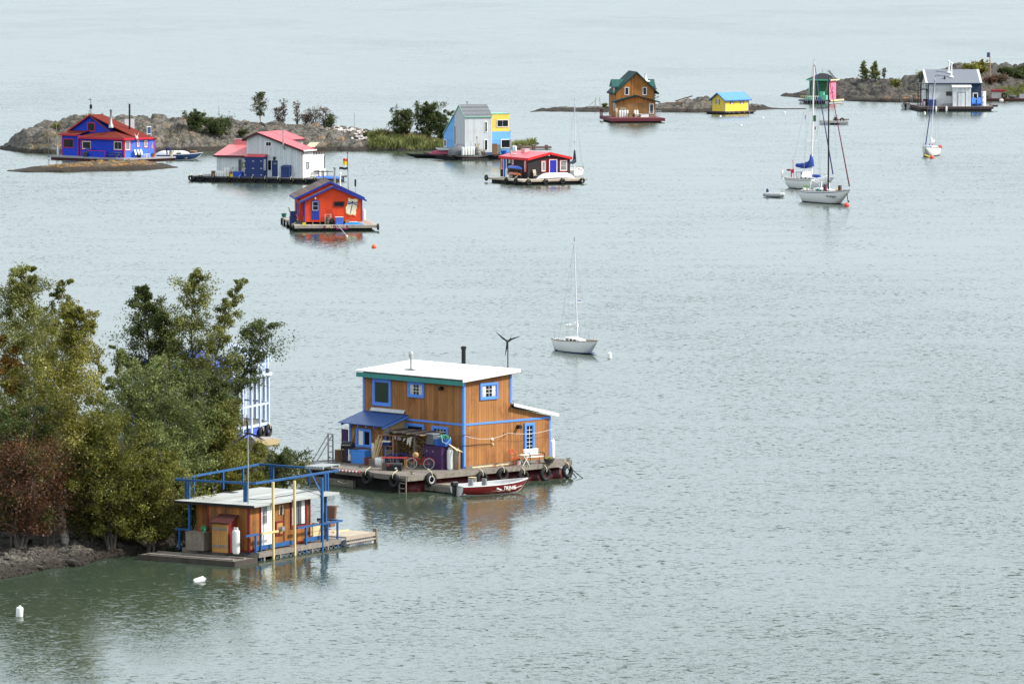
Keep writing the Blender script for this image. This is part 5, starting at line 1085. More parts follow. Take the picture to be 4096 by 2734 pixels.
H=HB('blue_houseboat','ultramarine blue houseboat with rust red shingle roof and crimson trim',Z5(1373,640),.55,R(48));H11=H;zd=H.zd
X1=H.Rr(Z5(1650,620))[0];Y1=H.Lr(Z5(885,600))[0];ze=H.Lr(Z5(1373,432))[1]
H.part('wall',bl,MB().box(0,X1,0,Y1,zd,ze));H.part('side_wall',bl_sunlit,MB().box(.01,X1,-.02,-.002,zd,ze))  # side skin carries the sunlit blue in its colour
xg=2.3;yg0,yg1=H.Lr(Z5(1240,320),xg)[0],H.Lr(Z5(770,320),xg)[0];zg=H.Lr(Z5(900,345),xg)[1];yga,zga=H.Lr(Z5(1005,170),xg)
sg_=(zga-zg)/(yg1-yga)
H.part('wall',bl,MB().prism([(yga-(zga-ze)/sg_*1.0,ze),(yg1,ze),(yg1,zg),(yga,zga)],'x',xg,xg+1.0),label='upper gable')
H.part('wall',bl,MB().box(xg,X1,Y1*.3,yg1,zd,ze-.002))
def rp(a,b_,c,d,t=.08):return MB().slab(a,b_,c,d,t)
zo=zga+.12;XL=X1+.35;xrd=H.Rr(Z5(1130,153),yga)[0]
rl=H.part('roof',rr,rp((xg-.3,yg1+.35,zg-.35*sg_+.12),(xg-.3,yga,zo),(xrd,yga,zo),(XL,yg1+.35,zg-.35*sg_+.12)))
y_e=-.35;
H.part('roof',rr,MB().add([(xg-.3,yga,zo),(xg-.3,y_e,ze+.12),(XL,y_e,ze+.12),(xrd,yga,zo),(XL,yg1+.3,ze+.12),(xg-.3,yga,zo-.15),(xg-.3,y_e,ze)],[(0,1,2,3),(3,2,4),(0,5,6,1)]))
H.part('roof',rr,MB().add([(-.35,-.35,ze+.12),(xg-.3,-.35,ze+.12),(xg-.3,yg0*.75+.3,zg+.2),(-.35,Y1+.1,ze+.12),(xg,Y1+.1,zg-.2),(-.35,-.35,ze),(xg,-.35,ze),(-.35,Y1+.1,ze)],[(0,2,3),(0,1,2),(3,2,4),(0,3,7,5),(0,5,6,1)]),label='low roof skirt over the front wall')
MB().slab((xg-.35,yg1+.35,zg-.35*sg_+.13),(xg-.35,yga,zo+.01),(xg-.302,yga,zo+.01),(xg-.302,yg1+.35,zg-.35*sg_+.13),.2).build('fascia',cr,rl);MB().slab((xg-.35,yga,zo+.01),(xg-.35,yg0,zg+.15),(xg-.302,yg0,zg+.15),(xg-.302,yga,zo+.01),.2).build('fascia',mat('rust_trim',(.16,.02,.02)),rl)
H.part('fascia',cr,MB().box(-.40,-.352,-.38,Y1+.1,ze-.14,ze+.13));H.part('fascia',cr,MB().box(-.35,XL,-.40,-.352,ze-.14,ze+.13))
for b in bxs((-.04,-.002,-.03,.12,zd,ze),(-.04,-.002,Y1-.1,Y1,zd,ze)):H.part('corner_board',cr,b)
H.part('corner_board',cr,MB().box(-.03,.12,-.05,-.022,zd,ze));H.part('corner_board',cr,MB().box(X1-.1,X1+.03,-.05,-.022,zd,ze))
H.winpx('L',Z5(968,246),Z5(1052,350),cr,glass,off=xg,w=.14);
for a,b_ in((Z5(906,446),Z5(1012,552)),(Z5(1256,450),Z5(1356,560))):H.winpx('L',a,b_,cr,glass,w=.09,sash=whitep,sw=.1,mull=(1 if a[0]>400 else 0,0))
for a,b_ in(((1378,448),(1442,560)),((1508,440),(1543,522)),((1590,440),(1632,527))):H.winpx('R',Z5(*a),Z5(*b_),cr,greyglass,off=-.02,w=.08,sash=whitep,sw=.1)
y,z=H.Lr(Z5(1021,223),xg);H.part('gable_vent',black,MB().tube((xg,y,z),(xg-.05,y,z),.2))
xb=.2;ya,yb=H.Lr(Z5(868,500),xb)[0],H.Lr(Z5(685,500),xb)[0];zt=H.Lr(Z5(780,388),xb)[1]
ya=max(ya,Y1+.35)
H.part('bay',bl,MB().box(xb,xb+3.4,ya,yb,zd,zt));br_=H.part('bay_roof',rr,MB().slab((xb-.3,ya-.05,zt+.12),(xb-.3,yb+.3,zt+.12),(xb+3,yb+.3,zt+.75),(xb+3,ya-.05,zt+.75),.08))
MB().box(xb-.34,xb-.302,ya-.05,yb+.3,zt-.08,zt+.13).build('fascia',cr,br_);H.winpx('L',Z5(703,426),Z5(818,530),cr,glass,off=xb,w=.1);
for b in bxs((xb-.03,xb-.002,ya,ya+.1,zd,zt),(xb-.03,xb-.002,yb-.1,yb,zd,zt)):H.part('corner_board',cr,b)
H.part('annex',bl_sunlit,MB().box(X1+.002,X1+1.4,.3,3,zd,ze-.25));H.part('annex_roof',rr,MB().box(X1,X1+1.6,.1,3,ze-.24,ze-.05));x,z1=H.Rr(Z5(1674,475),.3);H.part('ornament',mat('brass',(.5,.25,.04)),MB().prism([(x-.12,z1-.75),(x+.25,z1-.75),(x+.12,z1-.1),(x+.05,z1+.15)],'y',.24,.29))
for b in bxs((X1+1.3,X1+1.42,.25,.29,zd,ze-.25),):H.part('corner_board',cr,b)
p=roof_pt(H,Z5(1228,290),0,0,0)if False else None
def rpy(uv):
 s=(zo-ze-.12)/(yga-y_e);d=ray(*uv);p0=H.W(0,y_e,ze+.12);nr=(-s*H.ey+Vector((0,0,1))).normalized();t=(p0-ORG).dot(nr)/d.dot(nr);return H.loc(ORG+d*t)
p=rpy(Z5(1228,295));H.part('stove_pipe',steel,MB().lathe([(.35,-.15),(.3,.25),(.15,.4),(.15,2.1),(.2,2.15),(.2,2.4)],tuple(p)),smooth=True)
p=rpy(Z5(1433,322));H.part('stove_pipe',black,MB().tube(p-Vector((0,0,.3)),p+Vector((0,0,3.5)),.13),smooth=True,label='very tall black stove pipe')
o=thing('weather_vane','thin weather vane on the peak of the blue gable','weather vane',H.W(xg,yga,zga),H.yaw);MB().tube((0,0,0),(0,0,2.3),.035).build('pole',black,o);MB().cbox((0,0,1.2),(.12,.4,.6)).cbox((0,.2,2.2),(.05,.5,.1)).build('vane',black,o)
q=rpy(Z5(1430,215));o=thing('satellite_panel','white square solar panel frame on the far side of the rust red roof','panel',H.W(H.Rr(Z5(1430,210),yga+1.5)[0],yga+1.5,H.Rr(Z5(1430,210),yga+1.5)[1]-2.1),H.yaw);MB().box(-.95,.95,-.05,.05,0,2.1).build('panel',mat('offwhite_panel',(.36,.34,.36)),o);MB().bar((0,0,0),(0,1.0,-1),.08).build('brace',steel,o)
x,z=H.Rr(Z5(1648,295),1.2);o=thing('solar_panel_pair','two small blue solar panels on a post right of the rust red roof','solar panel',H.W(x,1.2,0),H.yaw)
for k in(0,1):MB().box(-.33,.33,-.03,.03,z-.95-k*1.0,z-.05-k*1.0).build('panel',mat('solar_blue',(.03,.06,.14),rough=.3),o)
MB().box(-.4,.4,.0,.04,z-2.0,z+.03).build('frame',whitep,o);MB().bar((0,.06,zd),(0,.06,z),.08).build('post',steel,o)
o=thing('gull_ornament','white winged ornament at the roof corner of the blue house','ornament',H.W(H.Rr(Z5(1510,400),-.5)[0],-.5,ze+.1),H.yaw)
for s in(-1,1):MB().add([(0,0,0),(s*.5,0,.75),(s*.15,0,.35),(0,.06,.1)],[(0,1,2),(0,2,3),(0,3,1),(1,3,2)]).build('wing',whitep,o)
MB().ball((0,-.05,.05),.18,sc=(1,1,1.4)).build('body',whitep,o)
bdk=mat('lilac_grey_deck',(.30,.29,.31),rough=.85,var=.15);X0=-1.6
yL=H.Lr(Z5(530,620),X0)[0];xE=H.Rr(Z5(2005,650),-1.6)[0]
yL=min(yL,17);xE=min(xE,15)
deck_box(H,bdk,X0,xE,-1.6,yL,zd,beam=bdk,bh=.22,flm=mat('dark_red_float',(.10,.015,.015)),ins=.3)
q=[MB().box(X0+.5,X0+.58,Y1-.6-(Y1-2.6),Y1-.5,zd+.72,zd+.8)]
o=thing('picnic_bench','dark picnic bench in front of the blue wall','picnic table',H.PL(Z5(1275,628),-.9),H.yaw+R(90));MB().box(-.9,.9,-.35,.35,.72,.77).build('tabletop',greyplas,o)
for s in(-1,1):MB().box(-.9,.9,s*.7-.12,s*.7+.12,.42,.46).build('seat',greyplas,o);MB().bar((s*.7,-.7,0),(s*.7,.35,.74),.06).build('leg',greyplas,o);MB().bar((s*.7,.7,0),(s*.7,-.35,.74),.06).build('leg',greyplas,o)
y0,y1=H.Lr(Z5(1160,600),-.9)[0],H.Lr(Z5(965,600),-.9)[0];o=thing('deck_screen','waist high blue deck screen with crimson frame','screen',H.W(-.9,(y0+y1)/2,zd),H.yaw);hw=abs(y1-y0)/2
MB().box(-.03,.03,-hw,hw,.0,.85).build('panel',bl,o);
for b in bxs((-.05,.05,-hw-.08,-hw-.001,0,.93),(-.05,.05,hw+.001,hw+.08,0,.93),(-.05,.05,-hw,hw,.852,.93)):b.build('frame',cr,o)
inst('bluebench',mk_box(bl,1.4,.5,1.1),'blue slatted locker behind the left end of the deck screen',H.W(-.45,y1,zd),H.yaw+R(90))
wch=mk_chair(whitep,None,False,1.1)
for i,u in enumerate((1522,1556,1588)):inst('whitechair',wch,ORD[i]+' from the left of three white chairs along the sunlit blue wall',H.PR(Z5(u,622),-.7),H.yaw+R(20),'white chairs by the azure wall')
inst('wlt',mk_table(whitep,.6,.5,.45),'low white side table right of the three white chairs',H.PR(Z5(1625,622),-.7),H.yaw)
for i,(u,v,r_,h,lb,mm)in enumerate(((942,640,.42,.5,'large grey planter left of the deck screen',greyplas),(1537,640,.35,.35,'dark planter below the white chairs',black),(1895,635,.36,.6,'cream pot with light green leaves beside the bending person',mat('cream_pot',(.6,.52,.38))),(1690,625,.3,.4,'beige pot under the brass ornament',terracotta),(1975,632,.32,.35,'dark low planter near the end of the blue house dock',black))):
 p=H.PR(Z5(u,v),-1.1)if u>1400 else H.PL(Z5(u,v),-1.2);inst('bp%d'%i,mk_pot(mm,r_,h,lr=r_*1.1,lh=.35,seed=20+i),lb,p,0)
for i,u in enumerate((537,625)):o=thing('net_pole',('left','right')[i]+' thin pole at the left end of the blue house dock','pole',H.PL(Z5(u,606),-1.2));MB().tube((0,0,-.3),(0,0,4.3),.05).build('pole',oldwood,o)
inst('prop',None,'small white cylinder behind the left pole of the blue house',H.PL(Z5(640,612),.3),0)
inst('bwc',mk_canoe(whitegel,5.4,.9,.6,inner=greyplas),'long white upturned canoe behind the bending person',H.PR(Z5(1915,618),.8),R(2))
skin=mat('skin',(.45,.25,.17),rough=.6);jk=mat('royal_jacket',(.01,.02,.18),rough=.8);tr=mat('dark_trousers',(.02,.022,.03),rough=.8)
pp=H.PR(Z5(1842,625),-.5)
J=[((0,0,.88),.14),((.18,0,1.02),.15),((.42,0,1.08),.16),((.56,0,1.02),.07),((.70,0,.92),.10),((0,.11,.82),.10),((.05,.12,.45),.065),((0,.12,.08),.045),((.16,.13,.03),.04),((0,-.11,.82),.10),((.10,-.12,.45),.065),((.02,-.12,.08),.045),((.18,-.13,.03),.04),((.44,.19,1.03),.065),((.50,.22,.76),.045),((.60,.18,.52),.035),((.63,.17,.43),.035),((.44,-.19,1.03),.065),((.55,-.22,.78),.045),((.64,-.16,.55),.035),((.67,-.15,.46),.035)]
E=[(0,1),(1,2),(2,3),(3,4),(0,5),(5,6),(6,7),(7,8),(0,9),(9,10),(10,11),(11,12),(2,13),(13,14),(14,15),(15,16),(2,17),(17,18),(18,19),(19,20)]
pr=person(pp,R(8),jk,tr,skin,(J,E),'person in a dark blue jacket bending over the dock beside the blue house')
MB().tube((-.04,0,.86),(.2,0,1.04),.17,.185,n=14).tube((.2,0,1.04),(.5,0,1.08),.19,.16,n=14).build('jacket',jk,pr,smooth=True)
for s in(-1,1):MB().tube((.44,s*.19,1.03),(.52,s*.22,.77),.085,.065).tube((.52,s*.22,.77),(.62,s*.17,.53),.065,.05).build('sleeve',jk,pr,smooth=True)
MB().ball((.72,0,.93),.125,sc=(1.05,.85,1)).build('hair',mat('dark_hair',(.015,.01,.008)),pr,smooth=True)
MB().ball((.78,0,.87),.085,sc=(.8,.8,1)).ball((.86,0,.86),.02).build('face',skin,pr,smooth=True)
alu=mat('bare_aluminium',(.50,.51,.52),rough=.35,metal=.5,var=.12)
def mk_skiff(L,B,H_,band,motor=True,seats=True,txt=None):
 def f():
  t=thing('motor_boat','','motor boat')
  o,P=open_hull('hull',t,whitegel,alu,L,B,H_,.16,.82,.45)
  Q=[[Vector((p.x,p.y*1.012,p.z))for p in r_]for r_ in P]
  for rows in((0,1,2),(9,10,11)):hull_mb(Q,rows=rows).build('colour_band',band,t,smooth=True,fixn=False)
  MB().box(-L*.5+.12,-L*.5+.45,-B*.34,B*.34,.1,H_*.8).build('stern_bench',whitep,t);MB().box(L*.08,L*.16,-B*.42,B*.42,H_*.35,H_*.55).build('thwart',palewood,t)
  if seats:
   for x in(-L*.26,-L*.07):
    s=MB().box(x-.22,x+.22,-.22,.22,H_*.72,H_*.85).build('boat_seat',greyplas,t);MB().cbox((x-.2,0,H_*1.25),(.08,.42,.5)).build('backrest',mat('seat_grey',(.25,.26,.28)),s)
    MB().tube((x,0,0),(x,0,H_*.72),.04).build('pedestal',steel,s)
  if motor:
   m_=MB().cbox((-L*.5-.14,0,H_*1.35),(.42,.26,.3)).build('outboard_motor',black,t,bevel=.07);MB().slab((-L*.5-.26,-.06,H_*1.15),(-L*.5-.04,-.06,H_*1.15),(-L*.5-.04,.06,H_*1.15),(-L*.5-.26,.06,H_*1.15),.9).build('shaft',black,m_)
  return t
 return f
a=gp(Z5(1960,660));b_=gp(Z5(2200,668));inst('bskiff',mk_skiff(6.4,1.9,.7,mat('navy_band',(.01,.04,.12)),motor=False,seats=False),'aluminium boat with navy band moored at the end of the blue house dock',(a+b_)/2+Vector((-1.2,.3,0)),R(5))
inst('load',mk_bin(mat('purple_bundle',(.12,.02,.07)),.5,.6,mat('straw_lid',(.4,.22,.08))),'dark purple bundle in the bow of the navy banded boat',gp(Z5(2140,650))+Vector((0,0,.45)),0)
lil=mat('lilac_white_paint',(.52,.60,.76),rough=.5,var=.05);hb=mat('hull_blue',(.09,.15,.60),rough=.5,var=.12,scale=1,groove=('z',.55,'',.03),gdark=.6);rb=mat('roof_cobalt',(.015,.07,.50),rough=.5,var=.2)
H=HB('paddle_boat','blue and white double decked houseboat half hidden behind the trees',Z26(-92,1483),0.0,R(68));H12=H
W_=6.0;zR=lambda u,v:H.Rr(Z26(u,v))
Xa,Xb,Xc=zR(330,1000)[0],zR(440,1000)[0],zR(552,1000)[0];XE=Xc+.05;zf=zR(440,1165)[1];zr1=zR(440,905)[1];zu=zR(440,540)[1];zu2=zR(440,388)[1];ztop=zR(438,160)[1];dxp=Xc-Xb
bow=[(XE,0),(XE+1.1,1.1),(XE+1.5,2.4),(XE+1.5,W_-2.4),(XE+1.1,W_-1.1),(XE,W_)]
H.part('hull',hb,MB().prism([(0,0)]+bow+[(0,W_)],'z',-.4,zf-.02));H.part('deck',oldwood,MB().prism([(.05,.05)]+[(x-.05,max(.05,min(W_-.05,y)))for x,y in bow]+[(.05,W_-.05)],'z',zf-.018,zf+.04))
H.part('gunwale',lil,MB().box(-.05,XE,-.08,-.002,zf-.12,zf+.06));H.part('upper_deck',lil,MB().prism([(2.2,-.3),(XE+.1,-.3),(XE+1.5,1.0),(XE+1.9,2.4),(XE+1.9,W_-2.4),(XE,W_+.3),(2.2,W_+.3)],'z',zu,zu+.16))
q=[MB().box(Xc-k*dxp-.08,Xc-k*dxp+.08,-.15,-.01,zf-.75,zu-.002)for k in range(5)]
for x,y,t_ in((XE+.6,.5,zu-.9),(XE+1.2,1.4,zu-1.3),(XE+1.6,2.4,zu-.9),(XE+1.6,W_-2.4,zu)):q.append(MB().box(x-.08,x+.08,y-.08,y+.08,zf-.6,zu-.002));q.append(MB().box(x+.09,x+.2,y-.1,y+.05,zf-.3,t_))
pieces('post',lil,q,H.root);q=[MB().box(0,XE,-.13,-.03,zr1-.06,zr1+.06)]
for(a,c)in zip(bow[:-1],bow[1:]):q+=[MB().bar((*a,zr1),(*c,zr1),.09,.12),MB().bar((*a,zf+.05),(*c,zf+.05),.1,.16),MB().bar((*a,zu2),(*c,zu2),.09,.12)]
q.append(MB().box(2.3,XE,-.13,-.03,zu2-.06,zu2+.06));pieces('rail',lil,q,H.root)
q=[MB().box(x-.09,x+.07,-.2,-.06,zu+.162,zR(438,160)[1]+d)for x,d in((Xb,.15),(Xc-.25,-.35),(Xa,.2))];q.append(MB().box(XE+.7,XE+.82,.5,.62,zu+.162,zu2+.2));pieces('post',lil,q,H.root)
pieces('post_shoe',greyplas,[MB().box(x-.11,x+.09,-.22,-.04,zu+.163,zu+.45)for x in(Xb,Xc-.25,Xa)],H.root)
for yy_ in(-.05,1.6):
 pts=[Vector((zR(u,v)[0],yy_,zR(u,v)[1]))for u,v in((330,150),(400,140),(460,150),(505,175),(545,215),(572,268),(592,335))]
 q=MB()
 for a,c in zip(pts[:-1],pts[1:]):q.bar(a,c,.08,.16)
 H.part('arched_rail',lil,q)
H.part('cabin',hb,MB().box(.0,2.6,.0,W_,zf+.05,zu-.002));H.part('upper_cabin',hb,MB().box(.2,2.6,.2,W_-.2,zu,zu+1.1));zq=zu+1.1
H.part('roof',rb,MB().slab((-.4,-.3,zq),(3.2,-.3,zq),(3.2,W_/2,zq+.75),(-.4,W_/2,zq+.75),.1));H.part('roof',rb,MB().slab((-.4,W_/2,zq+.75),(3.2,W_/2,zq+.75),(3.2,W_+.3,zq),(-.4,W_+.3,zq),.1))
for k in range(2):H.window('L',.9+k*2.6,2.3+k*2.6,zf+1.0,zf+2.1,lil,glass,w=.1)
H.part('deck_table',oldwood,MB().box(3.6,5.0,1.2,2.0,zf+.75,zf+.82).box(3.7,3.8,1.3,1.4,zf+.05,zf+.75).box(4.8,4.9,1.8,1.9,zf+.05,zf+.75));H.part('deck_cabinet',greyplas,MB().box(6.0,7.2,2.4,3.2,zf+.05,zf+1.1))
tyres(H,'R',[Z26(478,1280),Z26(568,1246)],-.05,'on the blue side of the double decked houseboat',r=.42,key='ftyre')
o=thing('side_float','small pale timber float beside the blue hull','float',gp(Z26(430,1410)),R(20));MB().box(-2.0,1.0,-1.2,.6,.05,.35).build('deck',mat('pale_grey_deck',(.34,.31,.27)),o);MB().box(-2.05,1.05,-1.26,-1.202,0,.33).build('edge_board',palewood,o)
osid=mat('amber_plywood_siding',(.25,.095,.020),rough=.75,var=.22,scale=2.5,groove=('xy',.3,'',.03),gdark=.6,dirt=(.13,.055,.022),dirt_at=.5);dred=mat('barn_red_trim',(.15,.011,.010),rough=.6,var=.2)
rail_b=mat('steel_blue_rail',(.02,.09,.24),rough=.5,var=.15,dirt=(.012,.05,.13),dirt_at=.58);groof=mat('grey_roof_sheet',(.40,.41,.39),rough=.55,var=.10,scale=1.2,groove=('y',.62,'',.03),gdark=.6,stretch=(1,1,1));amber=mat('amber_boards',(.42,.21,.06),rough=.7,var=.12,scale=4,groove=('y',.13,'',.08),gdark=.6)
H=HB('small_houseboat','small amber houseboat with flat grey roof ringed by steel blue railings',Z2(1045,1307),.45,R(58));H2=H;zd=H.zd
X1=H.Rr(Z2(1615,1200))[0];Y1=H.Lr(Z2(655,1270))[0];Y2=H.Lr(Z2(545,1250),.5)[0];zt=H.Rr(Z2(1045,872))[1]
zr=zt+.05
c0=H.G(Z2(1103,868),zr);cL=H.G(Z2(343,820),zr);cR=H.G(Z2(1890,720),zr)
H.part('wall',osid,MB().box(0,X1,0,Y1,zd,zr-.13));H.part('wall',osid,MB().box(.55,X1,Y1+.003,Y2,zd,zr-.13),label='recessed left end of the wall')
xa,ya=(c0[0]+cL[0])/2,c0[1];xb,yb=H.Rr(Z2(1890,720),ya)[0],H.Lr(Z2(343,820),xa)[0]
ro=H.part('roof',groof,MB().slab((xa,ya,zr),(xb,ya,zr),(xb,yb,zr),(xa,yb,zr),.10))
MB().box(xa-.03,xa-.002,ya,yb,zr-.14,zr-.01).build('edge_board',black,ro)
for b in bxs((-.03,-.002,-.03,.09,zd,zr-.13),(-.03,-.002,Y1-.1,Y1,zd,zr-.13),(.0,.08,-.03,-.002,zd,zr-.13),(X1-.09,X1+.02,-.03,-.002,zd,zr-.13)):H.part('corner_board',dred,b)
H.part('skirting',dred,MB().box(.09,X1-.1,-.035,-.002,zd+.05,zd+.16));H.part('skirting',dred,MB().box(-.035,-.002,.1,Y1-.1,zd+.02,zd+.1))
x0,z1=H.Rr(Z2(1152,862));x1,z0=H.Rr(Z2(1252,1228))
d=H.part('door',whitep,MB().box(x0+.04,x1-.14,-.04,-.002,z0,z1));
for b in bxs((x1-.13,x1,-.07,-.002,z0,z1),(x0,x0+.035,-.06,-.002,z0,z1),(x0,x1,-.09,-.002,z0-.06,z0-.001)):b.build('door_frame',whitep,d)
a=H.Rr(Z2(1157,872));b_=H.Rr(Z2(1207,1035));H.window('R',a[0],b_[0],b_[1],a[1],mat('grey_sash',(.45,.46,.47)),greyglass,off=-.042,w=.035,mull=(0,1),parent=d,d=.025,mmat=whitep)
H.part('corner_board',dred,MB().box(x0-.09,x0-.003,-.05,-.002,z0-.1,z1))
H.winpx('R',Z2(1428,808),Z2(1582,1058),dred,glassy('curtained_glass',(.09,.10,.11),rough=.15),w=.12,sash=black,sw=.05,mull=(1,0),curtain=mat('lace_curtain',(.55,.53,.5)),label='red framed sliding window')
x0,z1=H.Rr(Z2(1288,1018));x1,z0=H.Rr(Z2(1358,1142));v=H.part('vent_panel',dred,MB().box(x0,x1,-.05,-.002,z0,z1));MB().box(x0+.08,x1-.08,-.07,-.051,z0+.1,z1-.1).build('plate',amber,v)
MB().tube(((x0+x1)/2,-.07,(z0+z1)/2),((x0+x1)/2,-.30,(z0+z1)/2),.13,n=14).build('round_vent',mat('galvanised_steel',(.4,.4,.4)),v,smooth=True)
x0,z1=H.Rr(Z2(1320,865));x1,z0=H.Rr(Z2(1363,948));pc=H.part('picture',mat('picture_sand',(.40,.33,.22),var=.4,scale=6),MB().box(x0,x1,-.03,-.002,z0,z1));MB().prism([((x0+x1)/2+dx_*.1,(z0+z1)/2+dz*.1)for dx_,dz in((-1.5,-2.5),(.8,-2.6),(1.3,-.5),(.3,2.6),(-1,1.2))],'y',-.035,-.031).build('dark_shape',black,pc)
zrl=zr+.98
P=lambda u,v,z=zrl:H.G(Z2(u,v),z)
A,B,C,D=P(1100,660),P(345,625),P(1882,538),P(1140,482)
def V3(p,z):return Vector((p[0],p[1],z))
q=[MB().bar(V3(A,zrl),V3(B,zrl),.09,.11),MB().bar(V3(A,zrl),V3(C,zrl),.09,.11),MB().bar(V3(B,zrl),V3(D,zrl),.09,.11),MB().bar(V3(D,zrl),V3(P(1595,515),zrl),.09,.11)]
pieces('top_rail',rail_b,q,H.root)
q=[]
for(u0,u1)in((455,482),(1001,1024)):
 for u in(u0,u1):p=P(u,625+(u-345)*.049);q.append(MB().box(p[0]-.05,p[0]+.05,p[1]-.05,p[1]+.05,zr,zrl-.06))
 a,b_=P(u0,625+(u0-345)*.049),P(u1,625+(u1-345)*.049);q.append(MB().bar(V3(a,zr+.5),V3(b_,zr+.5),.06))
for u,v in((525,590),(800,545),(985,510),(1250,490),(1268,492),(1603,512),(1755,562),(1780,556)):
 p=P(u,v);q.append(MB().box(p[0]-.05,p[0]+.05,p[1]-.05,p[1]+.05,zr,zrl-.06))
pieces('rail_post',rail_b,q,H.root)
q=[]
def edgeL(u):y=H.Lr(Z2(u,1000),xa+.25)[0];return(xa+.25,y)
def edgeR(u,o=.1):x=H.Rr(Z2(u,1000),ya+o)[0];return(x,ya+o)
for u,z_lo in((487,zd-.1),(1022,zd-.1),(1036,zd-.1)):p=edgeL(u);q.append(MB().box(p[0]-.06,p[0]+.06,p[1]-.06,p[1]+.06,z_lo,zr-.105))
p=edgeL(520);q.append(MB().box(p[0]+2.5,p[0]+2.6,p[1]-.06,p[1]+.06,zd,zr-.105))
p=edgeR(1728,-.08);q.append(MB().box(p[0]-.06,p[0]+.06,p[1]-.06,p[1]+.06,-.4,zrl-.06));p=edgeR(1760,.5);q.append(MB().box(p[0]-.06,p[0]+.06,p[1]-.06,p[1]+.06,-.3,zr-.105))
a=P(1595,510);b_=edgeR(1728,-.08);q.append(MB().bar(V3(a,zrl),(b_[0],b_[1],zr+.05),.07,.1))
pieces('post',rail_b,q,H.root)
q=[]
for u in(1270,1470):p=edgeR(u,-.10);q.append(MB().box(p[0]-.055,p[0]+.055,p[1]-.055,p[1]+.055,-.4,zrl+(.12 if u<1300 else.02)))
pieces('yellow_post',mat('yellow_pine',(.60,.47,.22),rough=.6,var=.08),q,H.root)
zl=zd+.95
def PE(u,v=1000):return H.Rr(Z2(u,v),ya+.05)
q=[];x0=PE(1012)[0];x1=PE(1130)[0]
q.append(MB().box(x0,x1,ya,ya+.1,zl-.05,zl+.05));xs=PE(1100)[0];q.append(MB().box(xs,xs+.09,ya,ya+.1,zd,zl-.05));xs=PE(1152)[0]
q2=[MB().box(x1+.01,PE(1285)[0],ya-.2,ya-.1,zl-.02,zl+.08)];q.append(MB().box(xs-.05,xs+.04,ya,ya+.1,-.3,zl-.05))
x2,x3=PE(1478)[0],PE(1900)[0];q.append(MB().box(x2,x3,ya-.1,ya,zl-.05,zl+.05))
for u in(1562,1765,1858):xs=PE(u)[0];q.append(MB().box(xs-.05,xs+.05,ya-.08,ya+.0,-.3,zl-.06))
q.append(MB().box(x3-.1,x3,ya+.01,ya+1.5,zl-.05,zl+.05));q.append(MB().box(PE(1290)[0],PE(1480)[0],ya+.1,ya+.16,zd+.1,zd+.32));q.append(MB().box(PE(1570)[0],PE(1735)[0],ya+.1,ya+.16,zd+.1,zd+.32));q.append(MB().box(PE(1110)[0],PE(1265)[0],ya+.1,ya+.16,zd+.1,zd+.32))
yl=edgeL(350)[1];yl2=edgeL(500)[1];q.append(MB().box(xa+.2,xa+.3,yl2,yl,zl-.05,zl+.05));q.append(MB().box(xa+.2,xa+.3,edgeL(393)[1]-.05,edgeL(393)[1]+.05,zd-.1,zl-.06))
pieces('lower_rail',rail_b,q,H.root);pieces('pale_rail',mat('yellow_pine',(.60,.47,.22)),q2,H.root)
XD=PE(1885,1180)[0]
dm=DECKW('small_deck_boards','x')
H.part('deck',dm,MB().box(xa+.3,XD,ya-.05,Y2+.6,zd-.08,zd));H.part('deck_beam',oldwood,MB().box(xa+.25,XD,ya-.11,ya-.052,zd-.26,zd-.01));H.part('deck_beam',oldwood,MB().box(xa+.24,xa+.298,ya-.05,Y2+.6,zd-.26,zd-.01))
for k in range(5):
 x=.6+k*(XD-1)/4.6;H.part('pile',oldwood,MB().box(x,x+.12,ya-.10,ya,-.4,zd-.262))
blu=mat('blue_barrel',(.02,.13,.36),rough=.4,var=.2);wb_=mat('white_barrel',(.6,.62,.66),rough=.4)
for k in range(6):x=X1*.45+k*1.0;H.part('float_barrel',blu if k%3 else wb_,MB().tube((x,ya+.45,-.05),(x+.88,ya+.45,-.05),.29,n=14),smooth=True)
H.part('float',floatm,MB().box(xa+.6,XD-.3,ya+.9,Y2+.3,-.4,zd-.1));q=MB()
for k in range(16):x=X1*.3+k*.42;q.bar((x,ya-.03,zd-.28),(x+.21,ya-.03,-.02),.025).bar((x+.21,ya-.03,-.02),(x+.42,ya-.03,zd-.28),.025)
H.part('truss',steel,q)
g0=H.G(Z2(908,1395),.25);g1=H.G(Z2(105,1310),.25);g2=H.G(Z2(1050,1365),.25)
o=thing('side_dock','low grey plank dock floating in front of the small houseboat','dock',H.W(0,0,0),H.yaw);xs_=g0[0]
MB().box(xs_,xs_+2.0,g0[1],g1[1],.12,.25).build('planks',DECKW('small_deck_boards','y'),o);MB().box(xs_-.06,xs_-.002,g0[1]-.05,g1[1],-.3,.28).build('side_beam',mat('dark_timber',(.055,.045,.036),rough=.8,var=.3),o);MB().box(xs_,xs_+2.0,g0[1]-.06,g0[1]-.002,-.3,.28).build('end_beam',mat('dark_timber',(.055,.045,.036)),o)  # beams in an even dark brown, darker than the planks
MB().box(xs_+.3,xs_+.5,g0[1]+.3,g1[1]-.3,.25,.31).build('runner',oldwood,o);MB().box(xs_+1.3,xs_+1.45,g0[1]+.3,g1[1]-.3,.25,.33).build('runner',oldwood,o)
a=H.G(Z2(1890,1215),.3);b_=H.G(Z2(2215,1075),.35);o=thing('rear_dock','pale plank dock on blue and white barrels behind the small houseboat','dock',H.W(0,0,0),H.yaw)
yq=a[1]+.0;xe=H.Rr(Z2(2220,1160),yq)[0];xs0=XD+.05;pdk=mat('pale_planks_x',(.46,.39,.30),rough=.85,var=.15,groove=('x',.2),gdark=.5)
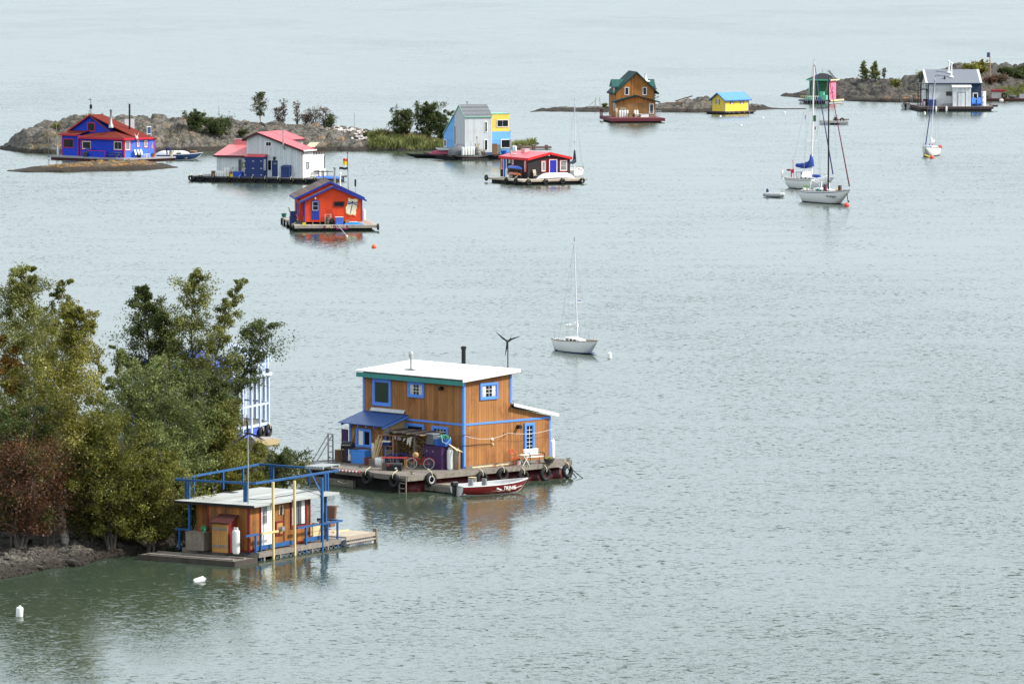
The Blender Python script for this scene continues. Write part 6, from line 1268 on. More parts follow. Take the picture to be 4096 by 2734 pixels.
MB().box(xs0,xe,yq,yq+3.2,.48,.56).build('planks',pdk,o);MB().box(xs0,xe,yq-.07,yq-.01,.36,.56).build('edge_beam',mat('pale_edge',(.36,.30,.24)),o);MB().box(xs0,xe,yq-.09,yq-.03,.18,.26).build('edge_beam',mat('pale_edge',(.36,.30,.24)),o);MB().box(xs0+.3,xe,yq-.08,yq-.02,-.12,-.02).build('edge_beam',oldwood,o)
for k in range(6):x=xs0+.4+k*(xe-xs0-1)/5.4;MB().tube((x,yq+.3,.05),(x+.8,yq+.3,.05),.29,n=14).build('float_barrel',(wb_,blu,blu,royal,wb_,wb_)[k],o,smooth=True)
q=MB()
for k in range(12):x=xs0+.3+k*(xe-xs0-.6)/12;d_=(xe-xs0-.6)/24;q.bar((x,yq-.05,.36),(x+d_,yq-.05,0),.03).bar((x+d_,yq-.05,0),(x+2*d_,yq-.05,.36),.03)
q.build('truss',steel,o);MB().box(xe-.02,xe+.12,yq-.12,yq+.1,-.3,.75).build('corner_post',oldwood,o);MB().box(xe-1.6,xe-.2,yq+1.5,yq+1.65,.561,.62).build('loose_board',palewood,o)
lz=.56;inst('tbox',mk_crate(mat('new_pale_timber',(.62,.47,.26)),1.7,.7,.75,2),'large pale timber box behind the small houseboat',H.W(X1+1.4,ya+1.5,zd),H.yaw)
o=thing('arm_chair','brown upholstered armchair on the dock behind the small houseboat','armchair',gp(Z2(1775,1090),.56),R(-20));fab=mat('brown_velour',(.16,.085,.06),rough=.9)
MB().cbox((0,0,.3),(.7,.7,.3)).build('seat',fab,o,bevel=.05);MB().cbox((0,.42,.75),(.72,.2,1.0),rx=R(-14)).build('backrest',fab,o,bevel=.08)
for s in(-1,1):MB().cbox((s*.38,0,.5),(.14,.75,.14)).build('armrest',fab,o,bevel=.05)
inst('styre',mk_tyre(.4,rope=False,ax='z'),'tyre lying flat at the rear corner of the small houseboat',H.W(X1+.6,ya+1.0,zd+.1),H.yaw)
b0,b1=H.Lr(Z2(852,1150),-.85)[0],H.Lr(Z2(702,1150),-.85)[0];ztc=H.Lr(Z2(775,1030),-.85)[1]
o=thing('outdoor_cupboard','amber board cupboard with slanted dark red lid on the small houseboat','cupboard',H.W(0,0,0),H.yaw);MB().prism([(-.85,zd),(-.1,zd),(-.1,ztc+.28),(-.85,ztc)],'y',b0,b1).build('body',dred,o)
MB().box(-.89,-.853,b0+.02,b1,zd+.02,ztc-.02).build('door',amber,o);MB().slab((-1.0,b0-.1,ztc+.03),(-1.0,b1+.08,ztc+.03),(-.05,b1+.08,ztc+.38),(-.05,b0-.1,ztc+.38),.06).build('lid',mat('maroon_lid',(.05,.007,.006),rough=.7),o)
for z in(zd+.35,ztc-.3):MB().box(-.92,-.892,b0+.04,b1-.02,z-.06,z+.06).build('strap',oldwood,o)
pz=H.PL(Z2(922,1305),-.75);inst('bigprop',mk_propane(mat('grey_white_tank',(.66,.66,.63),dirt=(.5,.46,.4),dirt_at=.6),1.35,.2),'tall off-white propane cylinder right of the amber cupboard',pz,0)
inst('plybox',mk_box(mat('grey_plywood',(.20,.17,.13),rough=.85,var=.25,dirt=(.10,.09,.07)),1.15,.8,.95,lidh=.03),'grey plywood box left of the amber cupboard',H.PL(Z2(575,1255),-.3),H.yaw-R(90))
o=thing('green_bag','green and white shopping bag on the grey plywood box','bag',H.PL(Z2(622,1100),-.3,zd+.95));MB().lathe([(.17,0),(.2,.15),(.15,.3),(.05,.34)],n=7).build('bag',mat('green_plastic',(.03,.18,.06),dirt=(.7,.7,.65)),o)
o=thing('red_tub','small red tub beside the green bag','tub',H.PL(Z2(588,1100),-.3,zd+.95));MB().lathe([(.1,0),(.13,.1)],n=10).build('tub',redp,o)
tp=H.G(Z2(1033,645),zr);o=inst('turb2',mk_turbine(5.2,.75,ang=93,polem=mat('galvanised_steel',(.4,.4,.4))),'small black wind turbine on a tall grey pole at the roof of the small houseboat',H.W(xa+.4,H.Lr(Z2(1033,800),xa+.4)[0],H.Lr(Z2(1033,840),xa+.4)[1]),R(20))if False else None
xx=xa+.35;yy_=H.Lr(Z2(1036,820),xx)[0];zt_=H.Lr(Z2(1030,195),xx)[1]
inst('turb2',mk_turbine(zt_-zr,.95,ang=95,polem=mat('galvanised_steel',(.4,.4,.4))),'black wind turbine on a tall grey pole at the small houseboat roof',H.W(xx,yy_,zr),R(10))
p=H.G(Z2(708,748),zr);H.part('roof_vent',black,MB().lathe([(.18,0),(.12,.1),(.12,.22),(.2,.24),(.18,.33)],(p[0],p[1],zr)));p=H.G(Z2(860,745),zr);H.part('roof_hatch',floatm,MB().cbox((p[0],p[1],zr+.01),(.5,.8,.03)))
pts=[V3(H.G(Z2(*c),zr+.02),zr+.03)for c in((1040,805),(1120,812),(1200,808),(1280,800),(1310,785),(1400,775),(1480,755),(1580,735),(1640,730),(1665,715))];H.part('cable',black,MB().path(pts,.018))
pl=[H.G(Z2(*c),zrl+.1)for c in((1590,505),(1760,525),(1885,508),(1700,490))];cxp=sum(p[0]for p in pl)/4;cyp=sum(p[1]for p in pl)/4
o=thing('pallet','weathered pale pallet resting on the far corner of the roof railing','pallet',H.W(cxp,cyp,zrl+.06),H.yaw);plm=mat('pallet_wood',(.30,.33,.34),rough=.85)
for k in range(6):MB().box(-.85,.85,-.55+k*.2,-.42+k*.2,.12,.15).build('slat',plm,o)
for k in(-.8,0,.72):MB().box(k,k+.1,-.55,.6,0,.12).build('bearer',plm,o)
H=H1;zd=1.0
bluebox=mat('sky_box_blue',(.06,.25,.70),rough=.5,var=.06)
tyres(H,'R',[Z29(x,y)for x,y in((315,1035),(740,1075),(1205,1025),(1668,960))],H.G(Z1(733,1262))[1]-.05,'along the right front of the brown houseboat deck',r=.44,key='mtyre')
tyres(H,'R',[Z1(925,1288)],H.G(Z1(733,1262))[1]-.05,'left of the plank float beside the brown houseboat',r=.42,key='mtyre',wall=True)
tyres(H,'R',[Z1(1350,1282)],H.G(Z1(733,1262))[1]-.05,'behind the log stump on the plank float',r=.44,key='mtyre')
tyres(H,'L',[Z1(395,1275),Z1(622,1302)],H.G(Z1(733,1262))[0]-.05,'along the left front of the brown houseboat deck',r=.44,key='mtyre')
a=gp(Z1(1240,1395));b_=gp(Z1(1640,1345));
bd=Vector((b_.x-a.x,b_.y-a.y,0));ang=math.atan2(bd.y,bd.x)
deep_red=mat('metal_flake_red',(.13,.007,.008),rough=.3,var=.15,coat=.3)
L_=4.9;
st=gp(Z1(1355,1425));bw=gp(Z1(1640,1375));ang=R(33)
mid=gp(Z1(1440,1405))
fb=inst('redboat',mk_skiff(L_,1.75,.52,deep_red),'red and white fishing boat with outboard motor tied beside the plank float',mid,ang)
class _F:
 pass
lt=bpy.data.curves.new('lettering','FONT');lt.body='TRINIE';lt.extrude=.004;lt.size=.30;lt.shear=.35;lt.align_x='CENTER'
lo=bpy.data.objects.new('t',lt);COL.objects.link(lo);lt.materials.append(whitep);bpy.context.view_layer.update();me=bpy.data.meshes.new_from_object(lo);bpy.data.objects.remove(lo)
lq=bpy.data.objects.new('lettering',me);COL.objects.link(lq);lq.parent=fb;lq.location=(.62,-.895,.27);lq.rotation_euler=(R(90-14),0,R(4))
for k,(x0,x1,z0,z1)in enumerate(((-.25,.05,.42,.30),(-.25,.1,.36,.28),(1.0,1.5,.32,.46))):MB().bar((x0,-.875,z0),(x1,-.865,z1),.02,.03).build('script_flourish',whitep,fb)
f0=gp(Z1(885,1320),.35);FH=HB(None,'',Z1(1165,1362),.38,R(43.5));
yf=FH.Lr(Z1(880,1330),0)[0]
o=thing('plank_float','low grey plank float on blue barrels beside the red fishing boat','float',FH.o,FH.yaw);fx=1.9
MB().box(0,fx,0,yf,.30,.38).build('planks',DECKW('grey_deck_boards','x'),o);MB().box(-.05,fx+.02,-.07,-.002,.06,.40).build('side_beam',oldwood,o);MB().box(-.06,-.002,0,yf,.06,.40).build('end_beam',oldwood,o)
for k in range(3):x=.2+k*1.05;MB().tube((.35,x,-.02),(.35,x+.88,-.02),.28,n=14).build('float_barrel',blu if k!=2 else floatm,o,smooth=True)
MB().box(.2,.32,.1,yf-.3,.381,.45).build('loose_board',oldwood,o);MB().box(.6,.7,.3,yf-.8,.381,.43).build('loose_board',palewood,o)
inst('stump2',mk_log(oldwood,.26,.5),'short log stump on the plank float',FH.W(1.5,.5,.38),0)
yw=-.75
def PRz(z,yy):return H.PR(z,yy)
def mk_bistro():
 t=thing('folding_chair','','folding chair');m=mat('bistro_red',(.48,.05,.02),rough=.45)
 for k in range(5):MB().box(-.2,.2,-.2+k*.08,-.14+k*.08,.44,.46).build('seat_slat',m,t)
 for z in(.78,.88):MB().box(-.2,.2,.24,.26,z,z+.07).build('backrest_slat',m,t)
 for x in(-.21,.21):
  MB().bar((x,-.22,0),(x,.25,.96),.022).build('leg',m,t);MB().bar((x,.26,0),(x,-.2,.45),.022).build('leg',m,t);MB().path([(x*1.15,-.18,.45),(x*1.15,-.2,.66),(x*1.15,.15,.68)],.012).build('armrest',m,t)
 return t
inst('bistro',mk_bistro,'red folding garden chair against the sunlit brown wall',PRz(Z29(565,840),-1.0),H.yaw+R(12))
def mk_xtable():
 t=thing('folding_table','','table')
 for k in range(6):MB().box(-.27,.27,-.26+k*.09,-.19+k*.09,.60,.62).build('tabletop_slat',whitep,t)
 for y in(-.22,.22):MB().bar((-.26,y,0),(.2,y,.6),.028).build('leg',whitep,t);MB().bar((.26,y,0),(-.2,y,.6),.028).build('leg',whitep,t)
 return t
inst('xtable',mk_xtable,'small white folding table between red chair and bench',PRz(Z29(755,840),-1.0),H.yaw)
def mk_bench():
 t=thing('park_bench','','bench');
 for k in range(3):MB().box(-.62,.62,-.22+k*.14,-.11+k*.14,.43,.455).build('seat_slat',whitep,t)
 for k in range(3):MB().cbox((0,.26+k*.035,.58+k*.13),(1.24,.025,.10),rx=R(-14)).build('backrest_slat',whitep,t)
 for x in(-.58,.58):
  MB().path([(x,-.26,0),(x,-.2,.2),(x,-.25,.42),(x,.2,.42),(x,.36,.95)],.022).build('frame',black,t);MB().path([(x,.28,0),(x,.2,.22),(x,.2,.42)],.022).build('leg',black,t)
  MB().path([(x,-.25,.42),(x,-.26,.6),(x,-.18,.66),(x,.25,.66)],.02).torus((x,-.15,.55),.07,.014,ax='x',n=10,k=4).build('armrest',black,t)
 return t
inst('bench',mk_bench,'white slatted park bench with black iron frame below the tall blue window',PRz(Z29(985,810),-.95),H.yaw)
inst('bowl',mk_pot(mat('grey_bowl',(.10,.085,.075)),.34,.26,leaf=mat('lime_leaf',(.30,.34,.03),var=.3,scale=8),lr=.3,lh=.12,seed=12,r0=.6),'low grey bowl of lime green plants right of the bench',PRz(Z29(1290,790),-1.15),0)
inst('wpot',mk_pot(whitep,.15,.25,lr=.18,lh=.12,seed=13),'white pot with dark plant behind the white folding table',PRz(Z29(655,810),-.6),0)
inst('wcyl',mk_propane(),'white propane cylinder half hidden behind the right end of the brown houseboat',H.W(H.Rr(Z29(1345,740),.9)[0],.9,zd),0)
def mk_cleat(m):
 def f():
  t=thing('cleat','','cleat');MB().box(-.12,.12,-.05,.05,0,.02).build('base',m,t)
  for x in(-.05,.05):MB().tube((x,0,.02),(x,0,.14),.018).build('post',m,t)
  MB().tube((-.17,0,.15),(.17,0,.15),.022).build('horn',m,t);return t
 return f
rc=mat('rusty_cleat',(.22,.06,.04))
inst('cl',mk_cleat(rc),'rust red cleat on the deck edge above the fishing boat bow',PRz(Z29(1080,850),H.G(Z1(733,1262))[1]+.25),H.yaw);inst('cl',None,'rust red cleat on the deck edge above the fishing boat seats',PRz(Z29(155,920),H.G(Z1(733,1262))[1]+.25),H.yaw)
inst('clb',mk_cleat(black),'black cleat at the far right corner of the brown deck',H.GW(Z1(2105,1128))+Vector((-.2,-.3,0)),H.yaw);inst('clb',None,'black cleat near the left end of the brown deck',H.GW(Z1(338,1192)),H.yaw);inst('clb',None,'black cleat at the front corner of the brown deck',H.GW(Z1(770,1245)),H.yaw)
o=thing('pole_stack','long pale poles lying along the foot of the sunlit wall','poles',H.W(0,0,zd),H.yaw);x0,x1=H.Rr(Z1(1270,1195),-.35)[0],H.Rr(Z1(1545,1170),-.35)[0];MB().tube((x0,-.35,.05),(x1+.6,-.35,.05),.05).build('pole',palewood,o);MB().tube((x0+.4,-.22,.04),(x1+1.6,-.22,.04),.04).build('pole',oldwood,o)
P0=H.Rr(Z1(1213,923),-.4);P1=H.Rr(Z1(1435,945),-.4);P2=H.Rr(Z1(1575,900),-.4);P3=H.Rr(Z1(1720,912),-.4);P4=H.Rr(Z1(1945,868),-.4)
o=thing('clothes_line','white clothes line sagging along the sunlit brown wall','clothes line',H.W(0,0,0),H.yaw);pts=[]
def sag(a,b_,s,n=6):return[Vector((a[0]+(b_[0]-a[0])*t,-.4,a[1]+(b_[1]-a[1])*t-s*4*t*(1-t)))for t in[i/n for i in range(n+1)]]
MB().path(sag(P0,P2,.28)+sag(P2,P4,.15),.010).build('line',mat('white_line',(.7,.68,.66)),o);MB().path([(P2[0],-.4,P2[1]),(P2[0],-.0,P2[1]),(P2[0],-.0,P2[1]-.32),(P2[0],-.3,P2[1])],.014).build('bracket',black,o)
aL=H.Lr(Z1(1128,915),-.1);MB().bar((-.3,aL[0],aL[1]),(.15,-.45,P0[1]),.05).build('arm',mat('old_red_wood',(.25,.12,.08)),o)
o=thing('wall_cable','thin black cable looping across the brown wall at chest height','cable',H.W(0,0,0),H.yaw);a=H.Rr(Z1(1215,1008));b_=H.Rr(Z1(1435,990));y0,z0=H.Lr(Z1(1085,1000));MB().path([(-.04,y0,z0),(-.04,.6,z0-.1),(-.05,-.04,a[1]),(a[0]+1,-.04,a[1]+.03),(b_[0],-.04,b_[1])],.014).build('cable',black,o)
o=thing('mooring_chain','dark mooring chains running into the water at the right corner','chain',(0,0,0));c0=H.W(H.Rr(Z29(1740,930),H.G(Z1(733,1262))[1])[0],H.G(Z1(733,1262))[1]+.3,.7)
for uv in(Z29(1760,1080),Z29(1865,1100),Z29(2000,1115)):MB().tube(c0,gp(uv,-.02),.03).build('chain',black,o)
purple_=mat('purple_paint',(.045,.012,.07))
b0,b1=H.Lr(Z1(1063,1100),-.3)[0],0
pa=H.GW(Z28(1345,1300));pb=H.GW(Z28(900,1260));lp=H.loc(pa);lb=H.loc(pb);w_=lb.y-lp.y
o=thing('purple_shed','purple storage cabinet with sloping lid beside the propane cylinders','cabinet',H.W(lp.x,lp.y,zd),H.yaw);zt=H.Lr(Z28(1345,730),lp.x)[1]-zd;w_=H.Lr(Z28(885,1000),lp.x)[0]-lp.y;dpt=H.Rr(Z28(1500,1290),lp.y)[0]-lp.x
print_=(w_,dpt,zt)
dpt=min(max(dpt,.7),1.2)
MB().prism([(0,0),(dpt,0),(dpt,zt+.12),(0,zt)],'y',0,w_).build('body',purple_,o);MB().slab((-.05,-.05,zt+.03),(-.05,w_+.05,zt+.03),(dpt,w_+.05,zt+.16),(dpt,-.05,zt+.16),.03).build('lid',purple_,o)
for k in(.45,.8):MB().box(-.02,-.002,w_*k,w_*k+.06,zt*.78,zt*.84).build('hinge',steel,o)
top=lambda x,y,z=0:H.W(lp.x+x,lp.y+y,zd+zt+.1+z)
o=thing('grey_tote','grey plastic tote on the left of the purple cabinet lid','tote',top(.4,w_*.78),H.yaw);MB().cbox((0,0,.31),(.5,.6,.6)).build('body',mat('tote_grey',(.12,.125,.14)),o,bevel=.03);MB().cbox((0,0,.64),(.56,.66,.06)).build('lid',mat('tote_lid',(.22,.23,.25)),o)
def mk_tub(m,sx,sy,h):
 def f():
  t=thing('plastic_tub','','tub');MB().add([(-sx*.42,-sy*.42,0),(sx*.42,-sy*.42,0),(sx*.42,sy*.42,0),(-sx*.42,sy*.42,0),(-sx/2,-sy/2,h),(sx/2,-sy/2,h),(sx/2,sy/2,h),(-sx/2,sy/2,h),(-sx*.46,-sy*.46,h),(sx*.46,-sy*.46,h),(sx*.46,sy*.46,h),(-sx*.46,sy*.46,h),(-sx*.4,-sy*.4,.03),(sx*.4,-sy*.4,.03),(sx*.4,sy*.4,.03),(-sx*.4,sy*.4,.03)],[(0,3,2,1),(0,1,5,4),(1,2,6,5),(2,3,7,6),(3,0,4,7),(4,5,9,8),(5,6,10,9),(6,7,11,10),(7,4,8,11),(8,9,13,12),(9,10,14,13),(10,11,15,14),(11,8,12,15),(12,13,14,15)]).build('tub',m,t);return t
 return f
inst('tubA',mk_tub(mat('crate_blue',(.03,.16,.42)),.5,.6,.38),'light blue crate between grey tote and net tub',top(.45,w_*.42),H.yaw);inst('tubB',mk_tub(mat('tub_royal',(.02,.09,.42)),.5,.75,.42),'royal blue tub full of green net on the purple cabinet',top(.4,w_*.12),H.yaw)
def mk_net():
 t=thing('fishing_net','','net');rg=np.random.default_rng(5);q=MB()
 for k in range(26):
  a=rg.uniform(0,6.28,5);p=[Vector((.28*math.cos(a[i])*rg.uniform(.4,1),.4*math.sin(a[i])*rg.uniform(.4,1),rg.uniform(-.05,.28)))for i in range(5)];q.path(p,.014,n=4)
 q.build('mesh',mat('net_green',(.10,.36,.25),rough=.8),t);q=MB();q.path([(-.3,-.1,.1),(-.34,-.2,-.1),(-.3,-.5,-.2),(-.1,-.6,.05),(.1,-.4,.15)],.02);q.path([(-.35,.3,.1),(-.4,.2,.2),(-.3,-.05,.22),(-.36,-.2,.05)],.02);q.build('rope',mat('cyan_rope',(.35,.62,.62)),t);return t
inst('net',mk_net,'tangled green net and pale rope spilling from the blue tub',top(.38,w_*.1,.38),H.yaw)
o=thing('timber_offcuts','pale timber offcuts sliding off the purple cabinet by the cylinders','boards',top(.55,-.1,.02),H.yaw)
for k in range(3):MB().bar((-.1,.1*k,.12+.03*k),(-.05+.2*k,-.75,-.25-.05*k),.09,.03).build('board',palewood,o)
inst('cylw',mk_propane(whitep,1.3,.2),'clean white propane cylinder beside the purple cabinet',H.GW(Z28(1572,1290)),0);inst('cylr',mk_propane(rust,1.3,.19),'rusty streaked propane cylinder beside the blue corner board',H.GW(Z28(1750,1290)),0)
def mk_bike(m,flip=1,wall=None):
 def f():
  t=thing('bicycle','','bicycle');r=.33
  for x in(-.52,.52):
   w=MB().torus((x,0,r),r-.02,.022,ax='y',n=26,k=6).build('tyre',wall or rubber,t,smooth=True)
   q=MB();
   for k in range(12):a=math.pi*2*k/12;q.bar((x,0,r),(x+(r-.03)*math.cos(a),0,r+(r-.03)*math.sin(a)),.006)
   q.tube((x,-.04,r),(x,.04,r),.03).build('spokes',steel,w)
  P=dict(bb=(-.08,0,.28),st=(-.2,0,.72),hd=(.34,0,.72),hb=(.38,0,.58),ra=(-.52,0,r),fa=(.52,0,r))
  q=MB()
  for a,b_ in(('bb','st'),('hd','hb')):q.tube(P[a],P[b_],.018)
  q.tube(P['bb'],P['hb'],.018);q.tube((-.14,0,.5)if wall else P['st'],P['hd'],.018)
  for s in(-.03,.03):q.tube((P['ra'][0],s,P['ra'][2]),P['st'],.011).tube((P['ra'][0],s,P['ra'][2]),P['bb'],.012)
  q.build('frame',m,t);MB().tube((.37,0,.58),(.52,.03,r),.014).tube((.37,0,.58),(.52,-.03,r),.014).build('fork',m,t)
  h=MB().tube((.34,0,.72),(.32,0,.86),.014).path([(.18,-.28,.84),(.32,-.2,.88),(.34,0,.88),(.32,.2,.88),(.18,.28,.84)],.014).build('handlebar',black,t)
  MB().tube((-.2,0,.72),(-.23,0,.86),.014).ball((-.24,0,.89),.1,sc=(1.2,.7,.35)).build('saddle',black,t,smooth=True);MB().torus((-.08,-.03,.28),.09,.01,ax='y',n=14,k=4).bar((-.08,-.05,.28),(.06,-.07,.18),.02).build('crank',steel,t)
  q=MB()
  for s,x in((0,-.52),(0,.52)):
   a0,a1=(40,175)if x<0 else(20,150);q.path([(x+(r+.04)*math.cos(R(a)),0,r+(r+.04)*math.sin(R(a)))for a in np.linspace(a0,a1,8)],.016,n=5)
  q.build('mudguard',m,t);return t
 return f
bk=H.GW(Z28(785,1290));inst('bike_r',mk_bike(mat('bike_red',(.50,.012,.015),rough=.3),wall=mat('white_wall_tyre',(.5,.5,.48))),'red bicycle with white tyres leaning in front of the purple cabinet',bk+Vector((.0,.25,0)),R(180-10),tilt=(R(7),0))
inst('bike_b',mk_bike(mat('bike_blue',(.01,.03,.45),rough=.3)),'blue bicycle parked in front of the firewood shelter',H.GW(Z28(230,1195))+Vector((0,.1,0)),R(-12),tilt=(R(-6),0));inst('bike_w',mk_bike(black),'dark bicycle in the shade of the firewood shelter',H.GW(Z28(300,1130))+Vector((.1,.6,0)),R(-20))
def mk_redtable():
 t=thing('school_table','','table');m=mat('table_red',(.30,.03,.025),rough=.4);lg=mat('tan_leg',(.45,.25,.08));MB().box(-.75,.75,-.35,.35,.70,.73).build('tabletop',m,t,bevel=.01)
 for x in(-.68,.68):
  for y in(-.3,.3):MB().path([(x*1.02,y,0),(x,y,.62),(x*.9,y,.70)],.02).build('leg',lg,t)
 return t
tc=(H.GW(Z27(785,1365))+H.GW(Z27(1360,1390)))/2+Vector((.25,.45,0));inst('redtable',mk_redtable,'low red topped table with tan tube legs in front of the shelves',tc,R(-8))
o=inst('toolbox',mk_box(black,.85,.42,.45,greyplas,lidh=.1),'large black toolbox with grey lid under the red table',H.GW(Z27(1165,1385))+Vector((0,.15,0)),R(-6));MB().box(.05,.17,-.225,-.212,.12,.22).build('label',whitep,o);MB().box(-.40,-.28,-.24,-.18,.3,.44).build('red_cap',redp,o)
inst('crG',mk_crate(oldwood,.38,.36,.42,3),'grey slatted crate left of the black toolbox',H.GW(Z27(990,1365))+Vector((0,.15,0)),R(-6));inst('crG',None,'grey slatted crate holding sticks beside the red crate',H.GW(Z27(742,1280))+Vector((0,.15,0)),R(-20));inst('crR',mk_crate(mat('crate_red',(.16,.035,.02),rough=.8),.42,.4,.46,3),'dark red slatted crate at the foot of the sky blue chest',H.GW(Z27(658,1275))+Vector((0,.15,0)),R(-20))
o=thing('stick_bundle','bundle of pale sticks standing in the grey crate','sticks',H.GW(Z27(742,1280))+Vector((0,.15,0)))
for k in range(6):MB().tube((-.1+.04*k,0,.1),(.18+.09*k,.12,1.55+.06*((k*7)%5)),.02).build('stick',palewood,o)
inst('sq',mk_propane(whitep,.5,.3),'squat white gas cylinder beside the red table leg',H.GW(Z27(870,1285))+Vector((0,.2,0)),0);inst('cylw',None,'left white propane cylinder behind the bundle of sticks',H.PL(Z27(775,1180),-1.4),0,);inst('cylw',None,'right white propane cylinder behind the wooden shelf',H.PL(Z27(860,1180),-1.2),0)
bb=H.GW(Z27(385,1250));inst('sbox',mk_box(bluebox,1.05,.62,.8,bluebox,lidh=.04),'sky blue chest in front of the porch window',H.GW(Z27(560,1245))+Vector((-.15,.35,0)),H.yaw-R(90-8))
inst('stump1',mk_log(brownp,.3,.72),'tall bark covered stump at the left end of the deck',H.GW(Z27(92,1200)),0)
def mk_bbq():
 t=thing('gas_grill','','grill');MB().box(-.32,.32,-.24,.24,.08,.12).build('base_shelf',black,t)
 for x in(-.32,.32):
  for y in(-.24,.24):MB().box(x-.025,x+.025,y-.025,y+.025,0,.82).build('leg',greyplas,t)
 MB().box(-.36,.36,-.27,.27,.82,.95).build('firebox',black,t);MB().prism([(-.27,.951),(.27,.951),(.27,1.08),(.12,1.26),(-.14,1.24),(-.27,1.08)],'x',-.36,.36).build('lid',black,t,bevel=.02);MB().tube((-.28,-.32,1.05),(.28,-.32,1.05),.02).build('handle',steel,t)
 MB().box(.37,.75,-.2,.2,.86,.9).build('side_shelf',greyplas,t);MB().lathe([(.13,.13),(.15,.2),(.15,.4),(.06,.47),(.06,.52)],(.15,0,0),n=12).build('gas_bottle',whitep,t,smooth=True);return t
inst('bbq',mk_bbq,'black gas grill with lid closed beside the purple door',H.GW(Z27(255,1225))+Vector((0,.2,0)),R(-22))
def mk_shelf():
 t=thing('wooden_shelf','','shelf');m=mat('cedar',(.36,.19,.09),rough=.75)
 for x in(-.5,.5):
  for y in(-.2,.2):MB().box(x-.04,x+.04,y-.03,y+.03,0,1.75).build('post',m,t)
 for z in(.45,1.1,1.74):MB().box(-.54,.54,-.25,.25,z,z+.03).build('board',m,t)
 return t
sp=H.GW(Z27(985,1150));sh=inst('shelf',mk_shelf,'open wooden shelf loaded with crates and a cooler',H.PL(Z27(1030,1100),-1.7),H.yaw-R(90-18));spz=sh.location
inst('cool',mk_box(navy,.5,.3,.3,whitep,lidh=.08),'small navy cooler with white lid on the wooden shelf',spz+Vector((-.05,-.1,1.13)),R(-20));inst('crG',None,'old grey crate on top of the wooden shelf',spz+Vector((0,0,1.77)),R(-25));inst('crG',None,'grey crate on the lower board of the wooden shelf',spz+Vector((.15,0,.48)),R(-25))
wx=-1.5;y0s=H.Lr(Z28(650,700),wx)[0];y1s=H.Lr(Z1(590,900),wx)[0];zr_=H.Lr(Z1(800,912),wx)[1]
o=thing('firewood_shelter','rough timber lean-to sheltering stacked firewood against the shaded wall','shelter',H.W(0,0,0),H.yaw)
for x,y in((wx,y0s),(wx,y1s),(-.15,y0s-.6)):MB().box(x-.06,x+.06,y-.06,y+.06,zd,zr_).build('post',oldwood,o)
rg=random.Random(3)
for k in range(9):y=y0s-1.0+k*(y1s-y0s+1.0)/8;MB().slab((wx-.35-rg.uniform(0,.2),y,zr_+.02+.012*(k%3)),(-.05,y,zr_+.10+.012*(k%3)),(-.05,y+.3,zr_+.10+.012*(k%3)),(wx-.3,y+.3,zr_+.02+.012*(k%3)),.03).build('roof_board',mat('dark_board',(.07,.055,.045))if k%3 else mat('tan_board',(.30,.20,.11)),o)
MB().bar((wx-.1,y0s-.9,zr_+.0),(wx-.1,y1s+.2,zr_+.06),.07,.09).build('lintel',oldwood,o);MB().bar((wx,y0s,zr_-.1),(-.2,y0s-.8,zd+.9),.1,.05).build('brace',oldwood,o);MB().bar((wx,y0s,zr_-.6),(-.2,y0s-.8,zd+.5),.1,.05).build('brace',oldwood,o)
o2=MB();rg=np.random.default_rng(2)
for r_ in range(9):
 for k in range(int((y1s-y0s+.9)/.18)):
  y=y0s-.8+k*.18+.09*(r_%2);z=zd+.1+r_*.16;q=.075*rg.uniform(.8,1.15);o2.tube((-.75+rg.uniform(-.05,.05),y,z),(-.1,y,z),q,n=7)
fw=o2.build('firewood_stack',mat('firewood',(.30,.17,.07),rough=.9,var=.6,scale=5,stretch=(1,1,1),dirt=(.05,.03,.02),dirt_at=.5),None);fw.location=H.W(0,0,0);fw.rotation_euler=(0,0,H.yaw);tag(fw,'split firewood stacked under the timber shelter','firewood',kind='stuff')
o=thing('washing','grey white laundry pegged under the firewood shelter roof','laundry',H.W(0,0,0),H.yaw);ya_,za_=H.Lr(Z28(575,430),wx-.12);yb_,zb_=H.Lr(Z28(120,400),wx-.12);MB().tube((wx-.12,ya_-.1,za_),(wx-.12,yb_,zb_),.008).build('line',rope_m,o)
def cloth(pts,m):
 q=[H.Lr(Z28(*p),wx-.12)for p in pts];MB().prism(q,'x',wx-.135,wx-.118).build('garment',m,o)
cl=mat('laundry_white',(.62,.58,.52),rough=.9);cg=mat('laundry_grey',(.2,.2,.22),rough=.9)
cloth([(450,470),(580,425),(590,440),(555,530),(545,620),(525,680),(505,620),(495,560),(470,620),(440,645),(445,560)],cl);cloth([(195,420),(290,450),(300,520),(200,520)],cg);cloth([(112,395),(155,400),(155,500),(125,500)],cl);cloth([(365,470),(420,465),(335,570)],cl)
o=thing('snowshoe','tan snowshoe hung on the porch wall left of the window','snowshoe',H.W(0,0,0),H.yaw);q=[H.Lr(Z27(*p),-dx-.01)for p in((385,540),(405,560),(405,640),(375,730),(335,820),(325,815),(340,700),(330,640),(350,570))];MB().prism(q,'x',-dx-.05,-dx-.012).build('webbing',mat('snowshoe_tan',(.30,.17,.06)),o)
o=thing('antler_board','bent pale wooden slats fixed to the porch wall right of the window','wall ornament',H.W(0,0,0),H.yaw);
for pp_ in(((765,560),(830,585),(890,640),(860,640),(800,600)),((750,730),(830,715),(895,690),(890,715),(830,730))):MB().prism([H.Lr(Z27(*p),-dx-.01)for p in pp_],'x',-dx-.04,-dx-.012).build('slat',mat('snowshoe_tan',(.30,.17,.06)),o)
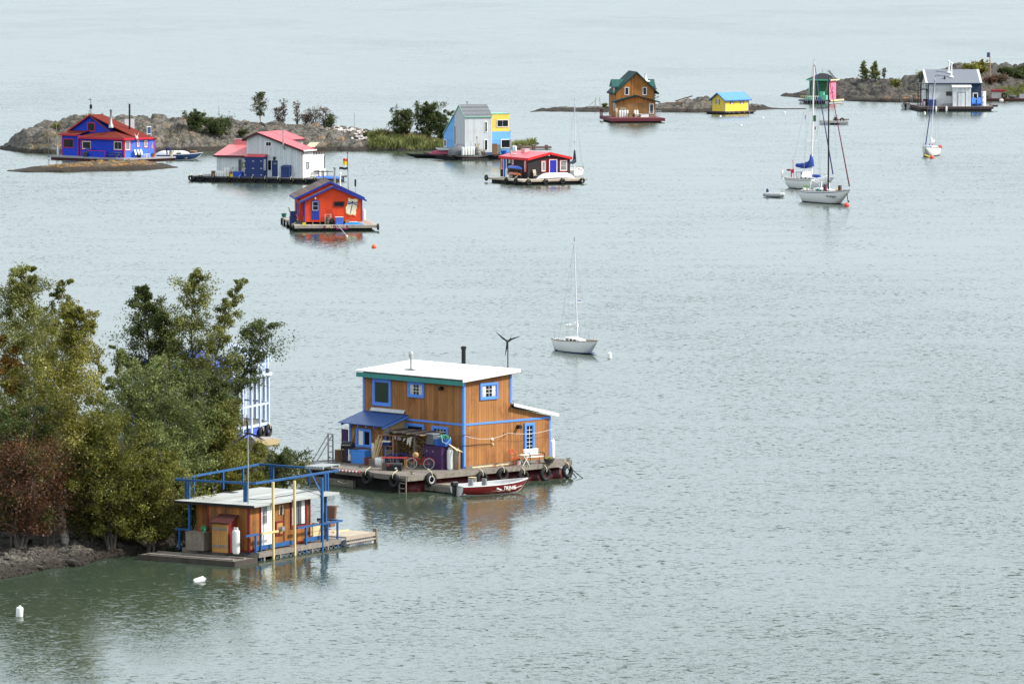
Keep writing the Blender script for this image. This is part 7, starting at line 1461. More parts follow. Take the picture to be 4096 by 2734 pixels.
o=thing('paper_lantern','tan wasp nest shaped lantern hanging beside the red bicycle','lantern',H.PL(Z28(672,920),-2.2),0);MB().ball((0,0,H.Lr(Z28(672,920),-2.2)[1]-zd),.2,sc=(1,1,1.05)).build('shade',mat('lantern_tan',(.45,.27,.11)),o,smooth=True);MB().tube((0,0,H.Lr(Z28(672,920),-2.2)[1]-zd),(0,0,.0),.012).build('stand',black,o)
o=thing('lean_boards','weathered boards leaning behind the red bicycle','boards',H.GW(Z28(690,1240))+Vector((.1,.5,0)),H.yaw-R(60))
for k in range(3):MB().bar((-.5+.15*k,0,0),(.1+.2*k,.2,.95+.15*k),.14,.03).build('board',oldwood,o)
o=thing('dock_ladder','short grey ladder hanging into the water at the brown deck corner','ladder',H.W(0,0,0),H.yaw);xl=H.G(Z1(733,1262))[0]-.12;ya_,yb_=H.Lr(Z1(722,1300),xl)[0],H.Lr(Z1(665,1300),xl)[0]
for y in(ya_,yb_):MB().box(xl-.05,xl,y-.03,y+.03,-.35,zd-.02).build('rail',oldwood,o)
for z in(-.05,.25,.55,.85):MB().box(xl-.06,xl,min(ya_,yb_)+.04,max(ya_,yb_)-.04,z,z+.06).build('rung',oldwood,o)
o=thing('striped_bar','red and white striped bar lying at the left end of the deck edge','bar',H.W(0,0,0),H.yaw);a=H.Lr(Z1(330,1228),xl-.1);b_=H.Lr(Z1(158,1215),xl-.1);n=12
for k in range(n):
 y0=a[0]+(b_[0]-a[0])*k/n;y1=a[0]+(b_[0]-a[0])*(k+.97)/n;z=a[1]+(b_[1]-a[1])*k/n;MB().tube((xl-.1,y0,z),(xl-.1,y1,z),.06).build('band',(redp,whitep)[k%2],o)
gA=H.GW(Z1(85,1150));o=thing('gangway','folded grey steel gangway frame standing at the left end of the deck','gangway',gA+Vector((0,0,0)),R(25));zz=H.Lr(Z1(80,900),H.loc(gA).x)[1]-zd;gm=mat('dull_steel',(.13,.14,.15),rough=.5)
for x in(-.12,.18):MB().bar((x,0,0),(x,0,zz-(.1 if x>0 else 0)),.07).build('upright',gm,o);MB().bar((x-1.05,0,.1),(x-.02,0,zz-.1),.05).build('brace',gm,o)
for k in range(7):MB().bar((-.12,0,.3+k*.35),(.18,0,.3+k*.35),.04).build('rung',gm,o)
MB().box(-1.1,.3,-.3,.3,0,.05).build('foot_plate',gm,o)
f=gp(Z1(280,1310),.35);FL=HB(None,'',Z1(278,1300),.35,R(43.5));yl=FL.Lr(Z2(1490,620),0)[0];o=thing('gangway_float','low grey float left of the brown houseboat under the branches','float',FL.o,FL.yaw)
MB().box(0,2.4,0,yl,.24,.35).build('planks',DECKW('grey_deck_boards','y'),o);MB().box(-.06,-.002,-.05,yl,.0,.37).build('side_beam',oldwood,o);MB().box(0,2.4,-.06,-.002,.0,.37).build('end_beam',oldwood,o);MB().box(.2,2.2,.2,yl-.2,-.3,.238).build('float',floatm,o)
o=thing('mooring_rope','tan rope sagging from the deck cleat to the gangway float','rope',(0,0,0));a=H.GW(Z1(338,1195));b_=gp(Z1(150,1300),.4);MB().path([a.lerp(b_,t)-Vector((0,0,.45*4*t*(1-t)))for t in[i/8 for i in range(9)]],.022).build('rope',rope_m,o)
o=thing('bow_rope','rope from the front deck cleat down to the plank float','rope',(0,0,0));a=H.GW(Z1(770,1245));b_=gp(Z1(900,1310),.45);MB().path([a+Vector((0,0,.1)),a.lerp(b_,.5)-Vector((0,0,.05)),b_],.022).build('rope',rope_m,o)
y_t=Y1*.75;x_t,z_t=H1.Rr(Z1(1571,140),y_t);_,zb_=H1.Rr(Z1(1571,330),y_t)
inst('turb1',mk_turbine(z_t-zb_+1.6,.85,ang=22),'black three bladed wind turbine standing behind the flat white roof',H1.W(x_t,y_t,zb_-1.6),R(-15))
def V2(v):return Vector((v[0],v[1],0))
def sail_boat(name_label,uvc,L,B,Hf,rz,mast_h,mast_x=.05,mastm=None,hullm=None,stripe=None,bottom=None,boom=None,jib=None,lean=0,leanx=0,cabin=(.3,.45),dodger=None,spreader=(.55,),rail=True,wire=.012,mr=.07,name='sailing_boat',coverpts=None):
 t=thing(name,name_label,'sailing boat',gp(uvc),rz,'boats on the bay');hm=hullm or whitegel
 P=sec_hull(L,B,Hf,.35,.72,.38,n=20,k=14,fat=.7)
 for r_ in P:
  x=r_[0].x/L+.5
  for p in r_:p.x+=L*.09*max(0,x-.6)/.4*(p.z+.35)/Hf-(L*.05*(1-p.z/Hf)if x<.05 else 0)*-1
 hull_mb(P).build('hull',hm,t,smooth=True)
 D=MB();n=len(P)-1
 for i in range(n):a,b_,c,d=P[i][0],P[i+1][0],P[i+1][-1],P[i][-1];dz=Vector((0,0,-.04));D.add([a+dz,b_+dz,c+dz,d+dz],[(0,1,2,3)])
 D.build('deck',mat('cream_deck',(.62,.60,.54),rough=.6),t)
 g=MB()
 for e in(0,-1):
  for i in range(n):g.bar(P[i][e]+Vector((0,0,.02)),P[i+1][e]+Vector((0,0,.02)),.05,.05)
 g.build('toe_rail',mat('teak',(.22,.11,.05)),t)
 if stripe:
  Q=[[Vector((p.x,p.y*1.006+(.004 if p.y>0 else-.004),p.z))for p in r_]for r_ in P]
  for e in(0,-1):
   s=MB()
   for i in range(n):
    a,b_=Q[i][e],Q[i+1][e];a2,b2=Q[i][1 if e==0 else-2],Q[i+1][1 if e==0 else-2]
    s.add([a.lerp(a2,.35),b_.lerp(b2,.35),b_.lerp(b2,.5),a.lerp(a2,.5)],[(0,1,2,3)])
   s.build('stripe',stripe,t,fixn=False)
 if bottom:
  Q=[[Vector((p.x,p.y*1.01,p.z))for p in r_]for r_ in P];w_=15;s=MB()
  vs=[Vector((p.x,p.y,min(p.z,.10)))for r_ in Q for p in r_];fs=[(i*w_+j,i*w_+j+1,(i+1)*w_+j+1,(i+1)*w_+j)for i in range(n)for j in range(3,11)];s.add(vs,fs).build('boot_top',bottom,t,fixn=False)
 dk=Hf*1.02;x0,x1=-L*cabin[1]*.35,L*cabin[0]*.85;ch=.34 if L<7 else.45
 c=MB().add([(x0,-B*.33,dk-.05),(x1,-B*.2,dk+.05),(x1,B*.2,dk+.05),(x0,B*.33,dk-.05),(x0,-B*.27,dk+ch),(x1-L*.06,-B*.14,dk+ch*.75),(x1-L*.06,B*.14,dk+ch*.75),(x0,B*.27,dk+ch)],[(0,3,2,1),(4,5,6,7),(0,1,5,4),(1,2,6,5),(2,3,7,6),(3,0,4,7)])
 cb=c.build('cabin',hm,t,bevel=.05);
 for k in range(3):
  tx=.18+.24*k
  for s in(-1,1):
   a=Vector((x0,-B*.33,dk-.05)).lerp(Vector((x1,-B*.2,dk+.05)),tx);b_=Vector((x0,-B*.27,dk+ch)).lerp(Vector((x1-L*.06,-B*.14,dk+ch*.75)),tx);m_=a.lerp(b_,.55);
   MB().cbox((m_.x+.1,s*-1*(m_.y-.012)*-1*(1 if s<0 else 1)if False else(m_.y-.015 if s<0 else-m_.y+.015),m_.z),(.3,.04,.12)).build('porthole',glass,cb)
 MB().box(-L*.40,x0-.05,-B*.2,B*.2,dk-.03,dk-.02).build('cockpit_floor',brownp,t)
 for s in(-1,1):MB().box(-L*.40,x0-.05,s*B*.28-.06,s*B*.28+.06,dk-.04,dk+.18).build('coaming',hm,t)
 mm=mastm or mat('mast_aluminium',(.66,.67,.7),rough=.35,var=.05);mx=L*mast_x;top=Vector((mx+leanx,lean,dk+mast_h));base=Vector((mx,0,dk+ch*.6))
 MB().tube(base,top,mr,mr*.75,n=10).build('mast',mm,t,smooth=True);MB().tube(top,top+Vector((0,0,.35)),.02).build('masthead',black,t)
 W=MB()
 bowp=P[-1][0].copy();bowp.y=0;bowp.z+=.05;st=P[0][0].copy();st.y=0
 W.tube(top,bowp,wire,n=4).tube(top,st,wire,n=4)
 for f in spreader:
  c_=base.lerp(top,f);sp=MB().bar(c_+Vector((0,-B*.33,0)),c_+Vector((0,B*.33,0)),.045,.03);sp.build('spreader',mm,t)
  for s in(-1,1):W.tube(top,c_+Vector((0,s*B*.33,0)),wire,n=4).tube(c_+Vector((0,s*B*.33,0)),Vector((mx,s*B*.46,dk)),wire,n=4)
 W.build('rigging',mat('rig_wire',(.3,.31,.33),rough=.4),t)
 if boom:
  bm,bl_,bz,br=boom;a=Vector((mx-.1,0,dk+bz));b_=Vector((mx-bl_,0,dk+bz-.05));MB().tube(a,b_,.05).build('boom',mm,t)
  q=MB();k=10;prof=[]
  for i in range(k+1):
   f=i/k;r0=br*(1.35-.75*f)*(1+.12*math.sin(i*2.3));prof.append((r0,f*bl_))
  prof[0]=(br*.9,0);prof[-1]=(br*.3,bl_)
  vs=[];n_=10
  for r0,x in prof:
   for j in range(n_):an=2*math.pi*j/n_;vs.append((mx-.05-x,r0*.8*math.cos(an),dk+bz+.12+r0*math.sin(an)+.9*br*max(0,1-x/bl_*2.2)))
  q.add(vs,[(i*n_+j,i*n_+(j+1)%n_,(i+1)*n_+(j+1)%n_,(i+1)*n_+j)for i in range(k)for j in range(n_)]+[tuple(range(n_)),tuple(range(k*n_,(k+1)*n_))])
  q.build('sail_cover',bm,t,smooth=True)
  if coverpts:MB().lathe([(br*1.1,-.1),(br*.9,.5),(br*.45,coverpts),(.07,coverpts+.1)],(mx-.02,0,dk+bz+.2),n=10).build('mast_cover',bm,t,smooth=True)
 if jib:MB().tube(top.lerp(bowp,.03),top.lerp(bowp,.97),.04,.085,n=8).build('furled_jib',jib,t,smooth=True)
 if rail:
  q=MB()
  for e in(0,-1):
   for i in range(0,n+1,3):q.tube(P[i][e],P[i][e]+Vector((0,0,.55)),.014,n=4)
   for i in range(0,n-2,3):q.tube(P[i][e]+Vector((0,0,.54)),P[min(i+3,n)][e]+Vector((0,0,.54)),.012,n=4)
  q.tube(P[0][0]+Vector((0,0,.54)),P[0][-1]+Vector((0,0,.54)),.018,n=4);q.tube(P[n][0]+Vector((0,0,.55)),P[n][-1]+Vector((0,0,.55)),.018,n=4)
  q.build('guard_rail',steel,t)
 if dodger:
  q=MB().slab((x0-.5,-B*.3,dk+ch+.45),(x0+.5,-B*.28,dk+ch+.5),(x0+.5,B*.28,dk+ch+.5),(x0-.5,B*.3,dk+ch+.45),.06);dg=q.build('dodger',dodger,t,bevel=.02);
  for s in(-1,1):
   for x in(x0-.45,x0+.45):MB().bar((x,s*B*.28,dk+.1),(x,s*B*.28,dk+ch+.45),.035).build('dodger_frame',steel,dg)
  MB().slab((x0+.5,-B*.28,dk+ch+.5),(x0+.8,-B*.28,dk+ch*.9),(x0+.8,B*.28,dk+ch*.9),(x0+.5,B*.28,dk+ch+.5),.03).build('dodger_window',greyglass,dg)
 return t,P,dk
dkblue=mat('sail_cover_blue',(.01,.05,.30),rough=.7);plum=mat('plum_canvas',(.12,.015,.03),rough=.7);whitesail=mat('white_sail_cloth',(.78,.78,.78),rough=.8,bump=.6,scale=4);blackmast=mat('black_mast',(.01,.011,.02),rough=.4)
hullA,PA,dA=sail_boat('white sailing boat anchored alone in the middle of the bay',Z12(425,1420),5.3,1.9,.78,R(-62),7.7,.06,boom=(whitesail,1.9,1.0,.2),bottom=mat('blue_antifoul',(.01,.05,.14)),lean=-.15,leanx=-.25,mr=.055,spreader=(.38,),wire=.008)
hullB,PB,dB=sail_boat('white sailing boat with black mast and plum furled jib',Z11(635,1452),8.4,2.6,1.25,R(-60),13.6,.1,mastm=blackmast,boom=(whitesail,3.2,1.25,.28),jib=plum,stripe=mat('navy_stripe',(.03,.05,.15)),bottom=black,mr=.10,spreader=(.6,),wire=.012)
hullC,PC,dC=sail_boat('white sailing boat with blue sail cover moored behind the black masted one',Z11(490,1322),8.2,2.6,1.15,R(-59),14.6,.06,mastm=mat('white_mast',(.80,.74,.76),rough=.4),boom=(dkblue,3.4,1.55,.36),coverpts=1.3,jib=mat('blue_jib_cover',(.004,.015,.11)),stripe=mat('teak',(.22,.11,.05)),bottom=navy,leanx=.35,lean=.1,dodger=dkblue,mr=.12,spreader=(.32,.7),wire=.012)
hullD,PD,dD=sail_boat('small white sailing boat with blue forestay moored on the right of the bay',Z11(1648,1005),6.0,2.4,1.0,R(-106),10.0,.05,boom=(whitesail,2.6,.9,.24),jib=mat('blue_jib_cover',(.004,.015,.11)),bottom=mat('dark_antifoul',(.03,.03,.04)),leanx=-.3,lean=.55,mr=.07,spreader=(.55,),wire=.012)
hullE,PE_,dE=sail_boat('small white sailing boat with dark sail cover behind the black house',Z24(2035,735),5.2,2.0,.75,R(72),9.0,.0,boom=(mat('night_sail_cover',(.006,.012,.03)),1.9,.9,.22),coverpts=1.4,mr=.06,spreader=(.4,),wire=.01)
def on_boat(b,x,y,z):return b.matrix_world@Vector((x,y,z))if False else(b.location+Matrix.Rotation(b.rotation_euler.z,3,'Z')@Vector((x,y,z)))
q=MB();x0=-1.9
for s in(-1,1):q.bar((x0,s*.8,dB),(x0+.2,s*.75,dB+1.35),.09).bar((x0+1.9,s*.7,dB+.3),(x0+1.9,s*.7,dB+1.0),.07).bar((x0+.2,s*.75,dB+1.35),(x0+2.0,s*.7,dB+1.0),.08)
q.bar((x0+.2,-.75,dB+1.35),(x0+.2,.75,dB+1.35),.09);q.build('cockpit_hoop',whitep,hullB)
for i,(x,y)in enumerate(((-3.4,-.6),(-2.6,-.7))):inst('bplant',mk_pot(whitep,.2,.35,leaf=mat('bright_leaf',(.16,.32,.03),var=.3,scale=8),lr=.35,lh=.5,seed=31),('aft','forward')[i]+' green pot plant on the stern of the black masted boat',on_boat(hullB,x,y,dB+.0),0,'pot plants on the black masted boat')
inst('tealb',mk_bin(mat('teal_tub',(.01,.22,.20)),.16,.45),'teal canister on the side deck of the black masted boat',on_boat(hullB,.2,-1.0,dB),0)
for i,(x,y)in enumerate(((1.3,-.75),(3.6,-.2))):inst('plumb',mk_bin(mat('plum_tub',(.09,.015,.04)),.22,.85),('midship','foredeck')[i]+' plum coloured fender bag on the black masted boat',on_boat(hullB,x,y,dB+.1),0,'plum bags on the black masted boat')
o=thing('yellow_bag','small yellow bag on the foredeck of the black masted boat','bag',on_boat(hullB,3.1,-.2,dB+.1));MB().ball((0,0,.2),.22).build('bag',mat('yellow_plastic',(.80,.60,.02)),o,smooth=True)
MB().path([(4.75,0,1.5),(5.0,-.1,1.2),(5.1,-.1,.6),(5.3,-.1,.35)],.05).ball((5.25,-.1,.4),.12).build('anchor',black,hullB)
lt=bpy.data.curves.new('l','FONT');lt.body='Pendragon';lt.extrude=.004;lt.size=.34;lt.offset=.006;lt.align_x='CENTER';lo=bpy.data.objects.new('t',lt);COL.objects.link(lo);lt.materials.append(maroon);bpy.context.view_layer.update();me=bpy.data.meshes.new_from_object(lo);bpy.data.objects.remove(lo)
lq=bpy.data.objects.new('lettering',me);COL.objects.link(lq);lq.parent=hullB;lq.location=(2.9,-1.0,.82);lq.rotation_euler=(R(78),0,R(20))
fg=MB().cbox((1.15,0,dC+7.6),(.6,.02,.75)).build('flag',mat('flag_green',(.02,.16,.07),dirt=(.5,.05,.02),dirt_at=.55),hullC);MB().cbox((1.3,0,dC+6.4),(.25,.02,.4)).build('pennant',redp,hullC);MB().cbox((-.9,0,dC+7.7),(.18,.02,.6)).build('pennant',mat('pennant_blue',(.2,.25,.6)),hullC)
MB().bar((-3.6,.2,dC),(-4.1,.3,dC+2.3),.05).build('flag_staff',redp,hullC);MB().cbox((-3.9,.2,dC+.9),(.5,.03,.5)).build('ensign',mat('ensign_red',(.65,.02,.02)),hullC);MB().cbox((-2.6,-.9,dC+.7),(.2,.03,.9)).build('ensign',mat('ensign_red',(.65,.02,.02)),hullC)
MB().ball((-4.0,-.3,dC+1.05),.28,sc=(1.6,1,.5)).build('life_ring',mat('dull_red',(.2,.02,.03)),hullC,smooth=True);MB().tube((-4.5,-.9,dC),(-4.6,-1.0,dC+1.0),.16).build('liferaft_canister',whitep,hullC);MB().tube((.9,0,dC+.5),(2.3,0,dC+.5),.2).build('rolled_sail',dkblue,hullC,smooth=True)
MB().path([(.34,.0,dA+3.2),(.9,0,dA+3.2)],.03).build('blue_line',royal,hullA);
MB().torus((-2.9,-.6,dD+.3),.25,.09,ax='x',n=14,k=6).build('life_ring',mat('ring_red',(.6,.03,.02)),hullD,smooth=True);MB().ball((-2.2,.9,dD+.15),.28).build('fender_ball',mat('ring_red',(.6,.03,.02)),hullD,smooth=True);MB().cbox((.9,0,dD+.43),(1.6,.9,.04)).build('hatch',mat('pale_blue_hatch',(.25,.5,.8)),hullD)
def mk_dinghy():
 t=thing('inflatable_dinghy','','dinghy');m=mat('dinghy_grey',(.42,.42,.43),rough=.5);q=MB();pts=[(-1.3,-.55,.25),(-.2,-.6,.25),(.7,-.52,.27),(1.15,-.3,.32),(1.3,0,.36),(1.15,.3,.32),(.7,.52,.27),(-.2,.6,.25),(-1.3,.55,.25)]
 for a,b_ in zip(pts[:-1],pts[1:]):q.tube(a,b_,.21,n=12);q.ball(b_,.21,n=12,m=8)
 q.ball(pts[0],.21,sc=(1.6,1,1)).ball(pts[-1],.21,sc=(1.6,1,1));q.build('tube',m,t,smooth=True);MB().box(-1.2,1.0,-.5,.5,.05,.1).build('floor',greyplas,t);MB().box(-1.25,-1.18,-.5,.5,.05,.5).build('transom',m,t)
 mo=MB().ball((-1.4,0,.62),.2,sc=(1,.8,1.4)).build('outboard_motor',navy,t,smooth=True);MB().tube((-1.38,0,.7),(-1.42,0,-.3),.07).build('shaft',navy,mo);MB().box(-.2,.05,-.5,.5,.3,.34).build('seat',greyplas,t);return t
inst('ding',mk_dinghy,'grey inflatable dinghy with navy outboard left of the sailing boats',gp(Z11(168,1400)),R(-48)).scale=(.95,.95,1.15)
orb=mat('buoy_orange',(.75,.12,.04),rough=.4)
inst('orbuoy',mk_buoy_ball(orb,.26),'orange mooring ball floating right of the orange house',gp(U(858,568)),0);rbz=mat('buoy_red',(.60,.06,.05),rough=.4)
inst('rdbuoy',mk_buoy_ball(rbz,.32),'red mooring ball under the bow of the black masted boat',gp(Z11(847,1485)),0);inst('rdbuoy',None,'red mooring ball in front of the small boat on the right',gp(Z11(1657,1030)),0)
o=thing('yellow_float','yellow floats beside the red ball at the right-hand boat','float',gp(Z11(1622,1022)),0);MB().tube((-.5,0,.35),(.35,0,.05),.09).build('float',mat('yellow_plastic',(.80,.60,.02)),o)
cyl=mk_buoy_cyl(whitep,.17,.58)
inst('cyb',cyl,'white cylinder buoy lying on the dark water below the small houseboat',gp(U(457,1334))+Vector((0,0,.07)),R(15),tilt=(0,R(74)));inst('cyb',None,'white cylinder buoy standing upright near the lower left corner',gp(U(45,1413))+Vector((0,0,.18)),0,tilt=(R(6),R(4)));inst('cyb',None,'white cylinder buoy right of the lone sailing boat',gp(Z12(808,1488))+Vector((0,0,.12)),0)
for i,(u,v,w_)in enumerate(((1737,520,'below the front of the yellow cabin'),(1925,602,'far below the yellow cabin'),(2125,535,'right of the yellow cabin on open water'),(2325,485,'near the flat skerry right of the yellow cabin'))):inst('smb',mk_buoy_ball(whitep,.2),'tiny white buoy '+w_,gp(Z9(u,v)),0)
inst('cyb',None,'white spar buoy left of the grey house',gp(Z10(1457,624))+Vector((0,0,.15)),0)
c=gp(Z22(960,1440));o=thing('swim_platform','grey floating work platform behind the two tall masts','platform',c,R(2));wp=660/6.03/1.7437/((260+1440/6.03)/1.7437+180)*33
MB().box(-wp/2,wp/2,-.1,3.4,.42,.56).build('deck',mat('weathered_timber',(.2,.18,.15)),o);MB().box(-wp/2,wp/2,-.18,-.102,.3,.56).build('edge_beam',mat('dull_alu',(.45,.46,.47)),o)
for s in(-1,1):MB().box(s*wp*.33-wp*.16,s*wp*.33+wp*.16,0,3.2,-.2,.40).build('pontoon',mat('dull_alu',(.45,.46,.47)),o)
MB().box(-wp*.17,wp*.17,.1,3.2,-.2,.40).build('float',floatm,o);MB().box(-wp*.42,-wp*.1,1.4,2.6,.561,.75).build('panel',mat('beige_panel',(.5,.46,.42)),o);MB().ball((wp*.08,2.4,.85),.35,sc=(1,.8,1)).build('engine',black,o);MB().tube((wp*.0,3.3,.7),(wp*.6,3.5,.75),.12).build('log',oldwood,o);MB().torus((wp*.3,1.6,.7),.28,.1,ax='y',n=14,k=6).build('tyre_fender',rubber,o)
for s in(-.12,.18):MB().bar((wp*.08,2.4,1.0),(wp*.08+s*2,2.4,1.5),.05).build('antler_pipe',brownp,o)
c=gp(Z21(130,732));o=thing('canopy_boat','small open motor boat with a brown canopy left of the grey house','motor boat',c,R(80));h_,_P=open_hull('hull',o,mat('dull_alu2',(.52,.52,.52)),alu,4.6,1.9,.7,.15,.85,.3)
MB().add([(-1.9,-.95,2.1),(.9,-.95,2.1),(.9,.95,2.1),(-1.9,.95,2.1),(-1.7,-.7,2.35),(.7,-.7,2.35),(.7,.7,2.35),(-1.7,.7,2.35)],[(0,3,2,1),(4,5,6,7),(0,1,5,4),(1,2,6,5),(2,3,7,6),(3,0,4,7)]).build('canopy',mat('canopy_brown',(.10,.075,.06)),o)
for x in(-1.7,.7):
 for y in(-.9,.9):MB().bar((x,y,.6),(x,y,2.12),.05).build('canopy_post',steel,o)
MB().box(-1.2,-.8,-.6,.6,.4,1.0).build('seat',mat('brown_seat',(.2,.14,.12)),o);m_=MB().ball((-2.45,0,.75),.3,sc=(.8,.8,1.5)).build('outboard_motor',black,o,smooth=True);MB().tube((-2.45,0,.6),(-2.45,0,-.2),.1).build('shaft',black,m_)
c=gp(Z21(1960,590));sr=thing('scrap_raft','cluttered dark work raft right of the grey house','raft',c,R(-3));wr=8.8
MB().box(-wr/2,wr/2,-.2,2.6,.1,.5).build('deck',mat('dark_brown_beam',(.07,.05,.045)),sr);MB().box(-wr/2-.1,wr/2+.2,-.28,-.202,.2,.42).build('edge_beam',mat('dark_red_float',(.10,.015,.015)),sr)
MB().box(-2.1,-.4,.6,1.8,.5,1.7).build('cabin',mat('beige_panel',(.5,.46,.42)),sr);MB().box(-2.3,.4,.4,2.0,1.70,2.1).build('red_cover',mat('cover_red',(.3,.02,.03)),sr);MB().torus((.2,.3,1.0),.4,.14,ax='y',n=16,k=6).build('tyre_fender',rubber,sr);MB().ball((1.6,.8,.8),.5,sc=(1.5,.8,.6)).build('engine',greyplas,sr);MB().cbox((3.4,1,.9),(.9,.05,.8)).build('sheet',mat('pale_sheet',(.45,.46,.48)),sr);MB().ball((-.4,-.3,.15),.35,sc=(1.2,.8,.8)).build('float_ball',whitep,sr)
def rockmat(name,base,dark,warm,warm_at=.62,wet=.35,sc=1.0):
 m=bpy.data.materials.new(name);m.use_nodes=True;nt=m.node_tree;L=nt.links;b=nt.nodes['Principled BSDF'];b.inputs['Roughness'].default_value=.85;b.inputs['Specular IOR Level'].default_value=.25
 tc=_n(nt,'ShaderNodeTexCoord')
 def noise(s,d=6,r_=.65,off=0,zs=1):
  mp=_n(nt,'ShaderNodeMapping');mp.inputs['Location'].default_value=(off,off,0);mp.inputs['Scale'].default_value=(1,.6,zs);L.new(tc.outputs['Object'],mp.inputs[0])
  n=_n(nt,'ShaderNodeTexNoise',Scale=s*sc,Detail=float(d),Roughness=r_);L.new(mp.outputs[0],n.inputs[0]);return n.outputs[0]
 def ramp(v,a,c):r_=_n(nt,'ShaderNodeMapRange');r_.inputs['From Min'].default_value=a;r_.inputs['From Max'].default_value=c;L.new(v,r_.inputs[0]);return r_.outputs[0]
 def mix(f,a,c):
  x=_n(nt,'ShaderNodeMix',data_type='RGBA');L.new(f,x.inputs[0])
  for i,q in((6,a),(7,c)):
   if isinstance(q,tuple):x.inputs[i].default_value=(*q,1)
   else:L.new(q,x.inputs[i])
  return x.outputs[2]
 c=mix(ramp(noise(.9),.35,.65),base,tuple(k*.55 for k in base))
 c=mix(ramp(noise(.35,off=7),.52,.66),c,dark)
 c=mix(ramp(noise(.5,off=23,r_=.75),warm_at,warm_at+.07),c,warm)
 c=mix(ramp(noise(3.5,off=3),.58,.70),c,tuple(min(1,k*1.5)for k in base))
 c=mix(ramp(noise(.6,off=51),.60,.68),c,(.075,.085,.03))
 sep=_n(nt,'ShaderNodeSeparateXYZ');L.new(tc.outputs['Object'],sep.inputs[0]);wn=noise(.4,off=9)
 ad=_n(nt,'ShaderNodeMath',operation='MULTIPLY_ADD');L.new(wn,ad.inputs[0]);ad.inputs[1].default_value=-.7;L.new(sep.outputs[2],ad.inputs[2])
 wr_=_n(nt,'ShaderNodeMapRange');wr_.inputs['From Min'].default_value=wet+.12;wr_.inputs['From Max'].default_value=wet-.12;L.new(ad.outputs[0],wr_.inputs[0])
 c=mix(wr_.outputs[0],c,(.035,.028,.022));vk=_n(nt,'ShaderNodeTexVoronoi',Scale=.55*sc,feature='DISTANCE_TO_EDGE');dn=_n(nt,'ShaderNodeTexNoise',Scale=1.2,Detail=4.0);L.new(tc.outputs['Object'],dn.inputs[0]);dm=_n(nt,'ShaderNodeVectorMath',operation='MULTIPLY_ADD');L.new(dn.outputs['Color'],dm.inputs[0]);dm.inputs[1].default_value=(2.2,2.2,1.2);L.new(tc.outputs['Object'],dm.inputs[2]);L.new(dm.outputs[0],vk.inputs[0]);c=mix(ramp(vk.outputs[0],.0,.10),tuple(k*.22 for k in base),c);L.new(c,b.inputs['Base Color'])
 vo=_n(nt,'ShaderNodeTexVoronoi',Scale=.9*sc,feature='DISTANCE_TO_EDGE');L.new(tc.outputs['Object'],vo.inputs[0]);vr=ramp(vo.outputs[0],0,.12)
 bp=_n(nt,'ShaderNodeBump',Strength=.7,Distance=.25);L.new(noise(1.6,8),bp.inputs['Height']);b2=_n(nt,'ShaderNodeBump',Strength=.5,Distance=.15);L.new(vr,b2.inputs['Height']);L.new(bp.outputs[0],b2.inputs['Normal']);L.new(b2.outputs[0],b.inputs['Normal'])
 MATS[name]=m;return m
rock=rockmat('granite',(.155,.14,.118),(.045,.04,.034),(.24,.15,.075),.56,.25)
rockO=rockmat('lichen_granite',(.20,.15,.09),(.07,.055,.04),(.33,.15,.03),.47,.30,1.3)
ledge=rockmat('ledge_granite',(.11,.095,.075),(.05,.042,.035),(.30,.13,.03),.53,.30,1.0)
rockD=rockmat('dark_granite',(.10,.09,.078),(.045,.04,.036),(.24,.11,.045),.60,.30)
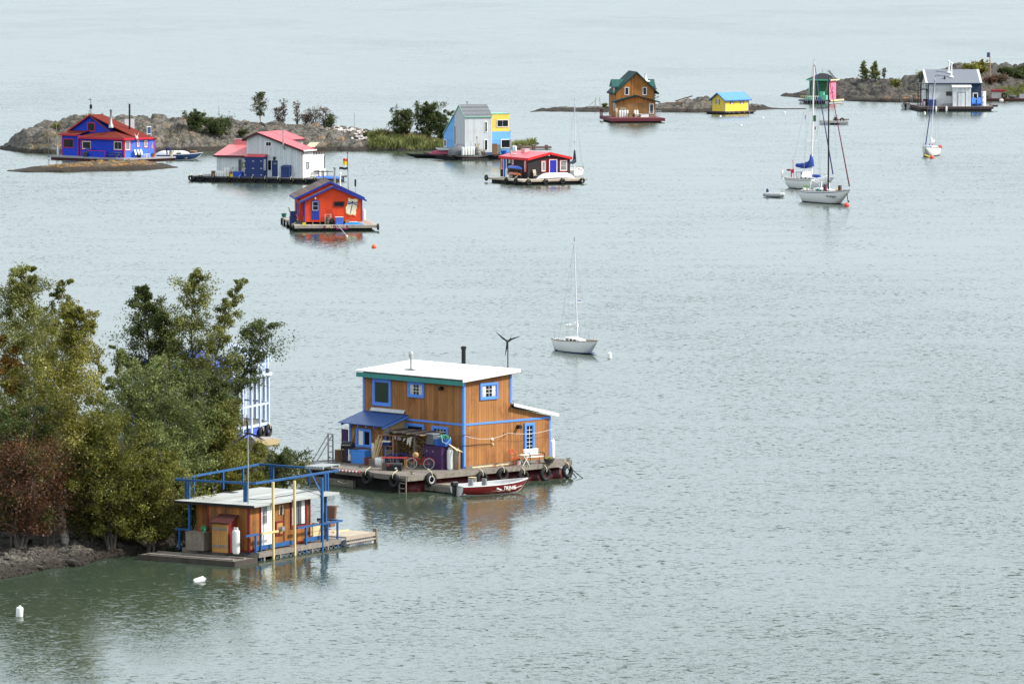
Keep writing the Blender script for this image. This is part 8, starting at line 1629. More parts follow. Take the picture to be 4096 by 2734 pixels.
def island(name,label,pts,D,m,seed=0,amp=.5,cell=3.2,nu=None,nt_=34,shape=.55,tr=.5,taper=.12,dvar=None,groups=None):
 pts=sorted(pts);us=[p[0]for p in pts];u0,u1=us[0],us[-1]
 def ip(u,k):return float(np.interp(u,us,[p[k]for p in pts]))
 s_=ppm(gp((pts[len(pts)//2][0],pts[len(pts)//2][1])));nu=nu or int((u1-u0)/s_/.33)
 vs=[];grid=[]
 for i in range(nu+1):
  f=i/nu;u=u0+(u1-u0)*f;B=gp((u,ip(u,1)));e=min(1,min(f,1-f)/taper)**.6;Dd=max(.8,D*e*(dvar(u)if dvar else 1))
  t0=B.length;dirv=Vector((B.x,B.y,0)).normalized()
  yr=B+dirv*Dd*tr;d=ray(u,ip(u,2));tt=(yr.y)/d.y;zt=max(.15,(ORG+d*tt).z)
  row=[]
  for j in range(nt_+1):
   t=j/nt_;tp=t**(math.log(.5)/math.log(tr));p=B+dirv*(Dd*t)
   h=zt*(math.sin(math.pi*tp)**shape if 0<t<1 else 0)
   q=Vector((p.x,p.y,0))+Vector((seed*37,seed*11,0))
   dist,_=mnoise.voronoi(Vector((q.x/cell,q.y/cell*.55,seed+h*.12)));dome=1-min(1,dist[0])**2;crack=min(1,(dist[1]-dist[0])*6)
   d2,_=mnoise.voronoi(Vector((q.x/cell*2.7+5,q.y/cell*1.5,seed+h*.5)));crack=crack+.7*min(1,(d2[1]-d2[0])*4)-.7;dome=dome*.6+.35*(1-min(1,d2[0])**2)
   nz_=mnoise.fractal(Vector((q.x*.16,q.y*.10,0)),.7,2.1,6)
   fade=min(1,h/1.2)
   h+=fade*amp*((dome-.95)*1.5+(crack-1)*.7+nz_*1.1-.1)
   if t in(0,1):h=-.6
   elif i in(0,nu):h=min(h,-.1)
   vs.append((p.x,p.y,h));row.append((p.x,p.y,h))
  grid.append(row)
 w_=nt_+1;fs=[(i*w_+j,(i+1)*w_+j,(i+1)*w_+j+1,i*w_+j+1)for i in range(nu)for j in range(nt_)]
 mb=MB();mb.add(vs,fs);o=mb.build(name,m,fixn=False,smooth=False);o.data.shade_smooth();tag(o,label,kind='structure')
 G=np.array(grid)
 def sample(u,t):
  f=(u-u0)/(u1-u0)*nu;i=int(min(max(f,0),nu));j=int(min(max(t*nt_,0),nt_));return Vector(G[i,j])
 sample.G=G;sample.u0,sample.u1,sample.nu,sample.nt=u0,u1,nu,nt_
 return o,sample
def UP(l):return[(u*1.7437,a*1.7437,b_*1.7437)for u,a,b_ in l]
def ZP(Z,l):return[(Z(u,a)[0],Z(u,a)[1],Z(u,b_)[1])for u,a,b_ in l]
I1,s1_=island('rock_island','long low grey granite island behind the blue and white houseboats',UP([(-14,344,342),(0,343,328),(30,347,309),(60,351,290),(110,353,272),(160,353,264),(220,352,262),(300,350,264),(380,348,263),(450,347,265),(480,346,263),(520,345,268),(560,345,275),(620,347,279),(700,347,278),(760,347,284),(800,347,289),(850,346,294),(900,346,300),(950,346,309),(1000,345,317),(1050,345,324),(1120,344,330),(1180,340,333),(1215,337,334),(1235,334,333)]),34,rock,1,.62,3.0,dvar=lambda u:1 if u<1500 else.55,nt_=44)
I2,s2_=island('rock_islet','low islet with orange lichen in front of the blue houseboat',ZP(Z5,[(60,787,785),(150,793,770),(300,802,745),(500,798,712),(700,802,695),(900,793,678),(1100,787,664),(1300,783,657),(1500,778,657),(1650,772,664),(1750,766,690),(1850,757,707),(1930,752,738),(1985,750,748)]),9,rockO,2,.25,1.6,nt_=26)
I3,s3_=island('rock_skerry','flat dark skerry and boulders behind the gabled house and the yellow cabin',ZP(Z9,[(-10,477,475),(60,474,452),(110,470,433),(200,472,425),(300,473,428),(400,474,432),(500,474,422),(600,475,416),(700,475,410),(800,476,405),(1000,476,400),(1130,475,388),(1180,475,378),(1260,475,374),(1350,477,362),(1430,477,338),(1500,477,320),(1600,475,315),(1650,474,322),(1750,472,345),(1900,466,372),(1990,462,382),(2060,459,388),(2120,456,399),(2200,453,430),(2260,451,438),(2340,452,450)]),15,rock,3,.55,2.6)
I4,s4_=island('rock_headland','dark rocky headland on the right behind the grey house',ZP(Z10,[(152,459,455),(200,466,424),(280,474,405),(330,478,393),(415,485,378),(520,490,340),(660,497,302),(700,498,294),(800,500,290),(870,502,290),(1000,505,292),(1100,508,285),(1250,510,287),(1330,510,270),(1400,511,252),(1470,512,240),(1550,511,196),(1640,510,167),(1720,509,155),(1850,507,157),(1900,505,161),(1960,500,158),(2040,496,165),(2120,491,158),(2200,486,160),(2240,482,171),(2349,478,162),(2480,476,180),(2600,475,240)]),40,rockD,4,.72,3.8,tr=.55,nt_=48,shape=.62)
I5,s5_=island('rock_ledge','low ledge with orange lichen at the foot of the headland',ZP(Z10,[(740,502,498),(800,505,465),(900,508,455),(1000,512,448),(1100,514,440),(1200,515,436),(1300,515,425),(1400,516,412),(1500,515,420),(1600,514,440)]),9,ledge,5,.3,2.2,nt_=22)
I6,s6_=island('tip_rocks','flat dark rocks at the right tip of the grassy spit',ZP(Z8,[(1440,560,550),(1480,560,505),(1530,545,498),(1570,535,500),(1620,530,505),(1660,522,487),(1700,518,489),(1725,512,508)]),5,rockD,6,.3,1.6,nt_=16)
for k,pts in enumerate((((120,577,575),(200,579,569),(300,579,571),(400,577,575)),((478,572,570),(500,574,561),(550,573,560),(590,569,567)))):
 island('flat_skerry',('long thin','short dark')[k]+' skerry just above the water near the green and pink cabin',ZP(Z10,pts),3.5,rockD,8+k,.15,1.5,nu=30,nt_=10)
shore=[(-160,1352),(-60,1340),(0,1327),(59,1316),(97,1305),(143,1300),(189,1297),(215,1284),(259,1277),(300,1272),(358,1261),(384,1250),(440,1230),(500,1205),(560,1170),(610,1135),(655,1100),(665,1075)]
front=[gp(U(*p))for p in shore];back=[gp(U(*p))for p in[(-160,1020),(0,1020),(120,1020),(240,1025),(340,1030),(430,1035),(500,1040),(560,1045),(600,1052),(640,1060),(664,1070)]]
def resample(P,n):
 d=[0];
 for a,b_ in zip(P[:-1],P[1:]):d.append(d[-1]+(b_-a).length)
 out=[]
 for i in range(n+1):
  s=d[-1]*i/n;k=max(0,min(len(P)-2,int(np.searchsorted(d,s))-1));t=(s-d[k])/max(1e-6,d[k+1]-d[k]);out.append(P[k].lerp(P[k+1],t))
 return out
nA,nB=150,60;FA,BA=resample(front,nA),resample(back,nA);vs=[];fs=[]
def landz(t,p):
 e=min(t*26,(1-t)*26);h=min(1.9,.35*e**.8 if e>0 else 0);return h+mnoise.fractal(Vector((p.x*.25,p.y*.25,3)),.8,2,5)*.35*min(1,e)
for i in range(nA+1):
 for j in range(nB+1):
  t=(j/nB)**1.5;p=FA[i].lerp(BA[i],t);z=landz(t,p)*min(1,(nA-i)/40+.04);z=-.5 if j in(0,nB)or i==nA else z;vs.append((p.x,p.y,z))
fs=[(i*(nB+1)+j,(i+1)*(nB+1)+j,(i+1)*(nB+1)+j+1,i*(nB+1)+j+1)for i in range(nA)for j in range(nB)]
from mathutils.bvhtree import BVHTree
BV=BVHTree.FromPolygons([Vector(v)for v in vs],fs)
def on_land(uv,dz=0):
 h=BV.ray_cast(ORG,ray(*uv));return(h[0]if h[0]is not None and h[0].z>-.25 else gp(uv,0))+Vector((0,0,dz))
def land_z(p):
 h=BV.ray_cast(Vector((p.x,p.y,50)),Vector((0,0,-1)));return h[0].z if h[0]is not None else 0
o=MB().add(vs,fs).build('near_shore',rockmat('shore_soil',(.045,.036,.027),(.03,.026,.02),(.12,.08,.04),.6,.3,2),fixn=False);o.data.shade_smooth();tag(o,'dark bank below the trees',kind='structure')
def stone_mesh(seed,n=3):
 bm=bmesh.new();bmesh.ops.create_icosphere(bm,subdivisions=n,radius=1)
 rg=random.Random(seed);off=Vector((rg.uniform(0,99),rg.uniform(0,99),0));pl=[(Vector((rg.gauss(0,1),rg.gauss(0,1),rg.gauss(0,1))).normalized(),rg.uniform(.62,.9))for _ in range(7)]
 for v in bm.verts:
  for nn_,dd in pl:
   k=v.co.dot(nn_)
   if k>dd:v.co-=nn_*(k-dd)*.85
  v.co*=1+.12*mnoise.fractal(v.co*1.3+off,1,2,3)
 me=bpy.data.meshes.new('boulder');bm.to_mesh(me);bm.free();return me
stm=[rockmat('shore_stone_%d'%k,c,tuple(x*.45 for x in c),tuple(x*1.5 for x in c),.6,.1,3)for k,c in enumerate(((.15,.135,.12),(.15,.135,.11),(.11,.10,.09)))]
sms=[stone_mesh(k)for k in range(6)]
q=MB();rg=random.Random(5);sv=[];
big=[(25,1228,.55),(75,1265,.62),(48,1295,.5),(85,1305,.62),(10,1300,.5),(150,1268,.8),(168,1293,.75),(215,1262,.55),(250,1250,.9),(268,1258,.9),(305,1240,.75),(362,1240,.95),(390,1230,.7),(130,1250,.45),(60,1240,.6),(330,1225,.6)]
def shore_d(u):return float(np.interp(u,[p[0]for p in shore],[p[1]for p in shore]))
cols_=['dark grey','tan','pinkish grey','pale grey','brown grey']
for i,(u,v,s)in enumerate(big):
 me=sms[i%6].copy()if False else sms[i%6];p=on_land(U(u,v+4))
 o=bpy.data.objects.new('boulder',me);COL.objects.link(o)
 if not me.materials:me.materials.append(stm[i%3])
 o.location=p+Vector((0,0,s*.10));o.scale=(s*rg.uniform(.5,.8),s*rg.uniform(.45,.6),s*rg.uniform(.28,.45));o.rotation_euler=(rg.uniform(-.3,.3),rg.uniform(-.3,.3),rg.uniform(0,6.28))
 tag(o,ORD[i]+' large boulder from the left along the dark near shore' if False else 'x','boulder','large boulders on the near shore');o['u']=u
bo=sorted([o for o in COL.objects if o.name.startswith('boulder')],key=lambda o:o['u'])
ORD2=ORD+['fourteenth','fifteenth','sixteenth','seventeenth']
for k,o in enumerate(bo):o['label']=ORD2[k]+' large boulder from the left on the near shore below the trees';del o['u']
tmp=[]
for i in range(3200):
 u=rg.uniform(-40,470);sv_=shore_d(u);dv=rg.uniform(-4,1)**1 if rg.random()<.3 else-rg.uniform(0,62)*rg.uniform(.3,1);s=rg.uniform(.09,.27)*(1 if dv<-6 else.75)
 if u>400 and dv<-40:continue
 p=on_land(U(u,sv_+dv+2),s*.35);tmp.append((p,s))
A=[np.array([v.co[:]for v in m_.vertices])for m_ in[stone_mesh(50+k,2)for k in range(4)]];bm=bmesh.new();bmesh.ops.create_icosphere(bm,subdivisions=2,radius=1);F0=[tuple(v.index for v in f.verts)for f in bm.faces];bm.free()
for p,s in tmp:
 a=A[rg.randrange(4)];M=Matrix.Rotation(rg.uniform(0,6.28),3,'Z')@Matrix.Rotation(rg.uniform(-.5,.5),3,'X');sc=np.array([s*rg.uniform(.9,1.4),s*rg.uniform(.8,1.1),s*rg.uniform(.5,.8)]);w=(a*sc)@np.array(M).T+np.array(p);q.add([tuple(x)for x in w],F0)
o=q.build('shore_stones',stm[1],fixn=False);tag(o,'heap of rounded grey stones along the near shore',kind='stuff')
q=MB()
for i in range(220):
 if i<160:u,t=rg.gauss(1395,32),rg.uniform(.30,.42)
 else:u,t=rg.gauss(1455,14),rg.uniform(.12,.24)
 p=s1_(u,t);q.cbox(p+Vector((0,0,.1)),(rg.uniform(.15,.5),rg.uniform(.12,.35),rg.uniform(.1,.25)),rg.uniform(0,3),rg.uniform(-.9,.9))
o=q.build('pale_rubble',mat('pale_rubble',(.62,.56,.52),rough=.8,var=.2),fixn=False);tag(o,'pale broken blocks strewn on the long rock island',kind='stuff')
def leafmat(name,c1,c2,c3=None,tr=.42):
 m=bpy.data.materials.new(name);m.use_nodes=True;nt=m.node_tree;L=nt.links;nt.nodes.remove(nt.nodes['Principled BSDF']);out=nt.nodes['Material Output']
 g=_n(nt,'ShaderNodeNewGeometry');cr_=nt.nodes.new('ShaderNodeValToRGB');e=cr_.color_ramp.elements;e[0].color=(*c1,1);e[1].color=(*c2,1)
 if c3:x=e.new(.82);x.color=(*c2,1);e[-1].color=(*c3,1)
 tc=_n(nt,'ShaderNodeTexCoord');nz=_n(nt,'ShaderNodeTexNoise',Scale=.6,Detail=4.0);L.new(tc.outputs['Object'],nz.inputs[0])
 a=_n(nt,'ShaderNodeMath',operation='MULTIPLY_ADD');L.new(g.outputs['Random Per Island'],a.inputs[0]);a.inputs[1].default_value=.62
 r_=_n(nt,'ShaderNodeMapRange');r_.inputs['From Min'].default_value=.35;r_.inputs['From Max'].default_value=.65;r_.inputs['To Max'].default_value=.42;L.new(nz.outputs[0],r_.inputs[0]);L.new(r_.outputs[0],a.inputs[2]);L.new(a.outputs[0],cr_.inputs[0])
 d=_n(nt,'ShaderNodeBsdfPrincipled');d.inputs['Roughness'].default_value=.5;d.inputs['Specular IOR Level'].default_value=.35;L.new(cr_.outputs[0],d.inputs['Base Color'])
 t_=_n(nt,'ShaderNodeBsdfTranslucent');L.new(cr_.outputs[0],t_.inputs[0]);mx=_n(nt,'ShaderNodeMixShader');mx.inputs[0].default_value=tr;L.new(d.outputs[0],mx.inputs[1]);L.new(t_.outputs[0],mx.inputs[2]);L.new(mx.outputs[0],out.inputs[0])
 MATS[name]=m;return m
LM=dict(birch=leafmat('birch_leaves',(.05,.06,.014),(.26,.27,.065),(.62,.60,.24)),yellow=leafmat('yellowing_leaves',(.07,.068,.012),(.30,.28,.045),(.68,.60,.22)),dark=leafmat('poplar_leaves',(.026,.04,.012),(.12,.15,.038),(.36,.40,.14)),willow=leafmat('willow_leaves',(.05,.065,.02),(.23,.27,.08),(.60,.62,.30)),green=leafmat('alder_leaves',(.04,.045,.008),(.215,.215,.034),(.52,.50,.14)),rust=leafmat('rust_leaves',(.05,.024,.012),(.16,.068,.028),(.40,.20,.10)),orange=leafmat('amber_leaves',(.12,.06,.01),(.32,.15,.02),(.42,.24,.05)),brown=leafmat('dry_twigs',(.08,.05,.035),(.17,.11,.075),(.28,.19,.13)),far=leafmat('far_bush_leaves',(.026,.036,.012),(.10,.13,.036),(.26,.29,.10)),farb=leafmat('far_birch_leaves',(.06,.07,.035),(.13,.14,.06),(.22,.22,.11)))
LM['reed']=leafmat('reed_grass',(.08,.10,.025),(.26,.28,.09),(.46,.42,.22),tr=.3);LM['straw']=leafmat('straw_grass',(.20,.15,.07),(.38,.30,.16),(.50,.40,.24),tr=.3)
bark_w=mat('birch_bark',(.42,.38,.32),rough=.8,var=.2,scale=3,dirt=(.04,.035,.03),dirt_at=.55,stretch=(1,1,3));bark_d=mat('grey_bark',(.10,.085,.07),rough=.9,var=.25)
def quads_mesh(name,C,S,m,parent,seed,aspect=.6,flat=0,wind=None):
 rg=np.random.default_rng(seed);n=len(C);a=rg.normal(size=(n,3));a/=np.linalg.norm(a,axis=1)[:,None];b_=rg.normal(size=(n,3));b_-=(b_*a).sum(1)[:,None]*a;b_/=np.linalg.norm(b_,axis=1)[:,None]
 s=S*rg.uniform(.6,1.25,size=(n,1));V=np.stack([C-a*s,C-b_*s*aspect,C+a*s,C+b_*s*aspect],1).reshape(-1,3)
 me=bpy.data.meshes.new(name);me.vertices.add(4*n);me.vertices.foreach_set('co',V.astype('f').ravel());me.loops.add(4*n);me.loops.foreach_set('vertex_index',np.arange(4*n,dtype='i'));me.polygons.add(n);me.polygons.foreach_set('loop_start',np.arange(0,4*n,4,dtype='i'));me.update(calc_edges=True);me.materials.append(m)
 o=bpy.data.objects.new(name,me);COL.objects.link(o);o.parent=parent;return o
def make_tree(name,label,base,h,rad,prof,lm,bark,leaves,ls,seed,z0=.15,nl=26,lean=(0,0),tr=.12,sub=4,group=None,droop=.0,spread=.26,trunks=1,ysq=.8,bare=0,up=.55):
 rg=np.random.default_rng(seed);t=thing(name,label,'shrub' if 'shrub' in name or 'bush' in name else 'tree',base,0,group)
 T=MB();LB=MB();C=[];PT,PR=zip(*prof)
 for k in range(trunks):
  a=6.28*k/trunks+rg.uniform(0,1);off=np.array([math.cos(a),math.sin(a)*ysq,0])*(rad*.35 if trunks>1 else 0);hh=h*(1-.18*rg.uniform(0,1)*(k>0));N=8
  def tp(f):return np.array([off[0]*(.15+f)+lean[0]*f**1.4+.035*h*math.sin(f*5+k+seed),off[1]*(.15+f)+lean[1]*f+.02*h*math.cos(f*4+seed),hh*f])
  P=[tp(i/N)for i in range(N+1)]
  for i in range(N):T.tube(P[i],P[i+1],tr*(1-i/N)*1.0+.015,tr*(1-(i+1)/N)+.015,n=7)
  for i in range(max(3,nl//trunks)):
   f=z0+(1-z0)*((i+rg.uniform(0,1))/max(3,nl//trunks));o=tp(min(f,.98));R_=rad*np.interp(f,PT,PR)*rg.uniform(.55,1.15);az_=i*2.4+rg.uniform(-.5,.5)+k
   d=np.array([math.cos(az_),math.sin(az_)*ysq,up*rg.uniform(.4,1.4)+.9*max(0,f-.75)]);d/=np.linalg.norm(d[:2])+1e-6;e=o+d*R_;e[2]=min(e[2],h*1.0);e[2]-=droop*R_
   mid=(o+e)/2+np.array([0,0,R_*.12]);LB.tube(o,mid,tr*.36*(1-f)+.024,.018,n=5).tube(mid,e,.018,.008,n=4)
   for s in range(sub):
    g=rg.uniform(.25,1);c=(o*(1-g)**2+2*mid*g*(1-g)+e*g*g);w=rg.normal(size=3)*R_*.28+np.array([0,0,R_*.05-droop*R_*.3]);c2=c+w;LB.tube(c,c2,.008,.004,n=3)
    n=max(4,int(leaves/(nl*sub)*rg.uniform(.6,1.4)));g2=rg.uniform(0,1,size=(n,1))**.6;X=c+(c2-c)*g2+rg.normal(size=(n,3))*np.array([1,1,.8])*R_*spread*.55*rg.uniform(.6,1.2);C.append(X)
 T.build('trunk',bark,t,smooth=True,fixn=False);LB.build('limbs',bark,t,fixn=False)
 C=np.concatenate(C);C=C[C[:,2]>(.9 if h>3.5 and base.y<400 else.05)]
 quads_mesh('crown',C,ls,lm,t,seed+1);return t
def TU(name,label,u,vb,vt,wu,prof,lm,leaves,seed,bark=None,zb=1.3,ls=.064,**k):
 base=gp(U(u,vb),zb);s=ppm(base)/1.7437;h=(vb-vt)/s;gz=max(-.3,land_z(base))-.1;h+=base.z-gz;base.z=gz;
 if 'lean_u' in k:k['lean']=(k.pop('lean_u')/s,0)
 return make_tree(name,label,base,h,wu/s,prof,LM[lm],bark or bark_d,leaves,ls,seed,**k)
col_p=[(0,.3),(.15,.6),(.4,.95),(.65,1),(.85,.7),(1,.25)];cone=[(0,.5),(.2,.8),(.4,1),(.65,.8),(.85,.5),(1,.15)];bushp=[(0,.6),(.3,1),(.6,1),(.85,.8),(1,.4)];topp=[(0,.1),(.3,.25),(.5,.6),(.75,1),(.9,.8),(1,.35)]
G='trees on the near shore';GB='shrubs on the near shore'
TU('birch_tree','tallest birch at the far left with a leaning right-hand top',84,1175,612,92,col_p,'birch',40500,1,bark_w,nl=52,lean_u=-12,z0=.22,tr=.17,group=G,droop=.1,sub=5)
TU('birch_tree','leaning birch limb tree with a tuft reaching right near the top left',112,1160,640,42,topp,'birch',10125,2,bark_w,nl=18,lean_u=30,z0=.5,tr=.1,group=G)
TU('birch_tree','yellowing birch with a white trunk in front of the tallest birch',150,1215,705,106,[(0,.2),(.2,.8),(.4,1),(.6,1),(.8,.65),(1,.2)],'yellow',40500,3,bark_w,nl=56,z0=.3,tr=.2,group=G,droop=.12,sub=5,lean_u=6)
TU('amber_tree','amber coloured tree cut by the left picture edge',0,1180,765,60,col_p,'orange',16200,4,nl=30,z0=.1,group=G)
TU('poplar_tree','dark green poplar rising behind the pale willows',322,1100,655,66,[(0,.2),(.35,.7),(.5,1),(.7,.95),(.85,.6),(1,.2)],'dark',21262,5,nl=38,z0=.36,tr=.12,group=G,lean_u=14,spread=.34)
TU('poplar_tree','second dark poplar right beside the first',388,1100,715,58,[(0,.2),(.35,.7),(.5,1),(.7,.95),(.85,.6),(1,.2)],'dark',18225,6,nl=34,z0=.34,tr=.11,group=G,lean_u=4,spread=.34)
TU('birch_tree','tall slender birch with airy top in the middle of the right group',438,1105,618,66,col_p,'birch',16500,7,bark_d,nl=46,z0=.3,tr=.12,group=G,lean_u=28,spread=.34,droop=.15)
TU('birch_tree','right leaning birch with thin pointed top',478,1110,636,62,[(0,.2),(.3,.9),(.5,1),(.7,.6),(.85,.5),(1,.25)],'birch',13500,8,bark_d,nl=40,z0=.28,tr=.11,group=G,lean_u=68,spread=.32,droop=.15)
TU('birch_tree','birch at the right edge reaching over the white railings',515,1095,742,62,[(0,.1),(.3,.3),(.55,.7),(.8,1),(1,.4)],'dark',14250,9,bark_d,nl=36,z0=.28,tr=.1,group=G,lean_u=82,spread=.34)
TU('willow_shrub','pale green willow shrub in the middle of the bank',352,1195,832,88,bushp,'willow',36450,10,nl=60,z0=.12,trunks=4,group=GB,tr=.07)
TU('willow_shrub','pale silvery willow shrub right of the middle one',428,1185,880,64,bushp,'willow',28350,11,nl=46,z0=.1,trunks=4,group=GB,tr=.07)
TU('alder_shrub','small grey green shrub left of the dark poplars',262,1160,785,58,cone,'willow',18225,12,nl=36,z0=.15,trunks=2,group=GB,tr=.07)
TU('alder_shrub','bright green alder shrub below the yellowing birch',250,1230,965,88,bushp,'green',32400,13,nl=56,z0=.1,trunks=4,group=GB,tr=.07,zb=1.0)
TU('alder_shrub','bright green alder shrub above the small boathouse roof',500,1175,930,70,bushp,'green',30375,14,nl=52,z0=.08,trunks=4,group=GB,tr=.06)
TU('alder_shrub','dense green shrub behind the small wind turbine',560,1165,1015,52,bushp,'green',22275,15,nl=46,z0=.05,trunks=4,group=GB,tr=.06,zb=.8)
TU('alder_shrub','low overhanging green shrub reaching over the water towards the brown houseboat',625,1128,1040,50,bushp,'dark',8505,16,nl=30,z0=.1,trunks=3,group=GB,tr=.05,zb=.6,lean_u=36)
TU('alder_shrub','deep green shrub below the pale willow',345,1234,1035,84,bushp,'green',30375,17,nl=52,z0=.08,trunks=4,group=GB,tr=.06,zb=.8)
TU('alder_shrub','green shrub left of the blue roof rail',425,1205,1030,62,bushp,'dark',24300,18,nl=46,z0=.06,trunks=4,group=GB,tr=.06,zb=.8)
TU('alder_shrub','thin branches with sparse leaves reaching furthest over the water',640,1120,1062,62,bushp,'green',2025,31,nl=34,z0=.1,trunks=3,group=GB,tr=.04,zb=.5,lean_u=44,up=.3,spread=.4)
TU('rust_shrub','large rust red shrub in the lower left corner',48,1246,1020,96,bushp,'rust',14850,19,nl=60,z0=.1,trunks=6,spread=.5,ls=.065,group=GB,tr=.06,zb=.9)
TU('rust_shrub','smaller rust red shrub right of the large one',112,1238,1082,58,bushp,'rust',6075,20,nl=34,z0=.1,trunks=4,spread=.5,ls=.065,group=GB,tr=.05,zb=.9)
TU('bare_shrub','half bare brown shrub between rust and green shrubs',205,1230,1010,80,bushp,'brown',8100,21,nl=80,spread=.5,z0=.05,trunks=5,group=GB,tr=.05,zb=.9,ls=.06)
TU('dark_shrub','dark green undergrowth shrub behind the rust shrub',40,1225,930,80,bushp,'dark',26325,22,nl=46,z0=.05,trunks=4,group=GB,tr=.06)
TU('dark_shrub','dark green undergrowth shrub behind the white birch trunk',185,1178,960,80,bushp,'green',24300,23,nl=46,z0=.05,trunks=4,group=GB,tr=.06)
TU('dark_shrub','low dark shrub on the bank left of the stones',190,1246,1160,56,bushp,'dark',13162,24,nl=34,z0=.05,trunks=4,group=GB,tr=.04,zb=.5)
TU('alder_shrub','low leafy shrub hanging over the pebbles',290,1240,1120,52,bushp,'green',15187,25,nl=34,z0=.05,trunks=4,group=GB,tr=.04,zb=.5)
TU('dark_shrub','low dark shrub behind the railing post of the small houseboat',368,1216,1110,40,bushp,'green',15187,26,nl=34,z0=.05,trunks=4,group=GB,tr=.04,zb=.5)
TU('dark_shrub','dark shrub hidden deep between poplars and willow',380,1130,860,90,bushp,'dark',24300,27,nl=44,z0=.05,trunks=4,group=GB,tr=.06)
TU('dark_shrub','dark shrub behind the alder at the right end',500,1120,860,60,bushp,'dark',18225,28,nl=40,z0=.05,trunks=4,group=GB,tr=.06)
TU('bare_shrub','low bare twigs beside the small houseboat roof',362,1232,1135,38,bushp,'brown',3240,29,nl=50,z0=.05,trunks=6,group=GB,tr=.04,zb=.8,ls=.05)
TU('amber_tree','dim amber shrub at the left edge below the amber tree',-10,1215,870,50,bushp,'yellow',16200,30,nl=34,z0=.05,trunks=3,group=GB,tr=.06)
def TF(name,label,sf,uv,t,vt,w_,prof,lm,leaves,seed,Z=None,**k):
 u,v=(Z or U)(*uv);p=sf(u,t);s=ppm(p);_,ytop=(Z or U)(0,vt);d=ray(u,ytop);tt=p.y/d.y;h=max(.8,(ORG+d*tt).z-p.z);k.setdefault('ls',.11)
 return make_tree(name,label,p-Vector((0,0,.1)),h,w_*(1/(Z.k if Z else 1/1.7437))/s,prof,LM[lm],k.pop('bark',bark_d),leaves,k.pop('ls'),seed,**k)
TF('birch_tree','slim birch standing alone on the ridge of the long rock island',s1_,(600,275),.5,211,19,[(0,.1),(.15,.7),(.4,1),(.7,.8),(1,.3)],'farb',2600,40,nl=26,z0=.2,tr=.12,bark=bark_w,spread=.3)
for k,(u,vt,w_,n)in enumerate(((655,226,10,260),(682,230,9,220),(640,246,14,380),(720,250,22,900),(745,246,18,800),(765,262,14,800),(705,262,16,800))):
 TF('bare_shrub',ORD[k]+' thin leafless bush from the left on the island ridge' if False else['tallest bare','second tall bare','low grey','wide twiggy','thin pointed','small olive','low brown'][k]+' bush right of the lone birch on the ridge',s1_,(u,280),.48,vt,w_,bushp,'brown' if k!=5 else 'far',n,41+k,nl=40,z0=.1,trunks=4,tr=.05,ls=.09,group='bushes on the island ridge')
TF('alder_shrub','tall dark green shrub left of the white house on the island slope',s1_,(452,330),.16,258,22,bushp,'far',7000,50,nl=34,z0=.05,trunks=3,tr=.07)
TF('alder_shrub','broad dark shrub just left of the faded red roof',s1_,(498,335),.12,278,32,bushp,'far',9000,51,nl=40,z0=.05,trunks=4,tr=.07)
TF('alder_shrub','round olive bush on the spit left of the tall dark bush',s1_,(927,318),.25,252,28,bushp,'far',9000,52,nl=40,z0=.05,trunks=4,tr=.07)
TF('alder_shrub','tall dark green bush on the spit beside the tower house',s1_,(985,315),.3,236,32,bushp,'far',14000,53,nl=44,z0=.05,trunks=4,tr=.08)
TF('alder_shrub','dark bush touching the sky blue wall of the tower house',s1_,(1018,315),.3,252,20,bushp,'far',7000,54,nl=30,z0=.05,trunks=3,tr=.07);TF('alder_shrub','thin bush between the olive and the dark bush',s1_,(958,315),.3,246,10,cone,'far',900,55,nl=20,z0=.1,tr=.05)
for k,(u,vt,w_,lm)in enumerate(((842,325,14,'far'),(560,318,16,'far'),(215,292,18,'birch'),(130,292,10,'birch'),(760,268,10,'far'))):TF('low_bush',['olive bush beside the rubble','mossy bush above the white house roof','tuft of yellow green scrub on the left slope','small scrub tuft near the left point','scrub patch beside the rubble top'][k],s1_,(u,330),(.2,.2,.3,.3,.45)[k],vt,w_,bushp,lm,1100,60+k,nl=24,z0=.02,trunks=4,tr=.03)
for k,(u,vt,w_)in enumerate(((930,138,42),(1022,138,46))):TF('spruce_tree',('left','right')[k]+' of the two small bushy trees on the headland',s4_,(u,300),.5,vt,w_,[(0,.9),(.3,1),(.6,.7),(.85,.4),(1,.1)],'reed',5000,70+k,Z=Z10,nl=40,z0=.08,tr=.1)
TF('bare_shrub','small leafless tree right of the two bushy trees',s4_,(1093,300),.5,205,20,bushp,'brown',200,72,Z=Z10,nl=30,z0=.2,trunks=2,tr=.05)
for k,(u,t,vt,w_,lm,n)in enumerate(((1900,.35,190,70,'yellow',2600),(1980,.3,150,60,'yellow',2600),(2270,.25,235,80,'far',5000),(2330,.3,200,60,'far',4000),(2130,.2,340,70,'brown',2000),(2060,.15,360,60,'rust',700),(1200,.35,320,50,'birch',1200),(1450,.4,280,60,'birch',1500),(2200,.3,260,60,'far',3500))):
 TF('low_bush',['olive scrub above the roof of the grey house','yellow green scrub left of the flag pole','large dark bush right of the flag pole','dark bush at the right picture edge','rust coloured bush behind the scrap raft','amber bush left of the scrap raft','mossy scrub on the middle of the headland','scrub beside the left gable of the grey house','dark bush between rust bush and picture edge'][k],s4_,(u,400),t,vt,w_,bushp,lm,n,80+k,Z=Z10,nl=34,z0=.02,trunks=4,tr=.05,ls=.17)
TF('low_bush','short scrub on the dark skerry left of the gabled house',s3_,(690,440),.3,412,30,bushp,'birch',700,95,Z=Z9,nl=16,z0=.02,trunks=4,tr=.03);TF('bare_shrub','thin bare tree just right of the gabled house',s3_,(1150,400),.5,255,28,bushp,'brown',90,96,Z=Z9,nl=22,z0=.3,tr=.04)
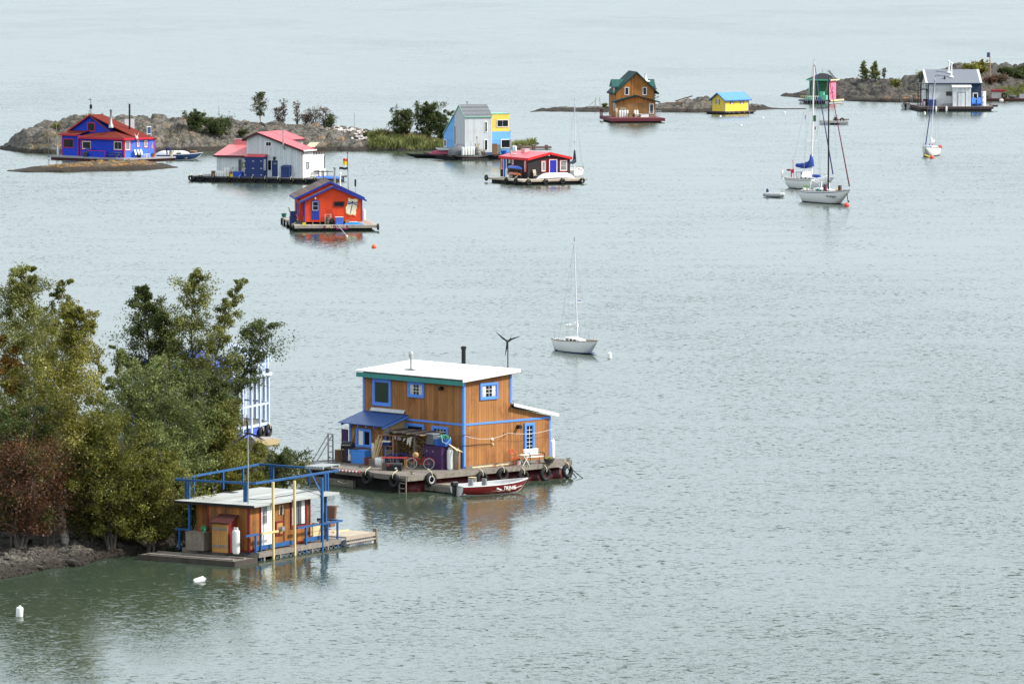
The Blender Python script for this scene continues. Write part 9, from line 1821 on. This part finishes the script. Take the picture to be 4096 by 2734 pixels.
def grass(name,label,sf,spans,lm,seed,h=.9):
 rg=np.random.default_rng(seed);V=[]
 for(ua,ub,ta,tb,n,hh)in spans:
  for _ in range(n):
   u=rg.uniform(ua,ub);t=rg.uniform(ta,tb);f=(u-sf.u0)/(sf.u1-sf.u0)*sf.nu;i=int(min(max(f,0),sf.nu-1));j=min(int(t*sf.nt),sf.nt-1);p=sf.G[i,j]*(1-(f-i))+sf.G[i+1,j]*(f-i)+rg.normal(size=3)*np.array([.1,.25,0]);
   q=hh*rg.uniform(.4,1.1)*(.7+.6*mnoise.noise(Vector((p[0]*.5,p[1]*.5,0))));w_=.035;d=rg.normal(size=2)*.28*q;a=rg.uniform(0,6.28);e=np.array([math.cos(a),math.sin(a),0])*w_;V+=[p-e,p+e,p+np.array([d[0]*.4,d[1]*.4,q*.6])+e*.7,p+np.array([d[0],d[1],q])]
 V=np.array(V);n=len(V)//4;me=bpy.data.meshes.new(name);me.vertices.add(4*n);me.vertices.foreach_set('co',V.astype('f').ravel());me.loops.add(4*n);me.loops.foreach_set('vertex_index',np.arange(4*n,dtype='i'));me.polygons.add(n);me.polygons.foreach_set('loop_start',np.arange(0,4*n,4,dtype='i'));me.update(calc_edges=True);me.materials.append(LM[lm]);o=bpy.data.objects.new(name,me);COL.objects.link(o);tag(o,label,kind='stuff')
k=1.7437
grass('reed_grass','green reed grass on the spit left of the tower house',s1_,[(845*k,1030*k,.04,.30,9000,1.3),(1030*k,1200*k,.06,.4,3500,1.1),(1180*k,1225*k,.1,.7,1400,1.3)],'reed',1);grass('straw_grass','straw coloured seed heads above the reed grass',s1_,[(870*k,1030*k,.22,.42,3500,1.5),(190*k,240*k,.16,.24,260,.5),(100*k,140*k,.12,.18,200,.5),(60*k,115*k,.05,.09,200,.4),(380*k,430*k,.06,.2,200,.5)],'straw',2)
grass('headland_grass','patches of grass in hollows of the headland',s4_,[(Z10(2120,0)[0],Z10(2349,0)[0],.03,.12,1800,1.0),(Z10(1000,0)[0],Z10(1300,0)[0],.28,.34,260,.4)],'reed',3);grass('shore_scrub','straw tufts along the rock islet',s2_,[(Z5(700,0)[0],Z5(1600,0)[0],.4,.7,500,.25)],'straw',4)
p=s4_(Z10(2065,0)[0],.2);ztp=(ORG+ray(*Z10(2060,65))*(p.y/ray(*Z10(2060,65)).y)).z
o=thing('flag_pole','tall thin flag pole with a small dark flag on the right headland','flag pole',p);MB().tube((0,0,-.3),(-.2,0,ztp-p.z),.09).build('pole',mat('tan_pole',(.35,.25,.15)),o);MB().cbox((-.5,0,ztp-p.z-.5),(.5,.03,.9)).build('flag',mat('navy_flag',(.05,.08,.25)),o)
p=s4_(Z10(1810,0)[0],.5);o=thing('broken_hut','broken timber frame lying on top of the headland behind the grey house','timber frame',p,R(10))
MB().bar((-1.4,0,.3),(1.4,0,.8),.2).build('beam',oldwood,o);MB().bar((-1.4,0,0),(-1.3,0,.5),.15).build('post',oldwood,o);MB().bar((1.2,0,0),(1.3,0,.8),.15).build('post',oldwood,o);MB().bar((-1.3,.5,.5),(1.3,.5,1.0),.12).build('beam',oldwood,o)
for k_,(u,vt)in enumerate(((503,232),(775,247))):
 p=s1_(U(u if k_==0 else 818,0)[0],.5);o=thing('survey_pole',('left','right')[k_]+' thin marker pole on the ridge of the long island','pole',p);MB().tube((0,0,-.2),(0,0,2.2),.035).build('pole',steel,o)
p=s3_(Z9(620,0)[0],.4);o=thing('driftwood_rack','white driftwood frame on the skerry left of the gabled house','timber frame',p)
for x in(-.3,.3):MB().bar((x*1.6,0,0),(x,0,1.9),.14).build('post',mat('bleached_wood',(.5,.47,.42)),o)
MB().bar((-1.8,0,.1),(-.2,0,1.4),.12).build('brace',mat('bleached_wood',(.5,.47,.42)),o)
p=s3_(Z9(1430,0)[0],.4);o=thing('driftwood_beam','long sloping timber beam lying on the boulders right of the gabled house','beam',p+Vector((0,-1,.8)));MB().bar((-1.8,0,-.4),(1.2,0,.5),.2).build('beam',brownp,o)
o=thing('rock_planks','weathered planks resting on the boulders beside the gabled house','boards',s3_(Z9(1310,0)[0],.35)+Vector((0,0,.3)));MB().box(-1.6,1.6,-.4,.4,0,.15).build('plank',oldwood,o);MB().box(-1.2,1.9,-.2,.5,.151,.3).build('plank',brownp,o)
